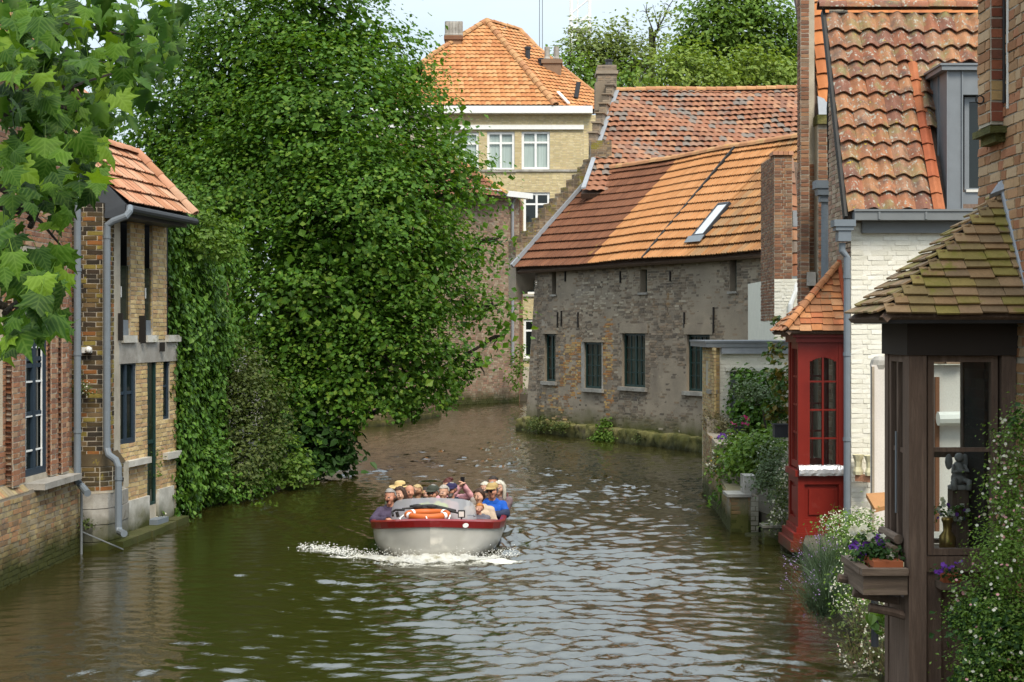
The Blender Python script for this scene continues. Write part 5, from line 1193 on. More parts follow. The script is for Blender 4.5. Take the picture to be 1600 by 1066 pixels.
def slab_wall():
    t = thing('rendered_garden_wall', 'pale rendered garden wall end standing beside the white house', 'wall', (5, 18, 0))
    W = Wall(((1362 - HX) * 18 / K, 18), (7.4, 18)); wl = panel(W, 0, .2, W.len, 3.05, [], .07, mat('smooth_pale_render', [(.66, .6, .54), (.6, .55, .5)], mode='noise', nscale=1.5, namp=.08, spots=[((.5, .42, .36), 5, .66, .1)]), t)
    g = Geo(); g.wbox(W, -.0, .2, .03, 3.03, -.02, .02); g.obj('rough_edge', MT['mortar_grey'], t)
    g = Geo(); g.sphere(W.pt(.12, 3.05, -.1), (.12, .12, .12), 10, 6); g.obj('coping_ball', MT['stone'], t)
    b = Batch()
    for k in range(14): b.add(BRICKS[k % 5], W.mat(.35 + .22 * k, 3.1, .12) @ np.diag([.21, .35, .07, 1]))
    b.emit(t, 'coping_brick', MT['brick_stack'])
    g = Geo(); a = W.u(1460); g.wbox(W, a, .5, a + .05, 2.9, 0, .05); g.obj('brown_post', MT['tile_rust'], t)
    g = Geo(); g.tube([W.pt(a, 2.38, .15), W.pt(a + 1, 2.4, .15)], .09, 10); g.obj('horizontal_pipe', MT['cream'], t)
    c = at(1376, 790, 17.0); t3 = Geo(); t3.prism([c + (-.12, -.2, -.06), c + (.2, -.1, 0), c + (.2, .3, .08), c + (-.1, .3, .06)], (0, 0, .05)); q = t3.obj('clay_coping', MT['tile_dirty'], t)
    g = Geo(); g.box((4.45, 17.0, .2), (7.0, 17.6, 1.0)); g.obj('rubble_base', MT['stone'], t)
    # bank wall under the terrace flowers
    t2 = thing('terrace_retaining_wall', 'stained retaining wall at the waterline below the daisies', 'wall', (3.6, 13, 0))
    n, m = 50, 10; V = []; w = Wall((4.32, 19.3), (3.5, 10.9))
    for i in range(n):
        u = w.len * i / (n - 1)
        for k in range(m): z = -.9 + 1.7 * k / (m - 1); V.append(w.pt(u, z, .05 * mnoise.noise(Vector((u * 2.2, z * 3, 2))) - .12 * max(0, z)))
    i = (np.arange(n - 1)[:, None] * m + np.arange(m - 1)[None, :]).ravel(); link('wall_face', mk_mesh('wall_face', V, [np.stack([i, i + m, i + m + 1, i + 1], 1)], mat('stained_render', [(.3, .25, .16), (.22, .18, .12), (.38, .33, .24)], mode='noise', nscale=2.5, bump=.8, moss=(.0, .5, (.06, .065, .01))), True), t2)
    g = Geo(); g.tube([at(1367, 850, 13.0), at(1367, 1010, 13.0)], .035, 8); g.obj('drain_pipe', MT['charcoal'], t2)
    g = Geo(); g.prism([w.pt(0, .76, -.12), w.pt(w.len, .76, -.12), (7, 10.9, .9), (7, 19.3, .9)], (0, 0, -.2)); g.obj('terrace', MT['ledge'], t2)
slab_wall()

# ------------------------------------------------------------------ the red bay window
def red_bay():
    t = thing('red_bay_window', 'oxide red timber bay window with small orange tiled roof over the canal', 'bay window', (4.75, 22.2, 0))
    X0, X1, Y0, Y1 = 4.395, 5.12, 21.85, 22.62; F = Wall((X0, Y0), (X1, Y0)); Sd = Wall((X0, Y1), (X0, Y0)); m = MT['red']
    g = Geo(); g.box((X0 - .14, Y0 - .14, .1), (X1, Y1 + .1, .26)); g.box((X0 - .09, Y0 - .09, .262), (X1, Y1 + .06, .38)); g.box((X0 - .03, Y0 - .03, .382), (X1, Y1 + .02, .46)); g.obj('base_moulding', m, t)
    g = Geo(); 
    for W, L_ in ((F, X1 - X0), (Sd, Y1 - Y0 - .103)):
        g.wbox(W, 0, .462, L_, 1.24, -.1, -.045)
        for a, b, c, d in ((0, .462, .1, 1.24), (L_ - .1, .462, L_, 1.24), (.1, .462, L_ - .1, .58), (.1, 1.12, L_ - .1, 1.24)): g.wbox(W, a, b, c, d, -.044, 0 if W is F else -.002)
        g.wbox(W, .17, .65, L_ - .17, 1.05, -.045, -.02)
    g.obj('apron_panel', m, t)
    g = Geo(); g.box((X0 - .05, Y0 - .05, 1.242), (X1, Y1, 1.335)); g.obj('sill', m, t)
    g = Geo(); p = .1
    for x, y in ((X0, Y0), (X1 - p, Y0), (X0, Y1 - p)): g.box((x, y, 1.336), (x + p, y + p, 3.3))
    g.obj('corner_post', m, t)
    # front window: arched head, two by four panes
    za, zb = 1.36, 3.3; a, _, b, _ = F.rect(1265.5, 553, 1307, 730); zt = CZ - (566 - HY) * Y0 / K; arch = .07
    fr = Geo(); fr.wbox(F, .1, za, a, zb, -.08, -.01); fr.wbox(F, b, za, X1 - X0 - .1, zb, -.08, -.01); fr.wbox(F, a, za, b, za + .03, -.08, -.01)
    n = 10
    for i in range(n):
        u0 = a + (b - a) * i / n; u1 = a + (b - a) * (i + 1) / n; q = ((i + .5) / n - .5) * 2; fr.wbox(F, u0, zt + arch * (1 - q * q), u1, zb, -.08, -.01)
    f = fr.obj('window', m, t); bars = Geo(); uc = (a + b) / 2; hh = (zt + arch - za - .03)
    bars.wbox(F, uc - .014, za + .03, uc + .014, zt + arch, -.075, -.02)
    zs = [za + .03 + hh * q for q in (0, .26, .52, .78, 1)]
    for z in zs[1:4]: bars.wbox(F, a, z - .013, uc - .014, z + .013, -.073, -.022); bars.wbox(F, uc + .014, z - .013, b, z + .013, -.073, -.022)
    bars.obj('glazing_bar', m, f)
    for k in range(4):
        for u0, u1 in ((a, uc), (uc, b)): q = Geo(); q.add([F.pt(u0, zs[k], -.05), F.pt(u1, zs[k], -.05), F.pt(u1, zs[k + 1], -.05), F.pt(u0, zs[k + 1], -.05)], [(0, 1, 2, 3)]); q.obj('pane', MT['glass_smoke'], f)
    for W, u0, u1, nm in ((Sd, .1, .67, 'window'), (Wall((X1, Y1), (X0, Y1)), .1, .62, 'window')): window(W, u0, za, u1, zb, 2, 4, t, m, MT['glass_smoke'], fw=.1, bw=.03, inset=.05)
    g = Geo(); g.box((X0 - .04, Y0 - .04, 3.302), (X1, Y1 + .04, 3.38)); g.box((X0 - .1, Y0 - .1, 3.382), (X1, Y1 + .1, 3.46)); g.obj('cornice', m, t)
    g = Geo(); g.box((X0 + .2, Y0 + .25, 1.34), (X1 - .05, Y1 - .1, 1.36)); g.obj('inner_sill', MT['wood_h'], t)
    g = Geo(); g.box((X1 - .02, Y0 + .1, 1.34), (X1 + .02, Y1, 3.3)); g.obj('back_board', mat('inside_brick', [(.3, .22, .15), (.2, .14, .1)], mode='noise', nscale=6), t)
    # roof
    ex0, ey0, ey1, ze = 4.16, 21.62, 22.9, 3.47; ap = np.array([5.14, 22.25, 4.5]); C0 = np.array([ex0, ey0, ze]); C1 = np.array([5.14, ey0, ze]); C2 = np.array([ex0, ey1, ze]); mid = np.array([ex0 + .14, ey0 + .1, ze])
    rf = None
    for P0, P1 in ((C0, C1), (C2, C0)):
        O, eu, ev, en = plane_axes(P0, P1, ap); pu = uv_of(ap, O, eu, ev); L_ = np.linalg.norm(P1 - P0); g = Geo(); g.prism([P0 - en * .03, P1 - en * .03, ap - en * .03], -en * .05 - np.array([0, 0, .001])); r = g.obj('roof', MT['wood'], t); rf = rf or r
        b = Batch(); tile_facet(b, O, eu, ev, en, [(0, 0), (L_, 0), (pu[0], pu[1])], .17, .118, FLATS, .014, tilt=.2, lap=1.25, flat=True, jit=1.2); b.emit(r, 'roof_tile', MT['tile_bay'])
    C = Batch(); ridge_run(C, C0 + (.0, 0, .05), ap + (-.04, -.02, .02), .06, .14); C.emit(rf, 'hip_tile', MT['tile_bay'])
    g = Geo(); g.prism([C1 + (-.05, .02, .03), C1 + (.0, .02, .03), ap + (0, 0, .06), ap + (-.06, 0, .06)], (0, -.03, .03)); g.obj('verge_flashing', mat('new_red_flashing', [(.42, .1, .04), (.36, .085, .03)], mode='noise'), rf)
    # foil-wrapped planter lying on the sill
    q = Geo(); n, m_ = 26, 8; V = []
    for i in range(n):
        u = .0 + .7 * i / (n - 1)
        for k in range(m_):
            s = k / (m_ - 1); o, z = ((.06, 1.29), (.085, 1.26), (.1, 1.3), (.1, 1.36), (.07, 1.41), (.02, 1.42), (-.02, 1.4), (-.03, 1.345))[k]
            V.append(F.pt(u + .02 * mnoise.noise(Vector((u * 9, k, 3))), z + .02 * mnoise.noise(Vector((u * 14, k * 2, 1))), o + .015 * mnoise.noise(Vector((u * 16, k * 2, 5)))))
    i = (np.arange(n - 1)[:, None] * m_ + np.arange(m_ - 1)[None, :]).ravel(); o = link('foil_wrapped_trough', mk_mesh('foil_wrapped_trough', V, [np.stack([i, i + m_, i + m_ + 1, i + 1], 1)], plain('crinkled_foil', (.6, .6, .62), .25, metal=.5, bump=.4)))
    tag(o, 'crinkled silver wrapped trough on the sill of the red bay window', 'window box')
red_bay()

# ------------------------------------------------------------------ right-hand brick house and its brown timber bay
def right_house():
    t = thing('corner_brick_house', 'tan brick house wall filling the right edge with mossy sill and pilaster', 'house', (4, 9.5, 0))
    W = Wall((3.6, 10.96), (3.6, 6.0)); wl = panel(W, 0, -1, W.len, 9.0, [], .35, MT['mortar_pale'], t)
    B = Batch(); lay(B, W, rectp(0, 3.3, W.len, 8.9), bl=.21, bh=.064, j=.012); lay(B, W, rectp(.8, 0, W.len, 3.3), bl=.21, bh=.064, j=.012)
    B.emit(wl, 'brick', MT['brick_tan'], 'brickwork', 300)
    g = Geo(); g.box((3.5, 10.4, 5.0), (3.6, 10.66, 9)); p = g.obj('pilaster', MT['mortar_pale'], t); B = Batch(); lay(B, Wall((3.5, 10.66), (3.5, 10.4)), rectp(0, 5.02, .26, 6.5), bl=.21, bh=.064, j=.012); B.emit(p, 'brick', MT['brick_tan'])
    B = Batch(); lay(B, Wall((3.5, 10.4), (3.6, 10.4)), rectp(0, 5.02, .1, 6.5), bl=.1, bh=.064, j=.012, header=False); B.emit(p, 'face_brick', mat('dark_red_brick', [(.26, .085, .04), (.2, .06, .032), (.16, .06, .035), (.38, .24, .1), (.3, .1, .05)], nscale=6))
    g = Geo(); g.prism([(3.47, 10.32, 4.98), (3.6, 10.32, 4.98), (3.6, 10.72, 4.98), (3.47, 10.72, 4.98)], (0, 0, -.05)); g.prism([(3.52, 10.36, 4.93), (3.6, 10.36, 4.93), (3.6, 10.68, 4.93), (3.52, 10.68, 4.93)], (0, 0, -.06)); g.obj('mossy_sill', MT['mossy'], t)
    g = Geo(); g.tube([(3.585, 10.36, 5.15), (3.585, 10.36, 9)], .012, 6); g.obj('cable_conduit', MT['iron'], t); g = Geo(); g.tube([(3.592, 10.3, 5.1), (3.592, 10.3, 9)], .012, 6); g.obj('white_conduit', MT['cream'], t)
    g = Geo(); c = np.array([3.48, 10.52, 5.2]); g.tube([c + (.03 * math.cos(q) - .02, 0, .03 * math.sin(q)) for q in np.linspace(0, 6.28, 12)], .006, 5); g.obj('iron_ring', MT['iron'], t)
right_house()

def brown_bay():
    t = thing('brown_timber_bay', 'dark brown timber bay window with mossy plain tile roof at the right', 'bay window', (3.2, 10.5, 0))
    X0, X1, Y0, Y1 = 2.83, 3.6, 10.15, 10.8; F = Wall((X0, Y0), (X1, Y0)); Sd = Wall((X0, Y1), (X0, Y0)); Bk = Wall((X1, Y1), (X0, Y1)); m = MT['wood']
    z0, z1 = CZ - (868 - HY) * Y0 / K, CZ - (556 - HY) * Y0 / K; zs = z0 - .1
    for x, y, w in ((X0 - .005, Y0 - .03, .125), (X0, Y1 - .09, .09), (X1 - .11, Y0 - .02, .1)):
        g = Geo(); g.box((x, y, -1.2 if w > .1 else .2), (x + w, y + w, z1 + .1)); g.obj('post', m, t)
    window(F, .14, z0, X1 - X0 - .13, z1, 1, 2, t, m, MT['glass'], fw=.045, bw=.03, inset=.04, rowcuts=(0, .53, 1))
    window(Sd, .1, z0 - .05, .51, z1, 2, 2, t, m, MT['glass'], fw=.05, bw=.035, inset=.04, mull=(1,), rowcuts=(0, .53, 1))
    window(Bk, X1 - .0 - 3.43, z0, .7, z1, 1, 2, t, m, MT['glass'], fw=.03, bw=.05, inset=.04, rowcuts=(0, .47, 1))
    g = Geo(); g.box((3.41, Y0 + .12, z0), (X1 - .005, Y1 - .01, z1)); g.obj('inner_jamb', plain('dark_stained_board', (.012, .01, .008), .8), t)  # near-black block behind the right part of the pane
    g = Geo(); g.box((X0 - .02, Y0 - .04, z1 + .003), (X1 + .05, Y1 + .01, z1 + .34)); g.box((X0 - .1, Y0 - .1, z1 + .34), (X1, Y1 + .05, z1 + .4)); g.obj('head_beam', plain('dark_stained_beam', (.03, .022, .017), .8), t)  # beam colour is darkened to paint the eave's shade onto it
    g = Geo(); g.wbox(F, .13, zs - .02, X1 - X0, z0 - .008, -.1, .0); g.obj('sill_rail', m, t)
    g = Geo(); g.wbox(F, .14, -.8, .24, zs - .02, -.12, -.02); g.wbox(F, .24, -.8, X1 - X0, zs - .02, -.14, -.06); g.obj('lower_panel', m, t)
    g = Geo(); g.wbox(Sd, .0, -.8, .55, 1.55, -.14, -.01); g.obj('side_panel', m, t)
    for k, (z, o) in enumerate(((1.98, .03), (1.9, .06), (1.83, .03), (1.76, .05))): g = Geo(); g.tube([Sd.pt(.05, z, o), Sd.pt(.5, z, o)], .036, 8); g.obj('round_moulding', MT['wood_h'], t)
    g = Geo(); g.box((X0 + .1, Y0 + .1, z0 - .03), (X1 - .05, Y1 - .05, z0 - .01)); g.obj('inner_sill', MT['wood_h'], t)
    g = Geo(); g.tube([Sd.pt(.32, 2.15, .0), Sd.pt(.32, 2.75, .0)], .008, 6); g.obj('window_stay', MT['zinc'], t)
    # roof
    ze = CZ - (492 - HY) * 9.96 / K; ap = np.array([3.6, 10.47, 4.52]); NL = np.array([2.55, 9.84, ze]); FL = np.array([2.575, 10.98, ze]); NR = np.array([3.6, 9.84, ze])
    for P0, P1 in ((NL, NR), (FL, NL)):
        O, eu, ev, en = plane_axes(P0, P1, ap); pu = uv_of(ap, O, eu, ev); L_ = np.linalg.norm(P1 - P0); g = Geo(); g.prism([P0 - en * .03, P1 - en * .03, ap - en * .03], -en * .04 - np.array([0, 0, .001])); r = g.obj('roof', m, t)
        b = Batch(); tile_facet(b, O, eu, ev, en, [(0, 0), (L_, 0), (pu[0], pu[1])], .17, pu[1] / 14.2, FLATS, .013, tilt=.27, lap=1.25, flat=True, jit=.8); b.emit(r, 'roof_tile', MT['tile_moss'])
    g = Geo(); g.prism([ap + (-.1, -.03, -.06), ap + (0, -.06, -.02), ap + (0, -.01, .05), ap + (-.03, .0, .03)], (0, -.03, .03)); g.prism([ap + (-.02, -.02, .02), ap + (-.02, -.06, .0), NR + (-.02, .0, .05), NR + (-.02, .06, .05)], (.02, 0, .02)); g.obj('lead_flashing', MT['lead'], r)
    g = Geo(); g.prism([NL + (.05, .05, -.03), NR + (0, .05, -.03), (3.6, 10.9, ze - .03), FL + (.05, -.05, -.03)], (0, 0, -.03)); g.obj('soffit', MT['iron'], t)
    # planter tray on brackets
    TX0, TX1, TY0, TY1 = 2.5, 2.815, 10.12, 10.72; zt, zb = 1.8, 1.61
    def board(a, b, nm='tray_board'): g = Geo(); g.box(a, b); g.obj(nm, MT['wood_h'], t)
    board((TX0, TY0, zb), (TX1, TY0 + .03, zt - .05)); board((TX0 - .015, TY0 - .03, zt - .048), (TX1, TY0 + .04, zt)); board((TX0, TY0 + .032, zb), (TX0 + .03, TY1, zt - .05)); board((TX0 - .02, TY0 + .042, zt - .048), (TX0 + .05, TY1, zt)); board((TX0 + .032, TY0 + .032, zb), (TX1, TY1, zb + .03), 'tray_floor')
    for k in range(3): g = Geo(); z = zb - .02 - k * .075; x = TX0 + .05 + k * .07; g.tube([(x - .12, TY1 - .12 - .18 * k, z + .06), (x + .04, TY1 - .12 - .18 * k, z + .03), (X0, TY1 - .12 - .18 * k, z)], .033, 8); g.obj('bracket_log', MT['wood'], t)
    g = Geo(); a = F.rect(1462, 907, 1497, 917); g.wbox(F, a[0], a[1], a[2] + .06, a[3], -.02, .12); g.obj('pot_shelf', MT['wood_h'], t)
    # pots standing on the tray and shelf
    def trough(c, sx, sy, h, label, nm='terracotta_trough'):
        g = Geo(); x, y, z = c
        g.prism([(x - sx * .9, y - sy * .9, z), (x + sx * .9, y - sy * .9, z), (x + sx * .9, y + sy * .9, z), (x - sx * .9, y + sy * .9, z)], (0, 0, h * .78)); g.prism([(x - sx, y - sy, z + h * .782), (x + sx, y - sy, z + h * .782), (x + sx, y + sy, z + h * .782), (x - sx, y + sy, z + h * .782)], (0, 0, h * .22))
        for k in range(9): xx = x - sx * .85 + sx * 1.7 * k / 8; g.box((xx - .006, y - sy * .9 - .008, z), (xx + .006, y - sy * .9, z + h * .76))
        return tag(g.obj(nm, MT['terracotta']), label, 'planter')
    trough((2.69, 10.32, zb + .032), .105, .16, .2, 'ribbed terracotta trough standing on the wooden tray of the brown bay')
    q = trough((F.pt(.28, 0, .05)[0], F.pt(.28, 0, .06)[1], a[3] + .002), .07, .045, .055, 'small orange terracotta pot on the narrow shelf under the bay window', 'terracotta_pot')
    # figurine and ornaments on the inner sill
    zi = z0 - .008; c = at(1497, 768, 10.62); c[2] = CZ - (764 - HY) * 10.62 / K
    g = Geo(); st = MT['stone']; x, y, z = c
    g.lathe([(.075, 0), (.08, .02), (.05, .035)], c, 10); g.sphere((x, y, z + .08), (.055, .05, .055)); g.sphere((x, y, z + .15), (.045, .035, .06)); g.sphere((x + .005, y - .01, z + .235), .036); g.tube([(x - .04, y - .02, z + .18), (x - .06, y - .05, z + .13), (x + .02, y - .06, z + .14)], .014, 6); g.tube([(x + .04, y - .02, z + .18), (x + .06, y - .05, z + .13), (x - .02, y - .062, z + .15)], .014, 6)
    g.tube([(x - .03, y - .03, z + .07), (x - .06, y - .08, z + .06), (x - .05, y - .09, z + .0)], .022, 6); g.tube([(x + .03, y - .03, z + .07), (x + .06, y - .08, z + .06), (x + .05, y - .09, z + .0)], .022, 6)
    for s in (-1, 1): g.sphere((x + s * .06, y + .03, z + .2), (.03, .012, .06), 8, 6)
    tag(g.obj('winged_figurine', plain('dark_garden_stone', (.26, .245, .23), .8), smooth=True), 'dark grey seated winged figurine inside the brown bay window', 'figurine')
    g = Geo(); p = at(1497, 768, 10.62); g.box((p[0] - .06, 10.56, zi), (p[0] + .06, 10.68, c[2])); tag(g.obj('dark_plinth', MT['wood']), 'dark block under the winged figurine inside the bay', 'plinth')
    g = Geo(); p = at(1477, 860, 10.5); g.lathe([(.05, 0), (.06, .02), (.06, .1), (.03, .14), (.035, .2), (.045, .22), (.04, .24), (.0, .24)], (p[0], 10.45, zi), 12); tag(g.obj('brass_lamp', plain('aged_brass', (.3, .2, .06), .3, metal=.8), smooth=True), 'aged brass oil lamp on the inner sill of the brown bay', 'lamp')
brown_bay()
# ------------------------------------------------------------------ tour boat
def boat():
    t = thing('tour_boat', 'white open tour boat with red gunwale band crowded with passengers', 'boat', (-1.2, 22.5, 0))
    ax = lambda s: -1.23 + .03 * s
    def hb(s): return 1.045 * (1 - max(0, 1 - s / 1.7) ** 2.5) ** .54 * (1 - .1 * max(0, (s - 2.6) / 2.8) ** 2)
    def sh(s): return .19 * max(0, 1 - s / 1.5) ** 1.6 - .19          # sheer: high at the stem, low along the sides
    ss = [0, .012, .035, .07, .12, .2, .32, .48, .7, 1, 1.4, 1.9, 2.6, 3.5, 4.4, 5.2]; y0 = 21.35
    prof = [(1.0, .56, 0), (.985, .38, .03), (.96, .24, .07), (.925, .1, .12), (.87, -.04, .18), (.7, -.22, .3), (.3, -.36, .45), (0, -.38, .5)]
    def ring(s): 
        r = []
        for f, z, sh_ in prof:
            r.append((hb(s) * f, y0 + s + sh_ * max(0, 1 - s / 2.5), z + (sh(s) if z > .3 else sh(s) * max(0, z) / .38)))
        return r
    V = []; 
    for s in ss:
        r = ring(s); V += [(ax(s) - x, y, z) for x, y, z in r] + [(ax(s) + x, y, z) for x, y, z in r[::-1]]
    m = 2 * len(prof); F = []
    for i in range(len(ss) - 1):
        for k in range(m - 1): F.append((i * m + k, (i + 1) * m + k, (i + 1) * m + k + 1, i * m + k + 1))
    g = Geo(); g.add(V, F); e = (len(ss) - 1) * m; g.add([V[e + k] for k in range(m)], [tuple(range(m))])
    hullm = mat('white_hull_paint', [(.62, .6, .55), (.56, .54, .49), (.66, .64, .6)], mode='noise', nscale=1.2, rough=.24, namp=.1, famp=.04, bump=.03, metal=.15, coat=.0, moss=(-.05, .16, (.22, .2, .14)))
    g.obj('hull', hullm, t, smooth=True)
    # red band with a rail on top
    V = []; q = [(1.0, .525), (1.025, .535), (1.04, .635), (1.0, .66), (.955, .655), (.95, .54)]
    for s in ss:
        dz = sh(s)
        for sg in (-1, 1):
            for k, (f, z) in enumerate(q): 
                b = hb(s); o = (f - 1) * 1.0; V.append((ax(s) + sg * (max(b + o, 0) if s > 0 else 0), y0 + s - (o if s == 0 else .8 * o * max(0, 1 - s / .6)), z + dz))
    m = 12; F = []
    for i in range(len(ss) - 1):
        for sgn in (0, 6):
            for k in range(6):
                a, b = sgn + k, sgn + (k + 1) % 6; F.append((i * m + a, i * m + b, (i + 1) * m + b, (i + 1) * m + a))
    g = Geo(); g.add(V, F); g.obj('gunwale_band', plain('boat_red', (.2, .01, .01), .28, coat=.3), t, smooth=False)
    # foredeck, floor, benches
    dk = [s for s in ss if .02 <= s <= 1.45]; g = Geo(); V = []
    for s in dk: V += [(ax(s) - hb(s) + .03, y0 + s, .645 + sh(s)), (ax(s), y0 + s, .66 + sh(s) * .8), (ax(s) + hb(s) - .03, y0 + s, .645 + sh(s))]
    g.add(V, [f for i in range(len(dk) - 1) for f in ((3 * i, 3 * i + 1, 3 * i + 4, 3 * i + 3), (3 * i + 1, 3 * i + 2, 3 * i + 5, 3 * i + 4))]); g.obj('foredeck', plain('dark_red_deck', (.2, .05, .045), .45), t)
    g = Geo(); s0, s1 = 1.4, 5.1; g.add([(ax(s0) - .95, y0 + s0, -.28), (ax(s0) + .95, y0 + s0, -.28), (ax(s1) + .7, y0 + s1, -.28), (ax(s1) - .7, y0 + s1, -.28)], [(0, 1, 2, 3)]); g.obj('floor', MT['wood'], t)
    g = Geo(); g.box((ax(1.4) - .9, y0 + 1.43, -.3), (ax(1.4) + .9, y0 + 1.46, .46)); g.obj('bulkhead', MT['charcoal'], t)
    for s in (1.55, 2.2, 2.95, 3.7, 4.4): g = Geo(); g.box((ax(s) - .78, y0 + s - .1, -.06), (ax(s) + .78, y0 + s + .28, .0)); g.obj('bench', MT['wood_h'], t)
    # tinted windscreen, curved
    m_ = glass_mat('tinted_acrylic', tint=(.78, .8, .84), see=.55, rough=.08); nt_ = m_.node_tree; tr = [n for n in nt_.nodes if n.type == 'BSDF_TRANSPARENT'][0]; ms0 = [n for n in nt_.nodes if n.type == 'MIX_SHADER'][0]
    df = nt_.nodes.new('ShaderNodeBsdfDiffuse'); df.inputs['Color'].default_value = (.6, .62, .65, 1); m2 = nt_.nodes.new('ShaderNodeMixShader'); m2.inputs[0].default_value = .45
    nt_.links.new(tr.outputs[0], m2.inputs[1]); nt_.links.new(df.outputs[0], m2.inputs[2]); nt_.links.new(m2.outputs[0], ms0.inputs[1])
    g = Geo(); V = []; n = 25
    for i in range(n):
        q = math.pi * (i / (n - 1)); x = -math.cos(q) * .7 - .05; d = math.sin(q) ** .8
        e = abs(i / (n - 1) - .5) * 2; zt = .5 + .3 * (1 - e ** 5) + .06 * (1 - e); V += [(ax(1.1) + x, y0 + 1.32 - d * .42, .47), (ax(1.1) + x * .97, y0 + 1.36 - d * .36, zt)]
    F = [(2 * i, 2 * i + 2, 2 * i + 3, 2 * i + 1) for i in range(n - 1)]; g.add(V, F); g.obj('windscreen', m_, t, smooth=True)
    # black fittings on the foredeck, lamp, oval plate
    g = Geo(); Y = y0 + .72
    g.tube([at(614, 806, Y), at(613, 800, Y + .1), at(618, 797, Y + .1), at(632, 797, Y + .05)], .018, 6); g.tube([at(622, 808, Y), at(620, 800, Y)], .028, 6); g.tube([at(628, 795, Y + .1), at(660, 793, Y + .15), at(700, 797, Y + .1), at(726, 805, Y)], [.014, .02, .02, .012], 6); g.tube([at(640, 792, Y + .2), at(676, 792.5, Y + .2), at(712, 799, Y + .1)], [.03, .05, .03], 7); g.sphere(at(652, 792, Y + .15), (.1, .06, .045), 8, 5); g.sphere(at(675, 792, Y + .15), (.09, .06, .04), 8, 5)
    g.obj('boat_hook', MT['iron'], t)
    c = at(721, 803.5, y0 + .7); g = Geo(); g.box(c + (-.055, 0, -.055), c + (.055, .07, .055)); g.tube([c + (.0, .03, -.05), c + (0, .03, -.1)], .015, 6); l = g.obj('spotlight', MT['iron'], t); g = Geo(); g.box(c + (-.04, -.01, -.04), c + (.04, -.002, .04)); g.obj('lens', MT['cream'], l)
    c = at(727, 805, y0 + .65); g = Geo(); g.tube([c + (.03, 0, .0), c + (.14, 0, -.01)], .006, 5); g.sphere(c + (.14, 0, -.01), .018, 7, 5); g.obj('small_lever', MT['zinc'], t)
    def on_band(px, py):
        for s in np.linspace(0.02, 2, 300):
            x = ax(s) + hb(s) + .04
            if HX + x * K / (y0 + s) >= px: return np.array([x, y0 + s, 0]), s
    p, s = on_band(726, 821); b = hb(s + .02) - hb(s - .02); tn = np.array([b, .04, 0]); tn /= np.linalg.norm(tn); nn = np.array([tn[1], -tn[0], 0]); z = CZ - (821 - HY) * p[1] / K
    g = Geo(); g.add([p + nn * .012 + tn * .055 * math.cos(q) + np.array([0, 0, z + .035 * math.sin(q)]) for q in np.linspace(0, 6.28, 17)[:-1]], [tuple(range(16))]); g.obj('oval_plate', MT['white'], t)
    # bow roundel rope
    # lifebuoy with rope
    c = at(668, 803.5, y0 + .52); c[2] = .655; Rr, r = .31, .05; lb = thing('lifebuoy', 'orange lifebuoy with white bands lying on the foredeck of the tour boat', 'lifebuoy', c)
    def torus(r_, a0, a1, n, gg):
        pts = [c + (Rr * math.cos(q), Rr * math.sin(q), 0) for q in np.linspace(a0, a1, n)]; gg.tube(pts, r_, 10, caps=False)
    g = Geo(); torus(r, 0, 2 * math.pi, 41, g); g.obj('ring', plain('lifebuoy_orange', (.5, .12, .025), .5), lb, smooth=True)
    for a in (R(35), R(145), R(215), R(325)): g = Geo(); torus(r + .006, a - .1, a + .1, 5, g); g.obj('white_band', MT['white'], lb, smooth=True)
    g = Geo(); A, B, C_ = c + (.0, -.37, .02), np.array([c[0] + .16, 21.3, .5]), c + (.36, -.2, .0)
    pts = []
    for k in range(14):
        f = k / 13; pts.append(np.array([A[0] + (C_[0] - A[0]) * f, A[1] + (C_[1] - A[1]) * f - .12 * math.sin(math.pi * f), A[2] - .25 * math.sin(math.pi * f) ** .8]))
    g.tube(pts, .011, 6); g.tube([c + (-.36, -.05, .0), c + (-.42, -.1, -.05), c + (-.4, -.16, -.06)], .011, 6); g.obj('grab_rope', MT['white'], lb, smooth=True)
    # bow wave: a curling ridge of froth where the stem meets the water
    n, m = 90, 9; V = []
    for i in range(n):
        f = i / (n - 1); x = -1.12 + 2.3 * f; s = .14 + .38 * abs(x) ** 1.9; e = max(0, 1 - abs(x / 1.22) ** 6)
        hgt = (.13 + .05 * mnoise.noise(Vector((x * 3, 0, 5)))) * e * (.7 + .3 * math.cos(x * 3.2))
        for k in range(m):
            q = math.pi * k / (m - 1); rad = .17 * e + .02; nn = mnoise.noise(Vector((x * 9, k * .9, 2))) * .05 + mnoise.noise(Vector((x * 25, k * 2.1, 8))) * .025
            V.append((-1.23 + x, y0 + s + .0 - math.cos(q) * rad * 1.0 - .0, -.03 + (math.sin(q) ** .8) * hgt * 1.0 + nn * e * (math.sin(q))))
    i = (np.arange(n - 1)[:, None] * m + np.arange(m - 1)[None, :]).ravel()
    fm = mat('water_froth', [(.33, .3, .18), (.7, .69, .62), (.78, .78, .74), (.45, .42, .3)], mode='noise', nscale=9, rough=.35, namp=.15, bump=1, bdist=.03, spec=.5)
    w = link('bow_wave', mk_mesh('bow_wave', V, [np.stack([i, i + m, i + m + 1, i + 1], 1)], fm, True), None, None, 'stuff')
    d = Batch(); tm = Tmpl([(-1, -1, -.6), (1, -1, -.6), (0, 1, -.6), (0, 0, 1)], [(0, 2, 1), (0, 1, 3), (1, 2, 3), (2, 0, 3)])
    for k in range(1500):
        x = rng.uniform(-1.5, 1.35); s = .12 + .38 * abs(x) ** 1.9 + rng.normal() * .09 - .08; M = np.eye(4) ; sc = rng.uniform(.002, .008); M[:3, :3] = np.diag([sc * 1.7, sc * 1.5, sc * .8]); M[:3, 3] = (-1.23 + x, y0 + s, abs(rng.normal()) * .07); d.add(tm, M)
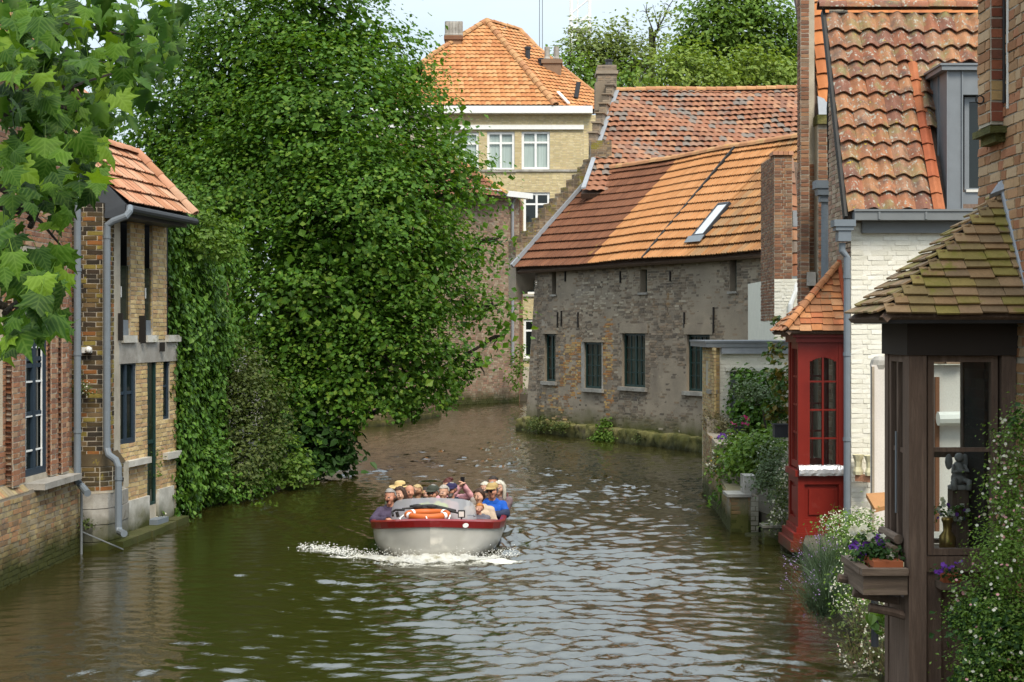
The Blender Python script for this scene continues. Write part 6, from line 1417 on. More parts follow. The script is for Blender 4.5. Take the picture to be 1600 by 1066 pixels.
    for k in range(700):
        f = rng.random() ** .7; p = np.array([-2.2 - 1.1 * f, 21.75 + 1.15 * f]) + rng.normal(size=2) * (.12, .14); M = np.eye(4); sc = rng.uniform(.003, .009); M[:3, :3] = np.diag([sc * 2, sc * 2, sc * .8]); M[:3, 3] = (p[0], p[1], abs(rng.normal()) * .03); d.add(tm, M)
    d.emit(None, 'spray', fm, 'spray', 0)
boat()

# ------------------------------------------------------------------ the passengers
def srgb(r, g, b): f = lambda v: ((v / 255) / 12.92 if v <= 10 else (((v / 255) + .055) / 1.055) ** 2.4); return (f(r), f(g), f(b))
def cloth(n, c): return mat(n, [c, tuple(v * .8 for v in c)], mode='noise', rough=.85, nscale=11, namp=.42, famp=.12, bump=.5, fscale=70)  # the colour noise also stands in for the shading of folds
SKIN = {k: plain('skin_' + k, c, .55, namp=.12, famp=.05) for k, c in (('pale', (.52, .29, .2)), ('ruddy', (.47, .22, .14)), ('tan', (.4, .22, .13)))}
FACE_DARK = plain('eye_dark', (.03, .02, .017), .4); LIP = plain('lips', (.3, .09, .075), .5); MOUTH = plain('open_mouth', (.05, .012, .012), .6)
HAIRM = {k: mat('hair_' + k, [c, tuple(v * .65 for v in c)], mode='noise', rough=.5, nscale=30, stretch=(3, 3, .5), namp=.3, bump=.6, fscale=120) for k, c in (('grey', (.3, .28, .26)), ('white', (.62, .57, .47)), ('blond', (.5, .36, .17)), ('brown', (.06, .03, .018)), ('dark', (.03, .02, .015)), ('auburn', (.1, .022, .018)), ('ginger', (.5, .18, .03)), ('palegrey', (.42, .37, .32)))}

PEOPLE = [
 dict(px=609.5, py=777, Y=22.85, sk='ruddy', hair='grey', cut='short', top=srgb(74, 64, 84), arms=('rail_l', 'lap'), mouth=1, lean=-.1, label='grey haired man with open mouth in plum jacket leaning his elbow over the gunwale'),
 dict(px=625, py=773, Y=23.3, sk='pale', hair='brown', cut='long', top=srgb(70, 60, 66), arms=('lap', 'lap'), label='woman with long dark brown parted hair sitting behind the grey haired man'),
 dict(px=624.5, py=765, Y=25.0, sk='tan', hair='brown', cut='short', hat='straw', top=srgb(90, 96, 80), arms=('lap', 'lap'), label='passenger in a straw hat behind the long haired woman'),
 dict(px=640, py=769, Y=24.3, sk='ruddy', hair='palegrey', cut='bald', top=srgb(86, 66, 84), arms=('lap', 'lap'), label='balding older man in purplish shirt beside the dark haired woman'),
 dict(px=652, py=768, Y=25.2, sk='tan', hair='blond', cut='short', yaw=2.4, top=srgb(24, 23, 26), arms=('lap', 'lap'), label='blond passenger in black turned away from the bow'),
 dict(px=664.5, py=772, Y=25.3, sk='pale', hair='dark', cut='short', yaw=.7, top=srgb(46, 42, 44), arms=('lap', 'lap'), label='dark haired passenger half hidden behind the man in the dark green cap'),
 dict(px=676, py=771, Y=23.25, sk='ruddy', hair='grey', cut='short', hat='cap', hatc=srgb(62, 66, 56), glasses=1, top=srgb(200, 214, 70), arms=('wheel', 'wheel'), label='man in dark green cap and sunglasses with yellow vest behind the windscreen'),
 dict(px=693, py=770, Y=23.9, sk='pale', hair='palegrey', cut='short', yaw=-.3, top=srgb(196, 150, 148), arms=('lap', 'lap'), label='pale grey haired passenger looking down behind the windscreen'),
 dict(px=705, py=766, Y=24.3, sk='ruddy', hair='grey', cut='short', beard=1, hat='cap', hatc=srgb(44, 40, 76), top=srgb(36, 38, 54), arms=('lap', 'lap'), label='bearded man in navy blue cap and navy jacket'),
 dict(px=699.5, py=760, Y=25.1, sk='pale', hair='auburn', cut='bun', yaw=.5, top=srgb(216, 158, 162), arms=('phone_far', 'phone'), label='auburn haired woman in pink jacket raising a phone with both hands'),
 dict(px=748.5, py=776, Y=23.15, sk='pale', hair='brown', cut='tied', top=srgb(188, 168, 146), arms=('lap', 'hug'), label='young woman in beige hoodie with brown hair tied back holding a child'),
 dict(px=748.5, py=795, Y=22.75, sk='pale', hair='ginger', cut='short', scale=.72, yaw=-.35, roll=.25, top=srgb(98, 98, 108), arms=('lap', 'lap'), label='small ginger haired child leaning at the edge of the windscreen'),
 dict(px=760.5, py=776, Y=23.75, sk='tan', hair='dark', cut='short', scale=.85, top=srgb(150, 146, 138), arms=('lap', 'lap'), label='dark haired boy peering out behind the woman in beige'),
 dict(px=757.5, py=764, Y=24.8, sk='pale', hair='white', cut='short', top=srgb(150, 140, 132), arms=('lap', 'lap'), label='white haired passenger behind the dark haired boy'),
 dict(px=769, py=767, Y=23.5, sk='ruddy', hair='grey', cut='short', hat='cap', hatc=srgb(172, 146, 96), glasses=1, top=srgb(26, 84, 176), sleeve=srgb(44, 52, 76), arms=('lap', 'rail_r'), lean=.04, label='man in tan cap and bright blue jacket with his arm over the side'),
 dict(px=781, py=763, lean=.15, Y=24.5, sk='pale', hair='white', cut='long', yaw=-.4, top=srgb(118, 100, 104), arms=('lap', 'lap'), label='woman with pale blond hair in mauve striped jacket behind the man in blue'),
 dict(px=770, py=755, Y=25.6, sk='ruddy', hair='dark', cut='short', glasses=1, yaw=-.45, top=srgb(60, 60, 66), arms=('lap', 'lap'), label='man with receding dark hair and sunglasses at the back of the boat'),
]
def people():
    tmp = bpy.data.scenes.new('workbench'); vl = tmp.view_layers[0]; work = []
    for P in PEOPLE:
        s = P.get('scale', 1.0); hc = at(P['px'], P['py'], P['Y']); seat = .0; T = (hc[2] - seat) / .775 if s == 1.0 else .9
        T = min(max(T, .93), 1.12)
        yaw = P.get('yaw', .28 * math.sin(P['px'] * 1.7)); roll = P.get('roll', 0); lean = P.get('lean', 0)
        prim = []                                             # (region, a, b, ra, rb)
        def cap(reg, a, b, ra, rb): prim.append((reg, np.array(a, float), np.array(b, float), ra, rb))
        H = np.array([lean, -.03, .78]); cy, sy = math.cos(yaw), math.sin(yaw); cr, sr = math.cos(roll), math.sin(roll)
        def hd(x, y, z): x, z = x * cr + z * sr, -x * sr + z * cr; return H + np.array([x * cy - y * sy, x * sy + y * cy, z])
        cap('torso', (0, 0, .1), (0, 0, .12), .155, .155); cap('torso', (-.07, 0, .1), (.07, 0, .1), .12, .12); cap('torso', (0, .0, .2), (lean * .6, .0, .44), .135, .15); cap('torso', (-.1 + lean * .7, 0, .46), (.1 + lean * .7, 0, .46), .12, .12)
        cap('torso', (-.17 + lean * .8, 0, .555), (.17 + lean * .8, 0, .555), .062, .062); cap('torso', (-.07 + lean * .8, 0, .59), (.07 + lean * .8, 0, .59), .06, .06)
        cap('neck', (lean * .85, 0, .58), (lean, -.005, .71), .056, .052)
        cap('head', hd(0, .02, .035), hd(0, -.005, .035), .084, .082); cap('head', hd(0, .035, .02), hd(0, .0, .05), .08, .076); cap('head', hd(0, -.045, -.01), hd(0, -.05, -.06), .058, .046); cap('head', hd(0, -.055, -.075), hd(0, -.06, -.085), .036, .034)
        cap('head', hd(-.028, -.055, -.02), hd(.028, -.055, -.02), .045, .045)
        cap('nose', hd(0, -.098, .012), hd(0, -.122, -.022), .011, .017)
        for sx in (-1, 1):
            cap('ear', hd(sx * .082, .012, .012), hd(sx * .078, .012, -.018), .016, .012)
            cap('leg', (sx * .09, -.02, .09), (sx * .12, -.42, .11), .085, .062); cap('leg', (sx * .12, -.42, .11), (sx * .12, -.4, -.2), .06, .045); cap('foot', (sx * .12, -.4, -.22), (sx * .12, -.52, -.235), .042, .034)
            side = 0 if sx < 0 else 1; a = P['arms'][side]; sh = np.array([sx * .185 + lean * .8, 0, .55])
            el, wr = {'lap': ((sx * .215, -.06, .29), (sx * .1, -.27, .2)), 'rail_l': ((-.36, -.14, .44), (-.12, -.36, .47)), 'rail_r': ((.27, -.16, .44), (.0, -.36, .45)), 'wheel': ((sx * .27, -.12, .32), (sx * .16, -.36, .42)), 'phone': ((.42, -.12, .6), (.28, -.22, .83)), 'phone_far': ((.0, -.2, .47), (.22, -.25, .8)), 'hug': ((.27, -.1, .3), (.06, -.3, .24))}[a]
            el, wr = np.array(el), np.array(wr); cap('arm', sh, el, .062, .05); cap('arm', el, wr, .048, .034)
            d = wr - el; d /= np.linalg.norm(d); up = np.array([0, 0, 1.0]); n = np.cross(d, up); n /= np.linalg.norm(n) + 1e-9; w = np.cross(n, d)
            pal = wr + d * .055; cap('hand', wr + d * .01, pal, .03, .034)
            for k in range(4): b0 = pal + n * (k - 1.5) * .02; L_ = (.055, .066, .06, .045)[k]; c1 = b0 + d * L_ * .6 - w * .012; cap('hand', b0, c1, .0105, .0105); cap('hand', c1, c1 + d * L_ * .4 - w * .026, .0105, .01)
            cap('hand', wr + d * .025 + n * -sx * .028, wr + d * .065 - n * sx * .055 - w * .01, .013, .0115)
        g = Geo()
        for reg, a, b, ra, rb in prim:
            g.sphere(a, ra, 12, 8); g.sphere(b, rb, 12, 8)
            if np.linalg.norm(b - a) > 1e-4: g.tube([a, b], [ra, rb], 12)
        o = bpy.data.objects.new('person_work', g.mesh('w')); tmp.collection.objects.link(o)
        md = o.modifiers.new('r', 'REMESH'); md.mode = 'VOXEL'; md.voxel_size = .012 / s; sm = o.modifiers.new('s', 'SMOOTH'); sm.factor = .5; sm.iterations = 2
        work.append((P, o, prim, hd, H, s, T, hc))
    vl.update(); dg = vl.depsgraph
    for P, o, prim, hd, H, s, T, hc in work:
        ev = o.evaluated_get(dg); me = bpy.data.meshes.new_from_object(ev); nv = len(me.vertices); V = np.empty(nv * 3, np.float32); me.vertices.foreach_get('co', V); V = V.reshape(-1, 3).astype(float)
        Q = np.array([list(p.vertices)[:4] for p in me.polygons if len(p.vertices) == 4], np.int32)
        N = np.empty(nv * 3, np.float32); me.vertices.foreach_get('normal', N) if False else None
        fn = np.cross(V[Q[:, 2]] - V[Q[:, 0]], V[Q[:, 3]] - V[Q[:, 1]]); vn = np.zeros_like(V)
        for k in range(4): np.add.at(vn, Q[:, k], fn)
        vn /= np.linalg.norm(vn, axis=1)[:, None] + 1e-9
        regs = []; D = []
        for reg, a, b, ra, rb in prim:
            ab = b - a; tt = np.clip(((V - a) @ ab) / max(ab @ ab, 1e-9), 0, 1); D.append(np.linalg.norm(V - a - tt[:, None] * ab, axis=1) - (ra + (rb - ra) * tt)); regs.append(reg)
        reg = np.array(regs)[np.argmin(np.array(D), axis=0)]
        # head-local coordinates
        E = np.array([hd(1, 0, 0) - H, hd(0, 1, 0) - H, hd(0, 0, 1) - H]); hl = (V - H) @ E.T
        fc = hl[Q].mean(1); freg = reg[Q[:, 0]]; ishead = np.isin(freg, ['head', 'nose', 'ear'])
        mi = np.zeros(len(Q), np.int32); front = (fc[:, 1] < -.05) & ishead
        eye = front & (np.abs(np.abs(fc[:, 0]) - .033) < .016) & (np.abs(fc[:, 2] - .004) < .0075); brow = front & (np.abs(np.abs(fc[:, 0]) - .034) < .021) & (np.abs(fc[:, 2] - .028) < .005)
        mi[eye | brow] = 1; hm = .021 if P.get('mouth') else .006; cz = -.062  # dark patches paint the eyes together with the shade of their sockets
        mo = front & (fc[:, 1] < -.07) & (np.abs(fc[:, 0]) < .024) & (np.abs(fc[:, 2] - cz) < hm); mi[mo] = 3 if P.get('mouth') else 2
        loc = np.array([hc[0], P['Y'], 0]); sc = s * np.array([1, 1, T]); base = np.array([hc[0] - H[0] * s, P['Y'] - H[1] * s, hc[2] - H[2] * s * T])
        X = lambda v: np.asarray(v) * sc + base
        t = thing('person', P['label'], 'person', (base[0], base[1], base[2] + .02), 'passengers in the tour boat')
        hairm = HAIRM[P['hair']]
        link('body', mk_mesh('body', X(V), [Q], smooth=True, mats=[SKIN[P['sk']], FACE_DARK, LIP, MOUTH], midx=mi), t)
        def shell(name, mask, off, m, rough=0.0, seed=0):
            q = Q[mask]; 
            if not len(q): return
            ids, inv = np.unique(q.ravel(), return_inverse=True); v = V[ids] + vn[ids] * off
            if rough: v = v + vn[ids] * (rough * np.array([mnoise.noise(Vector(p * 14 + seed)) + .5 * mnoise.noise(Vector(p * 40)) for p in v]))[:, None]
            link(name, mk_mesh(name, X(v), [inv.reshape(-1, 4).astype(np.int32)], m, True), t)
        zc = V[Q].mean(1)[:, 2]; topm = cloth('jacket_cloth', P['top'])
        tm = np.isin(freg, ['torso', 'arm']) & (zc > .12) | ((freg == 'neck') & (zc < .635))
        if P.get('sleeve'):
            xx = V[Q].mean(1); sl = (freg == 'arm') & (xx[:, 2] < .5); shell('jacket', tm & ~sl, .014, topm, .008); shell('sleeve', sl, .017, cloth('sleeve_cloth', P['sleeve']), .008)
        else: shell('jacket', tm, .014, topm, .008)
        shell('trousers', (np.isin(freg, ['leg']) | ((freg == 'torso') & (zc <= .13))), .01, cloth('trouser_cloth', (.04, .045, .06)), .004); shell('shoe', freg == 'foot', .006, FACE_DARK)
        # hair
        x, y, z = fc.T; cut = P['cut']; hm_ = ishead & (freg != 'nose')
        top = hm_ & ((z > .078 + .25 * np.minimum(0, 0) ) & (y > -.075) | (y > .0 + .0 * z) & (z > -.03) & ~((np.abs(x) > .07) & (y < .03) & (z < .03)) | (y > .045) & (z > -.06))
        if cut == 'bald': top = hm_ & ((y > .02) & (z < .085) & (z > -.05) & ~((np.abs(x) > .07) & (y < .04) & (z < .03)))
        shell('hair', top, .014 if cut != 'bald' else .008, hairm, .012, 3)
        if cut in ('long', 'tied', 'bun'):
            g = Geo(); pr = []
            if cut == 'long':
                for sx in (-1, 1): pr.append(([hd(sx * .03, -.05, .115), hd(sx * .08, -.02, .06), hd(sx * .092, -.005, -.05), hd(sx * .085, .0, -.17), hd(sx * .07, .0, -.22)], [.02, .03, .034, .034, .015]))
                pr.append(([hd(0, .06, .09), hd(0, .1, .0), hd(0, .09, -.13), hd(0, .08, -.22)], [.05, .07, .07, .03]))
            elif cut == 'bun': pr.append(([hd(0, .07, .1), hd(0, .1, .13), hd(0, .1, .16)], [.03, .06, .03])); pr.append(([hd(-.05, .0, .1), hd(0, -.02, .12), hd(.05, .0, .1)], [.03, .035, .03]))
            else:
                for sx in (-1, 1): pr.append(([hd(sx * .01, -.06, .11), hd(sx * .065, -.035, .07), hd(sx * .088, .01, .0)], [.015, .024, .02]))
                pr.append(([hd(0, .09, .02), hd(.0, .12, -.03), hd(0, .11, -.1)], [.03, .035, .015]))
            for pts, rr in pr: g.tube([X(p) for p in pts], [r * s for r in rr], 9)
            g.obj('hair_length', hairm, t, smooth=True)
        if P.get('beard'): shell('beard', ishead & (z < -.045) & (y < -.01) & ~((np.abs(x) < .022) & (np.abs(z + .062) < .008)), .007, HAIRM['grey'], .006)
        if P.get('hat') == 'cap':
            g = Geo(); n = 12; V2 = []
            for k in range(7):
                a = .5 * math.pi * k / 6
                for j in range(n): q = 2 * math.pi * j / n; V2.append(X(hd(math.cos(q) * .1 * math.cos(a) ** .8, .01 + math.sin(q) * .115 * math.cos(a) ** .8, .058 + .078 * math.sin(a))))
            g.add(V2, [(k * n + j, k * n + (j + 1) % n, (k + 1) * n + (j + 1) % n, (k + 1) * n + j) for k in range(6) for j in range(n)])
            V2 = []
            for k in range(9):
                q = math.pi * (k / 8); V2 += [X(hd(-math.cos(q) * .094, .0 - math.sin(q) * .098, .062)), X(hd(-math.cos(q) * .085, -.06 - math.sin(q) * .115, .04)), X(hd(-math.cos(q) * .085, -.06 - math.sin(q) * .113, .033)), X(hd(-math.cos(q) * .094, -math.sin(q) * .09, .054))]
            g.add(V2, [(4 * k + a, 4 * k + (a + 1) % 4, 4 * k + 4 + (a + 1) % 4, 4 * k + 4 + a) for k in range(8) for a in range(4)]); g.obj('cap', cloth('cap_cloth', P['hatc']), t, smooth=True)
        if P.get('hat') == 'straw':
            g = Geo(); n = 18; V2 = []
            for r_, z_ in ((.19, .055), (.175, .06), (.1, .07), (.098, .1), (.09, .145), (.055, .165), (.0, .168)):
                for j in range(n): q = 2 * math.pi * j / n; V2.append(X(hd(math.cos(q) * r_, .01 + math.sin(q) * r_ * 1.1, z_ + (.015 * math.cos(2 * q) if r_ > .15 else 0))))
            g.add(V2, [(k * n + j, k * n + (j + 1) % n, (k + 1) * n + (j + 1) % n, (k + 1) * n + j) for k in range(6) for j in range(n)]); g.obj('straw_hat', plain('straw', (.52, .38, .17), .8, namp=.3), t, smooth=True)
            g = Geo(); g.lathe([(.103 * s, .07 * s), (.102 * s, .095 * s)], X(hd(0, .01, 0)), 18); g.obj('hat_band', FACE_DARK, t)
        if P.get('glasses'):
            g = Geo()
            for sx in (-1, 1):
                q0 = [hd(sx * .008, -.118, .018), hd(sx * .06, -.105, .018), hd(sx * .058, -.107, -.014), hd(sx * .02, -.117, -.016)]; g.prism([X(p) for p in q0], (0, .006, 0)); g.tube([X(hd(sx * .06, -.105, .012)), X(hd(sx * .09, .0, .012))], .004, 4)
            g.tube([X(hd(-.012, -.118, .012)), X(hd(.012, -.118, .012))], .004, 4); g.obj('sunglasses', plain('black_lens', (.01, .01, .012), .12, spec=.6), t)
        if 'phone' in P['arms']:
            p = X((.27, -.26, .9)); g = Geo(); g.box(p + (-.036, -.006, -.075), p + (.036, .006, .075)); tag(g.obj('phone', plain('black_phone', (.012, .012, .014), .2)), 'black phone held up by the woman in pink', 'phone')
        bpy.data.objects.remove(o)
    bpy.data.scenes.remove(tmp)
people()
# ------------------------------------------------------------------ trees and plants
def lob(px, py, Y, r, rz=None, ry=None):
    s = Y / K; return (at(px, py, Y), (r * s, (ry or r) * s, (rz or r) * s))

def plant(name, label, cat, lobes, leafm, size, per_m2, n_leaf=10, spray_r=.12, flowers=(), group=None, stem=None, shell=(.3, 1.03), aspect=.7, flat=.6, base=None, front=.75, gap=.5, gap_scale=1.2, core=None, detail=0, grass=None, cull=None):
    c = np.mean([l[0] for l in lobes], axis=0); t = thing(name, label, cat, base if base is not None else (c[0], c[1], min(l[0][2] - l[1][2] for l in lobes)), group)
    P, N = sprays(lobes, per_m2, spray_r, n_leaf, shell=shell, flat=flat, front_only=front, gap=gap, gap_scale=gap_scale)
    if cull is not None: k = cull(P); P, N = P[k], N[k]
    link('foliage', leaf_mesh('foliage', P, N, size, MT[leafm], aspect=aspect, detail=detail), t)
    if stem:
        g = Geo()
        for a, b, r0, r1 in stem: limb(g, a, b, r0, r1)
        g.obj('stem', MT['bark'], t)
    for fm, n, r, pet in flowers:
        pp = []
        for l, rr in lobes:
            m = max(1, int(n / len(lobes))); d = rng.normal(size=(m * 4, 3)); d /= np.linalg.norm(d, axis=1)[:, None]; d = d[d[:, 1] < .25][:m]; p = l + d * np.asarray(rr) * rng.uniform(.9, 1.12, (len(d), 1)); q = np.array([mnoise.noise(Vector(x * 1.7)) for x in p]); pp.append(p[q > -.25])
        pp = np.vstack(pp)
        if cull is not None: pp = pp[cull(pp)]
        link('flower', flower_mesh('flower', pp, r, MT[fm], petals=pet, up=(0, -.8, .5)), t, None, 'stuff')
    if grass:
        gm, n, ln, w = grass; b = []; tp = []
        for l, rr in lobes:
            m = int(n / len(lobes)); p = l + rng.normal(size=(m, 3)) * np.asarray(rr) * (.35, .3, .3) - (0, 0, rr[2] * .6); d = rng.normal(size=(m, 3)) * (.8, .6, .35) + (0, -.1, 1.0); d /= np.linalg.norm(d, axis=1)[:, None]; b.append(p); tp.append(p + d * ln * rng.uniform(.5, 1.2, (m, 1)))
        link('stem_tuft', blades('stem_tuft', np.vstack(b), np.vstack(tp), w, MT[gm]), t, None, 'stuff')
    return t

def linden():
    Y = 36.0; S_ = [(505, 15, 0, 90), (430, 60, 1, 170), (580, 85, .6, 86), (350, 130, 1.5, 150), (500, 190, -1, 165), (622, 185, .6, 84), (655, 285, -.2, 100), (290, 220, 2.2, 110), (400, 300, -.5, 150), (560, 330, -1.8, 150), (690, 385, .3, 58), (620, 430, -1.2, 112), (480, 450, -1.6, 150), (728, 470, .6, 36), (695, 555, .2, 52), (600, 545, -1.8, 110), (650, 595, -.6, 56), (520, 590, -1.8, 90), (560, 640, -1, 50), (640, 630, -.4, 40), (772, 372, .6, 24), (745, 385, .6, 22), (770, 478, .4, 22), (748, 570, .4, 24), (720, 585, .2, 26), (722, 290, .3, 28), (692, 185, .8, 30), (655, 120, .8, 30), (440, 560, -.8, 100), (700, 240, .6, 45), (778, 525, .7, 26), (300, 330, 1.6, 90), (330, 455, 1.8, 85), (285, 420, 2.2, 70)]
    lobes = [lob(px, py, Y + dy, r, ry=r * .85) for px, py, dy, r in S_]
    P, N = sprays(lobes, 8.0, .44, 27, shell=(.62, 1.08), flat=.26, front_only=.55, noise_amp=.3, gap=.17, gap_scale=.75); print('LINDEN', len(P))
    hem = lambda p: np.interp(HX + p[:, 0] * K / p[:, 1], (430, 520, 560, 600, 650, 700, 745, 800), (.55, .7, 1.05, 1.5, 1.35, 1.6, 2.2, 3.0)) + .22 * np.sin(p[:, 0] * 5.3) + .15 * np.sin(p[:, 0] * 11 + p[:, 1] * 3)
    k = P[:, 2] > hem(P); P, N = P[k], N[k]
    t = thing('linden_tree', 'huge dense green linden tree overhanging the water in the middle', 'tree', (-6.2, 37.5, .3))
    g = Geo(); root = (-6.2, 37.5, -.2); top = (-5.6, 37.2, 8); g.tube([root, (-6.1, 37.5, 1.5), (-5.9, 37.3, 4), top], [.55, .42, .36, .2], 10); g.obj('trunk', MT['bark'], t)
    g = Geo()
    for c, r in lobes:
        a = np.array([-5.9, 37.4, min(max(1.5, c[2] - 2.0), 8)]); limb(g, a, c, .13, .03, n=7)
        for _ in range(4): d = rng.normal(size=3); d /= np.linalg.norm(d); limb(g, c, c + d * r * .85, .035, .008, n=4, seg=5)
    g.obj('limb', MT['bark'], t, kind='stuff')
    link('crown', leaf_mesh('crown', P, N, .108, MT['linden_leaf'], aspect=.88, fold=.25, mat2=MT['lime_leaf'], frac2=.1), t)
    # inner leaves so that the crown is not hollow
    P2, N2 = sprays([(c, tuple(v * .85 for v in r)) for c, r in lobes] + [lob(400, 230, 38.5, 190, ry=60), lob(330, 430, 38.5, 120, ry=50), lob(560, 400, 37.5, 150, ry=60), lob(520, 140, 38, 100, ry=50), lob(300, 200, 38.5, 110, ry=50)], 4.0, .45, 9, shell=(.3, .98), flat=.6, front_only=None, gap=.9)
    k = P2[:, 2] > hem(P2) + .1; link('inner_foliage', leaf_mesh('inner_foliage', P2[k], N2[k], .2, MT['linden_leaf']), t)
linden()

def left_green():
    # garden wall carrying the ivy
    wb = Wall((-6.3, 25.95), (-6.15, 31.5)); g = Geo(); g.wbox(wb, 0, -1, wb.len, 4.6, -.5, -.12); tw = tag(g.obj('garden_wall', MT['brick_far']), 'old garden wall swallowed by ivy beside the loggia house', 'wall')
    t = thing('ivy', 'dense glossy ivy hanging over the garden wall beside the loggia house', 'climber', (-6.1, 26.5, .2))
    P = []; N = []
    for k in range(3600):
        u = rng.uniform(-.1, wb.len * .8); z = rng.uniform(.1, 6.1)
        if z > 5.2 + .7 * math.sin(u * 1.5 + .4): continue
        o = .12 + .42 * mnoise.noise(Vector((u * .9, z * .7, 3))) + .22 * mnoise.noise(Vector((u * 2.6, z * 2.2, 8)))
        if u < .5: o = min(o, .15 + u * .4)
        c = wb.pt(u, z, o); m = 7; P.append(c + rng.normal(size=(m, 3)) * (.12, .12, .13)); N.append(np.tile(wb.n + (0, 0, .55), (m, 1)) + rng.normal(size=(m, 3)) * .4)
    P, N = np.vstack(P), np.vstack(N); link('foliage', leaf_mesh('foliage', P, N, .1, MT['ivy_leaf'], aspect=.95, tip=np.tile([0, 0, -1.0], (len(P), 1)) + rng.normal(size=(len(P), 3)) * .4, detail=1), t)
    n, m = 30, 24; V = []
    for i in range(n):
        for k in range(m):
            u = wb.len * .85 * i / (n - 1); z = 5.6 * k / (m - 1); V.append(wb.pt(u, z, -.1 + .4 * mnoise.noise(Vector((u * .9, z * .7, 3)))))
    i = (np.arange(n - 1)[:, None] * m + np.arange(m - 1)[None, :]).ravel(); link('woody_mat', mk_mesh('woody_mat', V, [np.stack([i, i + m, i + m + 1, i + 1], 1)], MT['dark_leaf'], True), t)
    plant('climbing_shrub', 'bright green leafy top growing over the end of the loggia roof', 'shrub', [lob(325, 345, 27.5, 36), lob(345, 380, 27.5, 34), lob(318, 375, 27.0, 26)], 'lime_leaf', .11, 22, 9, .14)
    plant('holly_shrub', 'olive green small leaved shrub growing in front of the ivy', 'shrub', [lob(370, 575, 30.2, 48), lob(400, 620, 30.0, 50), lob(360, 650, 29.7, 50), lob(395, 695, 29.6, 52), lob(365, 730, 29.2, 46), lob(425, 660, 30.2, 34)], 'olive_leaf', .085, 30, 11, .13, stem=[((-5.9, 30.5, .2), at(390, 560, 30.2), .06, .01)])
    plant('ivy_mound', 'dark ivy mound spilling down to the canal edge', 'shrub', [lob(300, 735, 28.0, 50), lob(345, 765, 28.6, 42), lob(385, 765, 29.4, 40), lob(285, 680, 27.6, 40), lob(320, 700, 28.0, 40)], 'ivy_leaf', .095, 30, 9, .13, cull=lambda p: p[:, 2] > .05)
    plant('maple_seedling_bush', 'light green bush leaning over the water left of the boat', 'shrub', [lob(440, 715, 31.2, 36), lob(462, 738, 31.2, 30), lob(420, 745, 30.9, 34), lob(425, 690, 31.4, 26)], 'lime_leaf', .12, 26, 8, .13, cull=lambda p: p[:, 2] > .08)
    plant('broadleaf_bush', 'dark bush with large lobed leaves beneath the linden boughs', 'shrub', [lob(500, 690, 33.5, 40), lob(525, 715, 33.5, 30), lob(470, 670, 33.5, 44), lob(490, 725, 33, 32), lob(530, 690, 34, 26)], 'dark_leaf', .2, 16, 7, .18, detail=1, cull=lambda p: p[:, 2] > .06)
    plant('floating_waterside_leaves', 'pale green leaves touching the water below the bushes', 'plant', [lob(425, 792, 28.2, 14, 6), lob(410, 788, 28.5, 12, 6)], 'lime_leaf', .12, 30, 5, .08)
    g = Geo(); 
    plant('flowering_weed', 'white flowered weeds growing on the mossy ledge below the loggia house', 'plant', [lob(262, 800, 26.0, 22, 14), lob(285, 806, 26.4, 18, 14), lob(246, 806, 25.2, 14, 9)], 'lime_leaf', .06, 60, 8, .07, flowers=[('white_petal', 60, .018, 5)])
    plant('flowering_weed', 'daisy clump growing from the dark buttress wall halfway up', 'plant', [lob(122, 598, 22.4, 12, 18), lob(134, 608, 22.4, 10, 12)], 'olive_leaf', .045, 90, 8, .06, flowers=[('white_petal', 30, .014, 5)])
    plant('flowering_weed', 'daisy clump growing from the stone base of the buttress', 'plant', [lob(136, 818, 22.3, 12, 9), lob(122, 806, 22.3, 9, 10)], 'olive_leaf', .05, 90, 8, .06, flowers=[('white_petal', 24, .017, 5)])
    plant('flowering_weed', 'yellowish creeper growing up the brick beside the glazed door', 'plant', [lob(249, 720, 25.0, 7, 24)], 'lime_leaf', .05, 60, 7, .05)
left_green()

def maple_leaf(bend, curl):
    """five-lobed leaf, 1 unit wide, stalk at the origin, tip towards +y, drooping"""
    out = [(0, 0), (.1, .02), (.3, -.1), (.34, .04), (.5, .12), (.37, .22), (.42, .34), (.58, .5), (.33, .46), (.22, .48), (.2, .62), (.1, .72), (0, 1.0), (-.1, .72), (-.2, .62), (-.22, .48), (-.33, .46), (-.58, .5), (-.42, .34), (-.37, .22), (-.5, .12), (-.34, .04), (-.3, -.1), (-.1, .02)]
    ins = [(0, .3)]; P = out + ins; V = []
    for x, y in P: r = math.hypot(x, y); V.append((x * (1 - .12 * curl * abs(x)), y * (1 - .1 * bend), -bend * (y * .55) ** 2 * 1.6 - curl * abs(x) ** 1.5 * .8 + .03 * math.sin(9 * x + 5 * y)))
    n = len(out); F = [(i, (i + 1) % n, n) for i in range(n)]
    st = len(V); V += [(-.012, 0, 0), (.012, 0, 0), (.008, -.45, .12), (-.008, -.45, .12)]; F.append((st, st + 3, st + 2, st + 1)); return Tmpl(V, F)
MAPLE = [maple_leaf(b, c) for b, c in ((.3, .2), (.8, .35), (1.1, .1), (.5, .6), (.1, -.2), (.9, .7))]

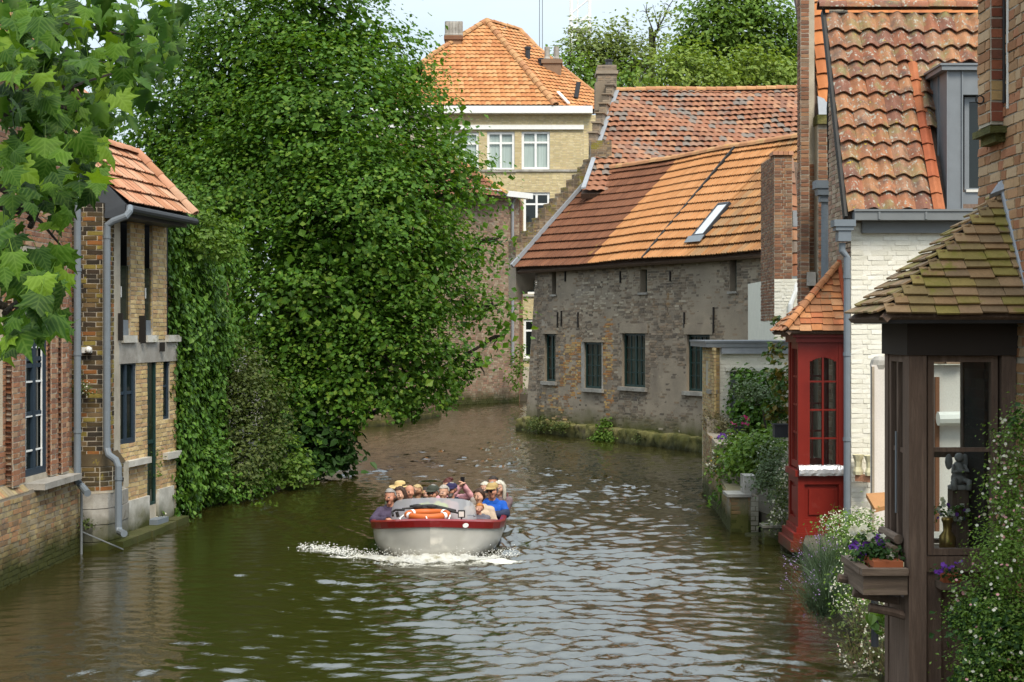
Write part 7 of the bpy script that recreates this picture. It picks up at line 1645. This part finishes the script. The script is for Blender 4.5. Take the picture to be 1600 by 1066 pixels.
def maple():
    t = thing('maple_tree', 'nearest tree, its big lobed leaves hanging in from the upper left corner', 'tree', (-7.6, 4.0, .3))
    g = Geo(); g.tube([(-7.6, 4, -.5), (-7.5, 4, 2.5), (-7.3, 4.2, 5.5), (-7.0, 4.4, 9)], [.3, .25, .2, .12], 9); g.obj('trunk', MT['bark'], t)
    g = Geo()
    for tg, a in (((20, 150, 5.2), (-7.3, 4.2, 5.4)), ((30, 330, 5.0), (-7.4, 4.2, 4.4)), ((10, 480, 4.7), (-7.5, 4.1, 3.4)), ((80, 40, 5.8), (-7.2, 4.3, 6.2))):
        e = at(*tg); limb(g, a, e, .045, .014, .45, n=10)
        for px, py, Y in ((190, 110, 6), (240, 60, 6.4), (130, 250, 5.4), (150, 180, 5.8), (90, 300, 5), (60, 470, 4.8), (40, 520, 4.6), (100, 390, 5)):
            if abs(py - tg[1]) < 110: limb(g, e + rng.normal(size=3) * .05, at(px, py, Y), .011, .003, .15, seg=5)
    g.obj('limb', MT['bark'], t, kind='stuff')
    blobs = [(60, 20, 75, 35, 34, 5.6), (170, 30, 70, 40, 36, 6.4), (255, 45, 34, 45, 20, 6.8), (240, 105, 32, 30, 12, 6.6), (110, 95, 80, 40, 42, 5.8), (30, 110, 40, 45, 24, 5.0), (190, 140, 48, 30, 20, 6.2), (60, 175, 62, 30, 26, 5.4), (140, 190, 50, 20, 14, 6.0), (40, 240, 50, 30, 18, 5.0), (120, 250, 36, 26, 9, 5.2), (148, 232, 26, 18, 6, 5.4), (150, 290, 16, 18, 4, 5.0), (25, 300, 34, 32, 14, 4.8), (85, 300, 50, 26, 16, 5.0), (105, 330, 20, 20, 4, 4.9), (30, 430, 38, 26, 13, 4.6), (85, 405, 22, 16, 4, 4.8), (55, 500, 40, 26, 13, 4.5), (15, 530, 22, 22, 6, 4.4), (15, 375, 22, 40, 7, 4.6), (20, 60, 40, 60, 22, 4.8), (205, 80, 40, 30, 16, 6.2), (60, 465, 35, 22, 8, 4.6), (120, 150, 60, 40, 24, 6.6), (185, 195, 24, 12, 3, 6.0), (75, 440, 25, 18, 5, 4.7), (-90, 40, 80, 60, 30, 5.4), (-100, 170, 80, 60, 30, 5.2), (-110, 320, 80, 60, 26, 4.9), (-100, 470, 70, 50, 22, 4.7), (-260, 120, 90, 90, 26, 5.2), (-280, 330, 90, 80, 26, 4.9)]
    B = Batch()
    for bx, by, sx, sy, n, Y in blobs:
        for _ in range(int(n * 1.6)):
            px, py = bx + np.clip(rng.normal(), -1.6, 1.6) * sx * .62, by + np.clip(rng.normal(), -1.6, 1.6) * sy * .62; y = Y + rng.normal() * .45; c = at(px, py, max(3.8, y)); s = rng.uniform(.065, .125)
            nr = np.array([rng.normal() * .5, -.75, .75]) + rng.normal(size=3) * .5; nr /= np.linalg.norm(nr); tip = np.array([rng.normal() * .6 + .25, -.35, -.85]); tip -= nr * tip.dot(nr); tip /= np.linalg.norm(tip); x = np.cross(tip, nr)
            M = np.eye(4); M[:3, 0] = x * s; M[:3, 1] = tip * s; M[:3, 2] = nr * s; M[:3, 3] = c - tip * s * .4; B.add(random.choice(MAPLE), M)
    B.emit(t, 'leaf', MT['maple_leaf'], 'leaves', 300, smooth=True)
maple()

def far_trees():
    def tree(label, lobes, m, size, dens, base, group='trees beyond the roofs', gap=.35, n_leaf=11, bare=0):
        c = np.mean([l[0] for l in lobes], axis=0); Yb = c[1] + 1.5; t = thing('tree', label, 'tree', (c[0], Yb, 0), group); g = Geo(); tp = np.array([c[0], Yb, c[2]]); g.tube([(c[0], Yb, 0), (c[0] + .2, Yb, c[2] * .5), tp], [.5, .38, .16], 8); g.obj('trunk', MT['bark'], t)
        g = Geo()
        for l, r in lobes:
            limb(g, np.array([c[0], Yb, max(3, l[2] - 3)]), l, .12, .03, n=5, seg=5)
            for _ in range(3 + bare): d = rng.normal(size=3) + (0, 0, .5); d /= np.linalg.norm(d); limb(g, l, l + d * np.asarray(r) * 1.02, .035, .01, n=4, seg=4)
        g.obj('limb', MT['bark'], t, kind='stuff'); P, N = sprays(lobes, dens * 2.8, .6, n_leaf, shell=(.45, 1.08), flat=.5, front_only=.6, noise_amp=.35, gap=gap, gap_scale=.35); link('crown', leaf_mesh('crown', P, N, size, MT[m], aspect=.8), t)
    Y = 96
    tree('tall dark green tree, highest of the trees beyond the roofs', [lob(1120, 40, Y, 52), (lob(1175, 50, Y, 50)), lob(1140, 5, Y, 45), lob(1195, 15, Y, 40), lob(1215, 75, Y + 1, 36), lob(1085, 60, Y, 36), lob(1235, 40, Y + 1, 30), lob(1085, 15, Y + 1, 25)], 'far_dark_leaf', .34, 1.25, 0)
    tree('thin pale tree with bare branches left of the tall dark tree', [lob(1028, 45, Y - 2, 22, 40), lob(1000, 75, Y - 2, 26), lob(1045, 10, Y - 2, 20), lob(1010, 20, Y - 2, 16)], 'far_pale_leaf', .25, .8, 0, gap=.25, n_leaf=9, bare=1)
    tree('yellowish green tree with loose crown right of the lattice mast', [lob(940, 70, Y - 3, 30), lob(965, 55, Y - 3, 22, 34), lob(912, 55, Y - 3, 20, 26), lob(985, 95, Y - 3, 32), lob(925, 100, Y - 3, 34), lob(900, 80, Y - 3, 22), lob(955, 110, Y - 3, 34), lob(1000, 100, Y - 3, 30)], 'far_pale_leaf', .26, 1.5, 0, gap=.5)
    tree('low mid green tree just right of the yellow building roof', [lob(890, 100, Y - 5, 26), lob(912, 125, Y - 5, 28), lob(985, 120, Y - 8, 26), lob(965, 130, Y - 8, 24)], 'far_dark_leaf', .28, 1.2, 0)
    tree('fresh green tree with broad round crown above the mottled roof', [lob(1035, 112, Y - 12, 40), lob(1075, 108, Y - 12, 42), lob(1110, 122, Y - 12, 34), lob(1000, 130, Y - 12, 28)], 'far_leaf', .27, 1.5, 0)
    tree('light green tree beside the brick gable at the right end', [lob(1165, 105, Y - 10, 42), lob(1210, 115, Y - 10, 40), lob(1240, 120, Y - 10, 30), lob(1140, 128, Y - 10, 26)], 'far_leaf', .28, 1.4, 0)
    tree('dark tree filling the gap beyond the right gable', [lob(1235, 95, Y + 4, 36), lob(1200, 90, Y + 4, 40), lob(1150, 95, Y + 5, 45), lob(1070, 90, Y + 4, 40)], 'far_dark_leaf', .35, 1.3, 0)
    g = Geo(); Ym = 150
    A = [at(x, 75, Ym + dy) for x, dy in ((892, 0), (921, 0), (921, 2), (892, 2))]; Tm = thing('lattice_mast', 'white lattice radio mast rising behind the trees', 'mast', (A[0][0] + 1, Ym, 0))
    zb, zt = 0, 42
    for p in A: g.tube([(p[0], p[1], zb), (p[0], p[1], zt)], .2, 6)
    z = 24.0; k = 0
    while z < 41:
        for a, b in ((0, 1), (1, 2), (3, 0)): g.tube([(A[a][0], A[a][1], z), (A[b][0], A[b][1], z + 1.6)], .09, 5); g.tube([(A[a][0], A[a][1], z + 1.6), (A[b][0], A[b][1], z)], .055, 5) if k % 2 else None
        if k % 4 == 3: g.box((A[0][0] - .3, Ym - .3, z), (A[1][0] + .3, Ym + 2.2, z + .12)); g.box((A[0][0] - .3, Ym - .3, z + .9), (A[1][0] + .3, Ym - .22, z + 1.0))
        z += 1.6; k += 1
    g.tube([(A[0][0] + .7, Ym, zb), (A[0][0] + .7, Ym, zt)], .07, 5); g.obj('lattice', MT['white'], Tm)
    for x in (843, 847.5): g = Geo(); p = at(x, 40, 120); g.tube([(p[0], 120, 0), (p[0], 120, 38)], .035, 6); tag(g.obj('antenna_pole', MT['zinc']), 'thin grey %s antenna pole standing against the sky' % ('left' if x < 845 else 'right'), 'pole', 'antenna poles')
far_trees()

def right_green():
    plant('bank_bush', 'small green bush growing at the foot of the far house wall', 'shrub', [lob(808, 575, 67, 13, 34), lob(812, 545, 67, 8, 14)], 'lime_leaf', .16, 10, 8, .2)
    plant('fern_clump', 'bright green fern clump on the mossy footing of the grey house', 'plant', [lob(950, 670, 44.9, 20, 20), lob(960, 685, 44.5, 15, 15), lob(940, 686, 44.9, 14, 14)], 'lime_leaf', .11, 50, 9, .1)
    plant('moss_tuft', 'grassy tuft on the left end of the grey house footing', 'plant', [lob(850, 660, 47.4, 24, 11), lob(835, 664, 48, 14, 11), lob(880, 664, 46.6, 18, 7), lob(1010, 684, 43.2, 20, 7)], 'olive_leaf', .08, 40, 7, .08)
    plant('wall_creeper', 'round dark green creeper trained on the white annex wall', 'climber', [lob(1165, 592, 30.2, 26), lob(1180, 640, 30.1, 34, 40), lob(1205, 610, 30.0, 24, 40), lob(1155, 640, 30.2, 18)], 'ivy_leaf', .12, 34, 9, .12)
    plant('olive_tree', 'small grey leaved tree with thin trunk in the flower garden', 'tree', [lob(1165, 605, 29.3, 24, 18), lob(1190, 612, 29.3, 24, 20), lob(1150, 612, 29.2, 14, 12)], 'grey_leaf', .06, 36, 10, .1, stem=[(at(1200, 690, 29.3), at(1192, 640, 29.3), .03, .02), (at(1192, 640, 29.3), at(1170, 610, 29.3), .015, .006), (at(1192, 640, 29.3), at(1195, 605, 29.3), .015, .006)], gap=.2)
    plant('virginia_creeper', 'reddish green vine climbing beside the red bay window', 'climber', [lob(1215, 545, 24.0, 12, 22), lob(1222, 590, 23.6, 14, 34), lob(1215, 640, 23.8, 16, 26), lob(1218, 500, 24.4, 9, 14)], 'vine_leaf', .11, 60, 7, .09)
    plant('dry_grass_clump', 'straw coloured grass clump on the quay wall corner', 'plant', [lob(1112, 655, 29.9, 16, 14), lob(1128, 662, 29.6, 16, 16)], 'dry_stem', .05, 90, 8, .08, grass=('dry_stem', 260, .3, .004))
    plant('hedge', 'yellow green leafy hedge at the edge of the flower garden', 'hedge', [lob(1180, 705, 25.6, 34, 30), lob(1203, 688, 25.3, 32, 28), lob(1163, 722, 25.8, 24), lob(1222, 672, 24.6, 20, 18), lob(1150, 692, 26.7, 24, 20), lob(1140, 722, 26.3, 20, 20)], 'lime_leaf', .1, 50, 8, .11)
    plant('grey_bush', 'fine leaved grey green bush beside the red bay', 'shrub', [lob(1208, 720, 24.2, 26, 40), lob(1215, 760, 23.9, 20, 34), lob(1195, 745, 24.3, 18, 26)], 'grey_leaf', .055, 80, 10, .09, flowers=[('white_petal', 40, .016, 5)])
    plant('daisy_cascade', 'white daisies trailing down beside the base of the red bay', 'plant', [lob(1222, 780, 23.3, 14, 36), lob(1216, 820, 23.2, 15, 26), lob(1230, 745, 23.3, 10, 20)], 'olive_leaf', .05, 80, 9, .09, flowers=[('white_petal', 190, .017, 6)])
    plant('pale_flower_bush', 'cream flowered bush hanging over the quay wall', 'plant', [lob(1130, 705, 27.2, 16, 16), lob(1120, 725, 26.8, 15, 14), lob(1145, 690, 27.6, 14)], 'olive_leaf', .055, 80, 9, .09, flowers=[('white_petal', 70, .022, 5), ('yellow_petal', 20, .018, 5)])
    plant('fern', 'green fern growing out of the quay wall at the waterline', 'plant', [lob(1128, 770, 26.3, 14, 16), lob(1138, 755, 26.0, 9, 14)], 'ivy_leaf', .12, 50, 7, .1, aspect=.35)
    def pot(px, py, Y, r, h, m, label, fl, lm='dark_leaf', cat='flower pot'):
        c = at(px, py, Y); g = Geo(); g.lathe([(r * .7, 0), (r, h), (r * 1.1, h), (r * 1.1, h * 1.1), (r * .85, h * 1.1), (0, h * 1.05)], c, 12); o = tag(g.obj('flower_pot', MT[m]), label, cat); return c + (0, 0, h)
    c = pot(1128, 708, 28.3, .1, .16, 'gutter', 'grey pot of purple flowers on the quay wall', None); plant('potted_flowers', 'purple flowers in the grey pot on the quay wall', 'flowers', [(c + (0, 0, .1), (.1, .1, .12))], 'dark_leaf', .06, 90, 6, .05, flowers=[('purple_petal', 24, .035, 5)])
    c = pot(1156, 680, 28.0, .12, .16, 'charcoal', 'dark pot of crimson flowers in the garden', None); plant('potted_flowers', 'crimson flowers in the dark pot in the garden', 'flowers', [(c + (0, 0, .1), (.17, .12, .11))], 'dark_leaf', .07, 80, 6, .06, flowers=[('magenta_petal', 40, .035, 5)])
    g = Geo(); c = at(1222, 684, 23.3); g.box(c + (-.12, 0, 0), c + (.1, .2, .2)); g.box(c + (-.14, -.02, .2), c + (.12, .22, .22)); tag(g.obj('window_box', MT['charcoal']), 'black plastic planter beside the red bay window', 'planter')
    g = Geo(); g.box((4.1, 23.1, -.1), (4.35, 23.35, .28)); g.box((4.06, 23.06, .281), (4.38, 23.38, .32)); tag(g.obj('stone_trough', MT['stone']), 'grey stone trough on the mossy footing beside the pier', 'planter')
    # terrace flowers before the white house
    low = lambda p: p[:, 2] > .03
    plant('daisy_bush', 'mass of small white daisies below the white house corner', 'plant', [lob(1305, 820, 18.6, 24, 20), lob(1335, 815, 17.0, 34, 22), lob(1365, 835, 16.0, 36, 34), lob(1318, 850, 16.6, 30, 40), lob(1345, 890, 15.4, 34, 44), lob(1325, 925, 15.2, 26, 30)], 'lime_leaf', .045, 75, 10, .1, flowers=[('white_petal', 1100, .0095, 6)], cull=low, grass=('lavender_stem', 300, .3, .003))
    plant('daisy_trail', 'trailing daisies and dry stems hanging to the waterline', 'plant', [lob(1350, 965, 14.4, 34, 36), lob(1335, 1010, 14.3, 24, 36), lob(1372, 1010, 13.6, 26, 40), lob(1385, 960, 13.0, 22, 34)], 'olive_leaf', .045, 60, 9, .1, flowers=[('white_petal', 420, .011, 6), ('pink_petal', 60, .01, 5)], cull=low, grass=('dry_stem', 500, .25, .003))
    t = plant('lavender', 'spiky grey green lavender leaning over the water', 'plant', [lob(1290, 890, 16.2, 26, 30), lob(1285, 935, 15.8, 28, 30)], 'lavender_stem', .035, 60, 9, .1, aspect=.25, grass=('lavender_stem', 1500, .5, .0035), cull=low)
    n = 90; b = np.vstack([at(*p)[None] + rng.normal(size=(n // 2, 3)) * .12 for p in ((1290, 890, 16.2), (1285, 930, 15.8))]); d = rng.normal(size=(n, 3)) * (.8, .5, .35) + (-.45, -.2, .8); d /= np.linalg.norm(d, axis=1)[:, None]; P = b + d * rng.uniform(.26, .4, (n, 1))
    P = np.repeat(P, 5, 0) + rng.normal(size=(n * 5, 3)) * (.012, .012, .03); link('flower', leaf_mesh('flower', P, rng.normal(size=(len(P), 3)), .018, MT['lilac_petal']), t, None, 'stuff'); link('flower_stalk', blades('flower_stalk', b, b + d * .4, .004, MT['lavender_stem']), t, None, 'stuff')
    plant('vine_leaves', 'broad green leaves hanging under the planter tray', 'plant', [lob(1370, 962, 11.4, 22, 14), lob(1392, 952, 11.2, 14, 18)], 'lime_leaf', .1, 60, 5, .06, detail=1)
    # pansies in the trough
    c0 = np.array([2.66, 10.34, 1.86]); t = plant('pansies', 'purple and white pansies in the ribbed terracotta trough', 'flowers', [(c0 + (-.06, .08, .05), (.11, .16, .1)), (c0 + (.05, 0, .03), (.09, .12, .09))], 'dark_leaf', .045, 220, 8, .05, front=.9)
    for fm, pts in (('purple_petal', [(1342, 856), (1350, 862), (1336, 848), (1368, 842), (1372, 836), (1365, 850), (1345, 868), (1352, 855), (1376, 848), (1332, 853)]), ('white_petal', [(1333, 829), (1338, 826), (1352, 826), (1349, 830), (1389, 864), (1394, 868), (1386, 870), (1360, 842), (1366, 846), (1358, 838), (1378, 838)])):
        P = np.array([at(x, y, 10.28 + .25 * (1395 - x) / 70 + rng.uniform(-.03, .03)) for x, y in pts]); P = np.repeat(P, 2, 0) + rng.normal(size=(len(P) * 2, 3)) * .007
        link('flower', flower_mesh('flower', P, .034, MT[fm], spread=.35), t, None, 'stuff')
    c1 = at(1478, 898, 10.02); t = plant('violets', 'purple violets in the small pot under the bay window', 'flowers', [(c1 + (.02, 0, .02), (.1, .05, .045))], 'dark_leaf', .03, 260, 7, .03); P = np.array([at(x, y, 9.98) for x, y in ((1462, 893), (1470, 892), (1474, 883), (1477, 886), (1483, 889), (1493, 880), (1500, 878), (1488, 884), (1466, 895), (1472, 888))]); link('flower', flower_mesh('flower', np.repeat(P, 2, 0) + rng.normal(size=(20, 3)) * .006, .017, MT['purple_petal'], spread=.4), t, None, 'stuff')
    # plants seen through the bay window
    plant('house_plant', 'leafy plant with white and lilac flowers inside the brown bay', 'flowers', [(at(1498, 800, 10.55), (.07, .06, .06)), (at(1474, 800, 10.6), (.05, .05, .09))], 'ivy_leaf', .035, 240, 7, .03, flowers=[('white_petal', 30, .02, 5), ('purple_petal', 12, .016, 5)])
    # the big daisy bush in the right foreground
    lobes = [lob(1604, 690, 9.3, 44, 52), lob(1585, 760, 9.3, 46, 52), lob(1615, 780, 9.1, 60), lob(1562, 850, 9.3, 46, 52), lob(1600, 870, 9.0, 64), lob(1540, 930, 9.3, 46, 50), lob(1590, 970, 8.9, 70), lob(1545, 1010, 9.2, 50), lob(1580, 1060, 8.9, 70), lob(1512, 960, 9.4, 26, 34), lob(1520, 1050, 9.3, 30, 44), lob(1625, 640, 9.2, 40)]
    plant('daisy_shrub', 'large trailing shrub of white and pink daisies in the right foreground', 'shrub', lobes, 'lime_leaf', .022, 330, 11, .06, flowers=[('white_petal', 900, .0115, 8), ('pink_petal', 330, .0105, 8)], shell=(.35, 1.05), grass=('lavender_stem', 900, .16, .0016), gap=.35, gap_scale=2.2, base=(3.5, 9.2, .0))
    P, N = sprays([(c, tuple(v * .85 for v in r)) for c, r in lobes[5:]], 150, .07, 9, shell=(.4, 1.0), front_only=.6)
    t = thing('undergrowth', 'dark green leafy undergrowth beneath the daisy shrub at the right', 'shrub', (3.4, 9.3, 0)); link('foliage', leaf_mesh('foliage', P + (0, .05, -.06), N, .045, MT['dark_leaf']), t)
right_green()
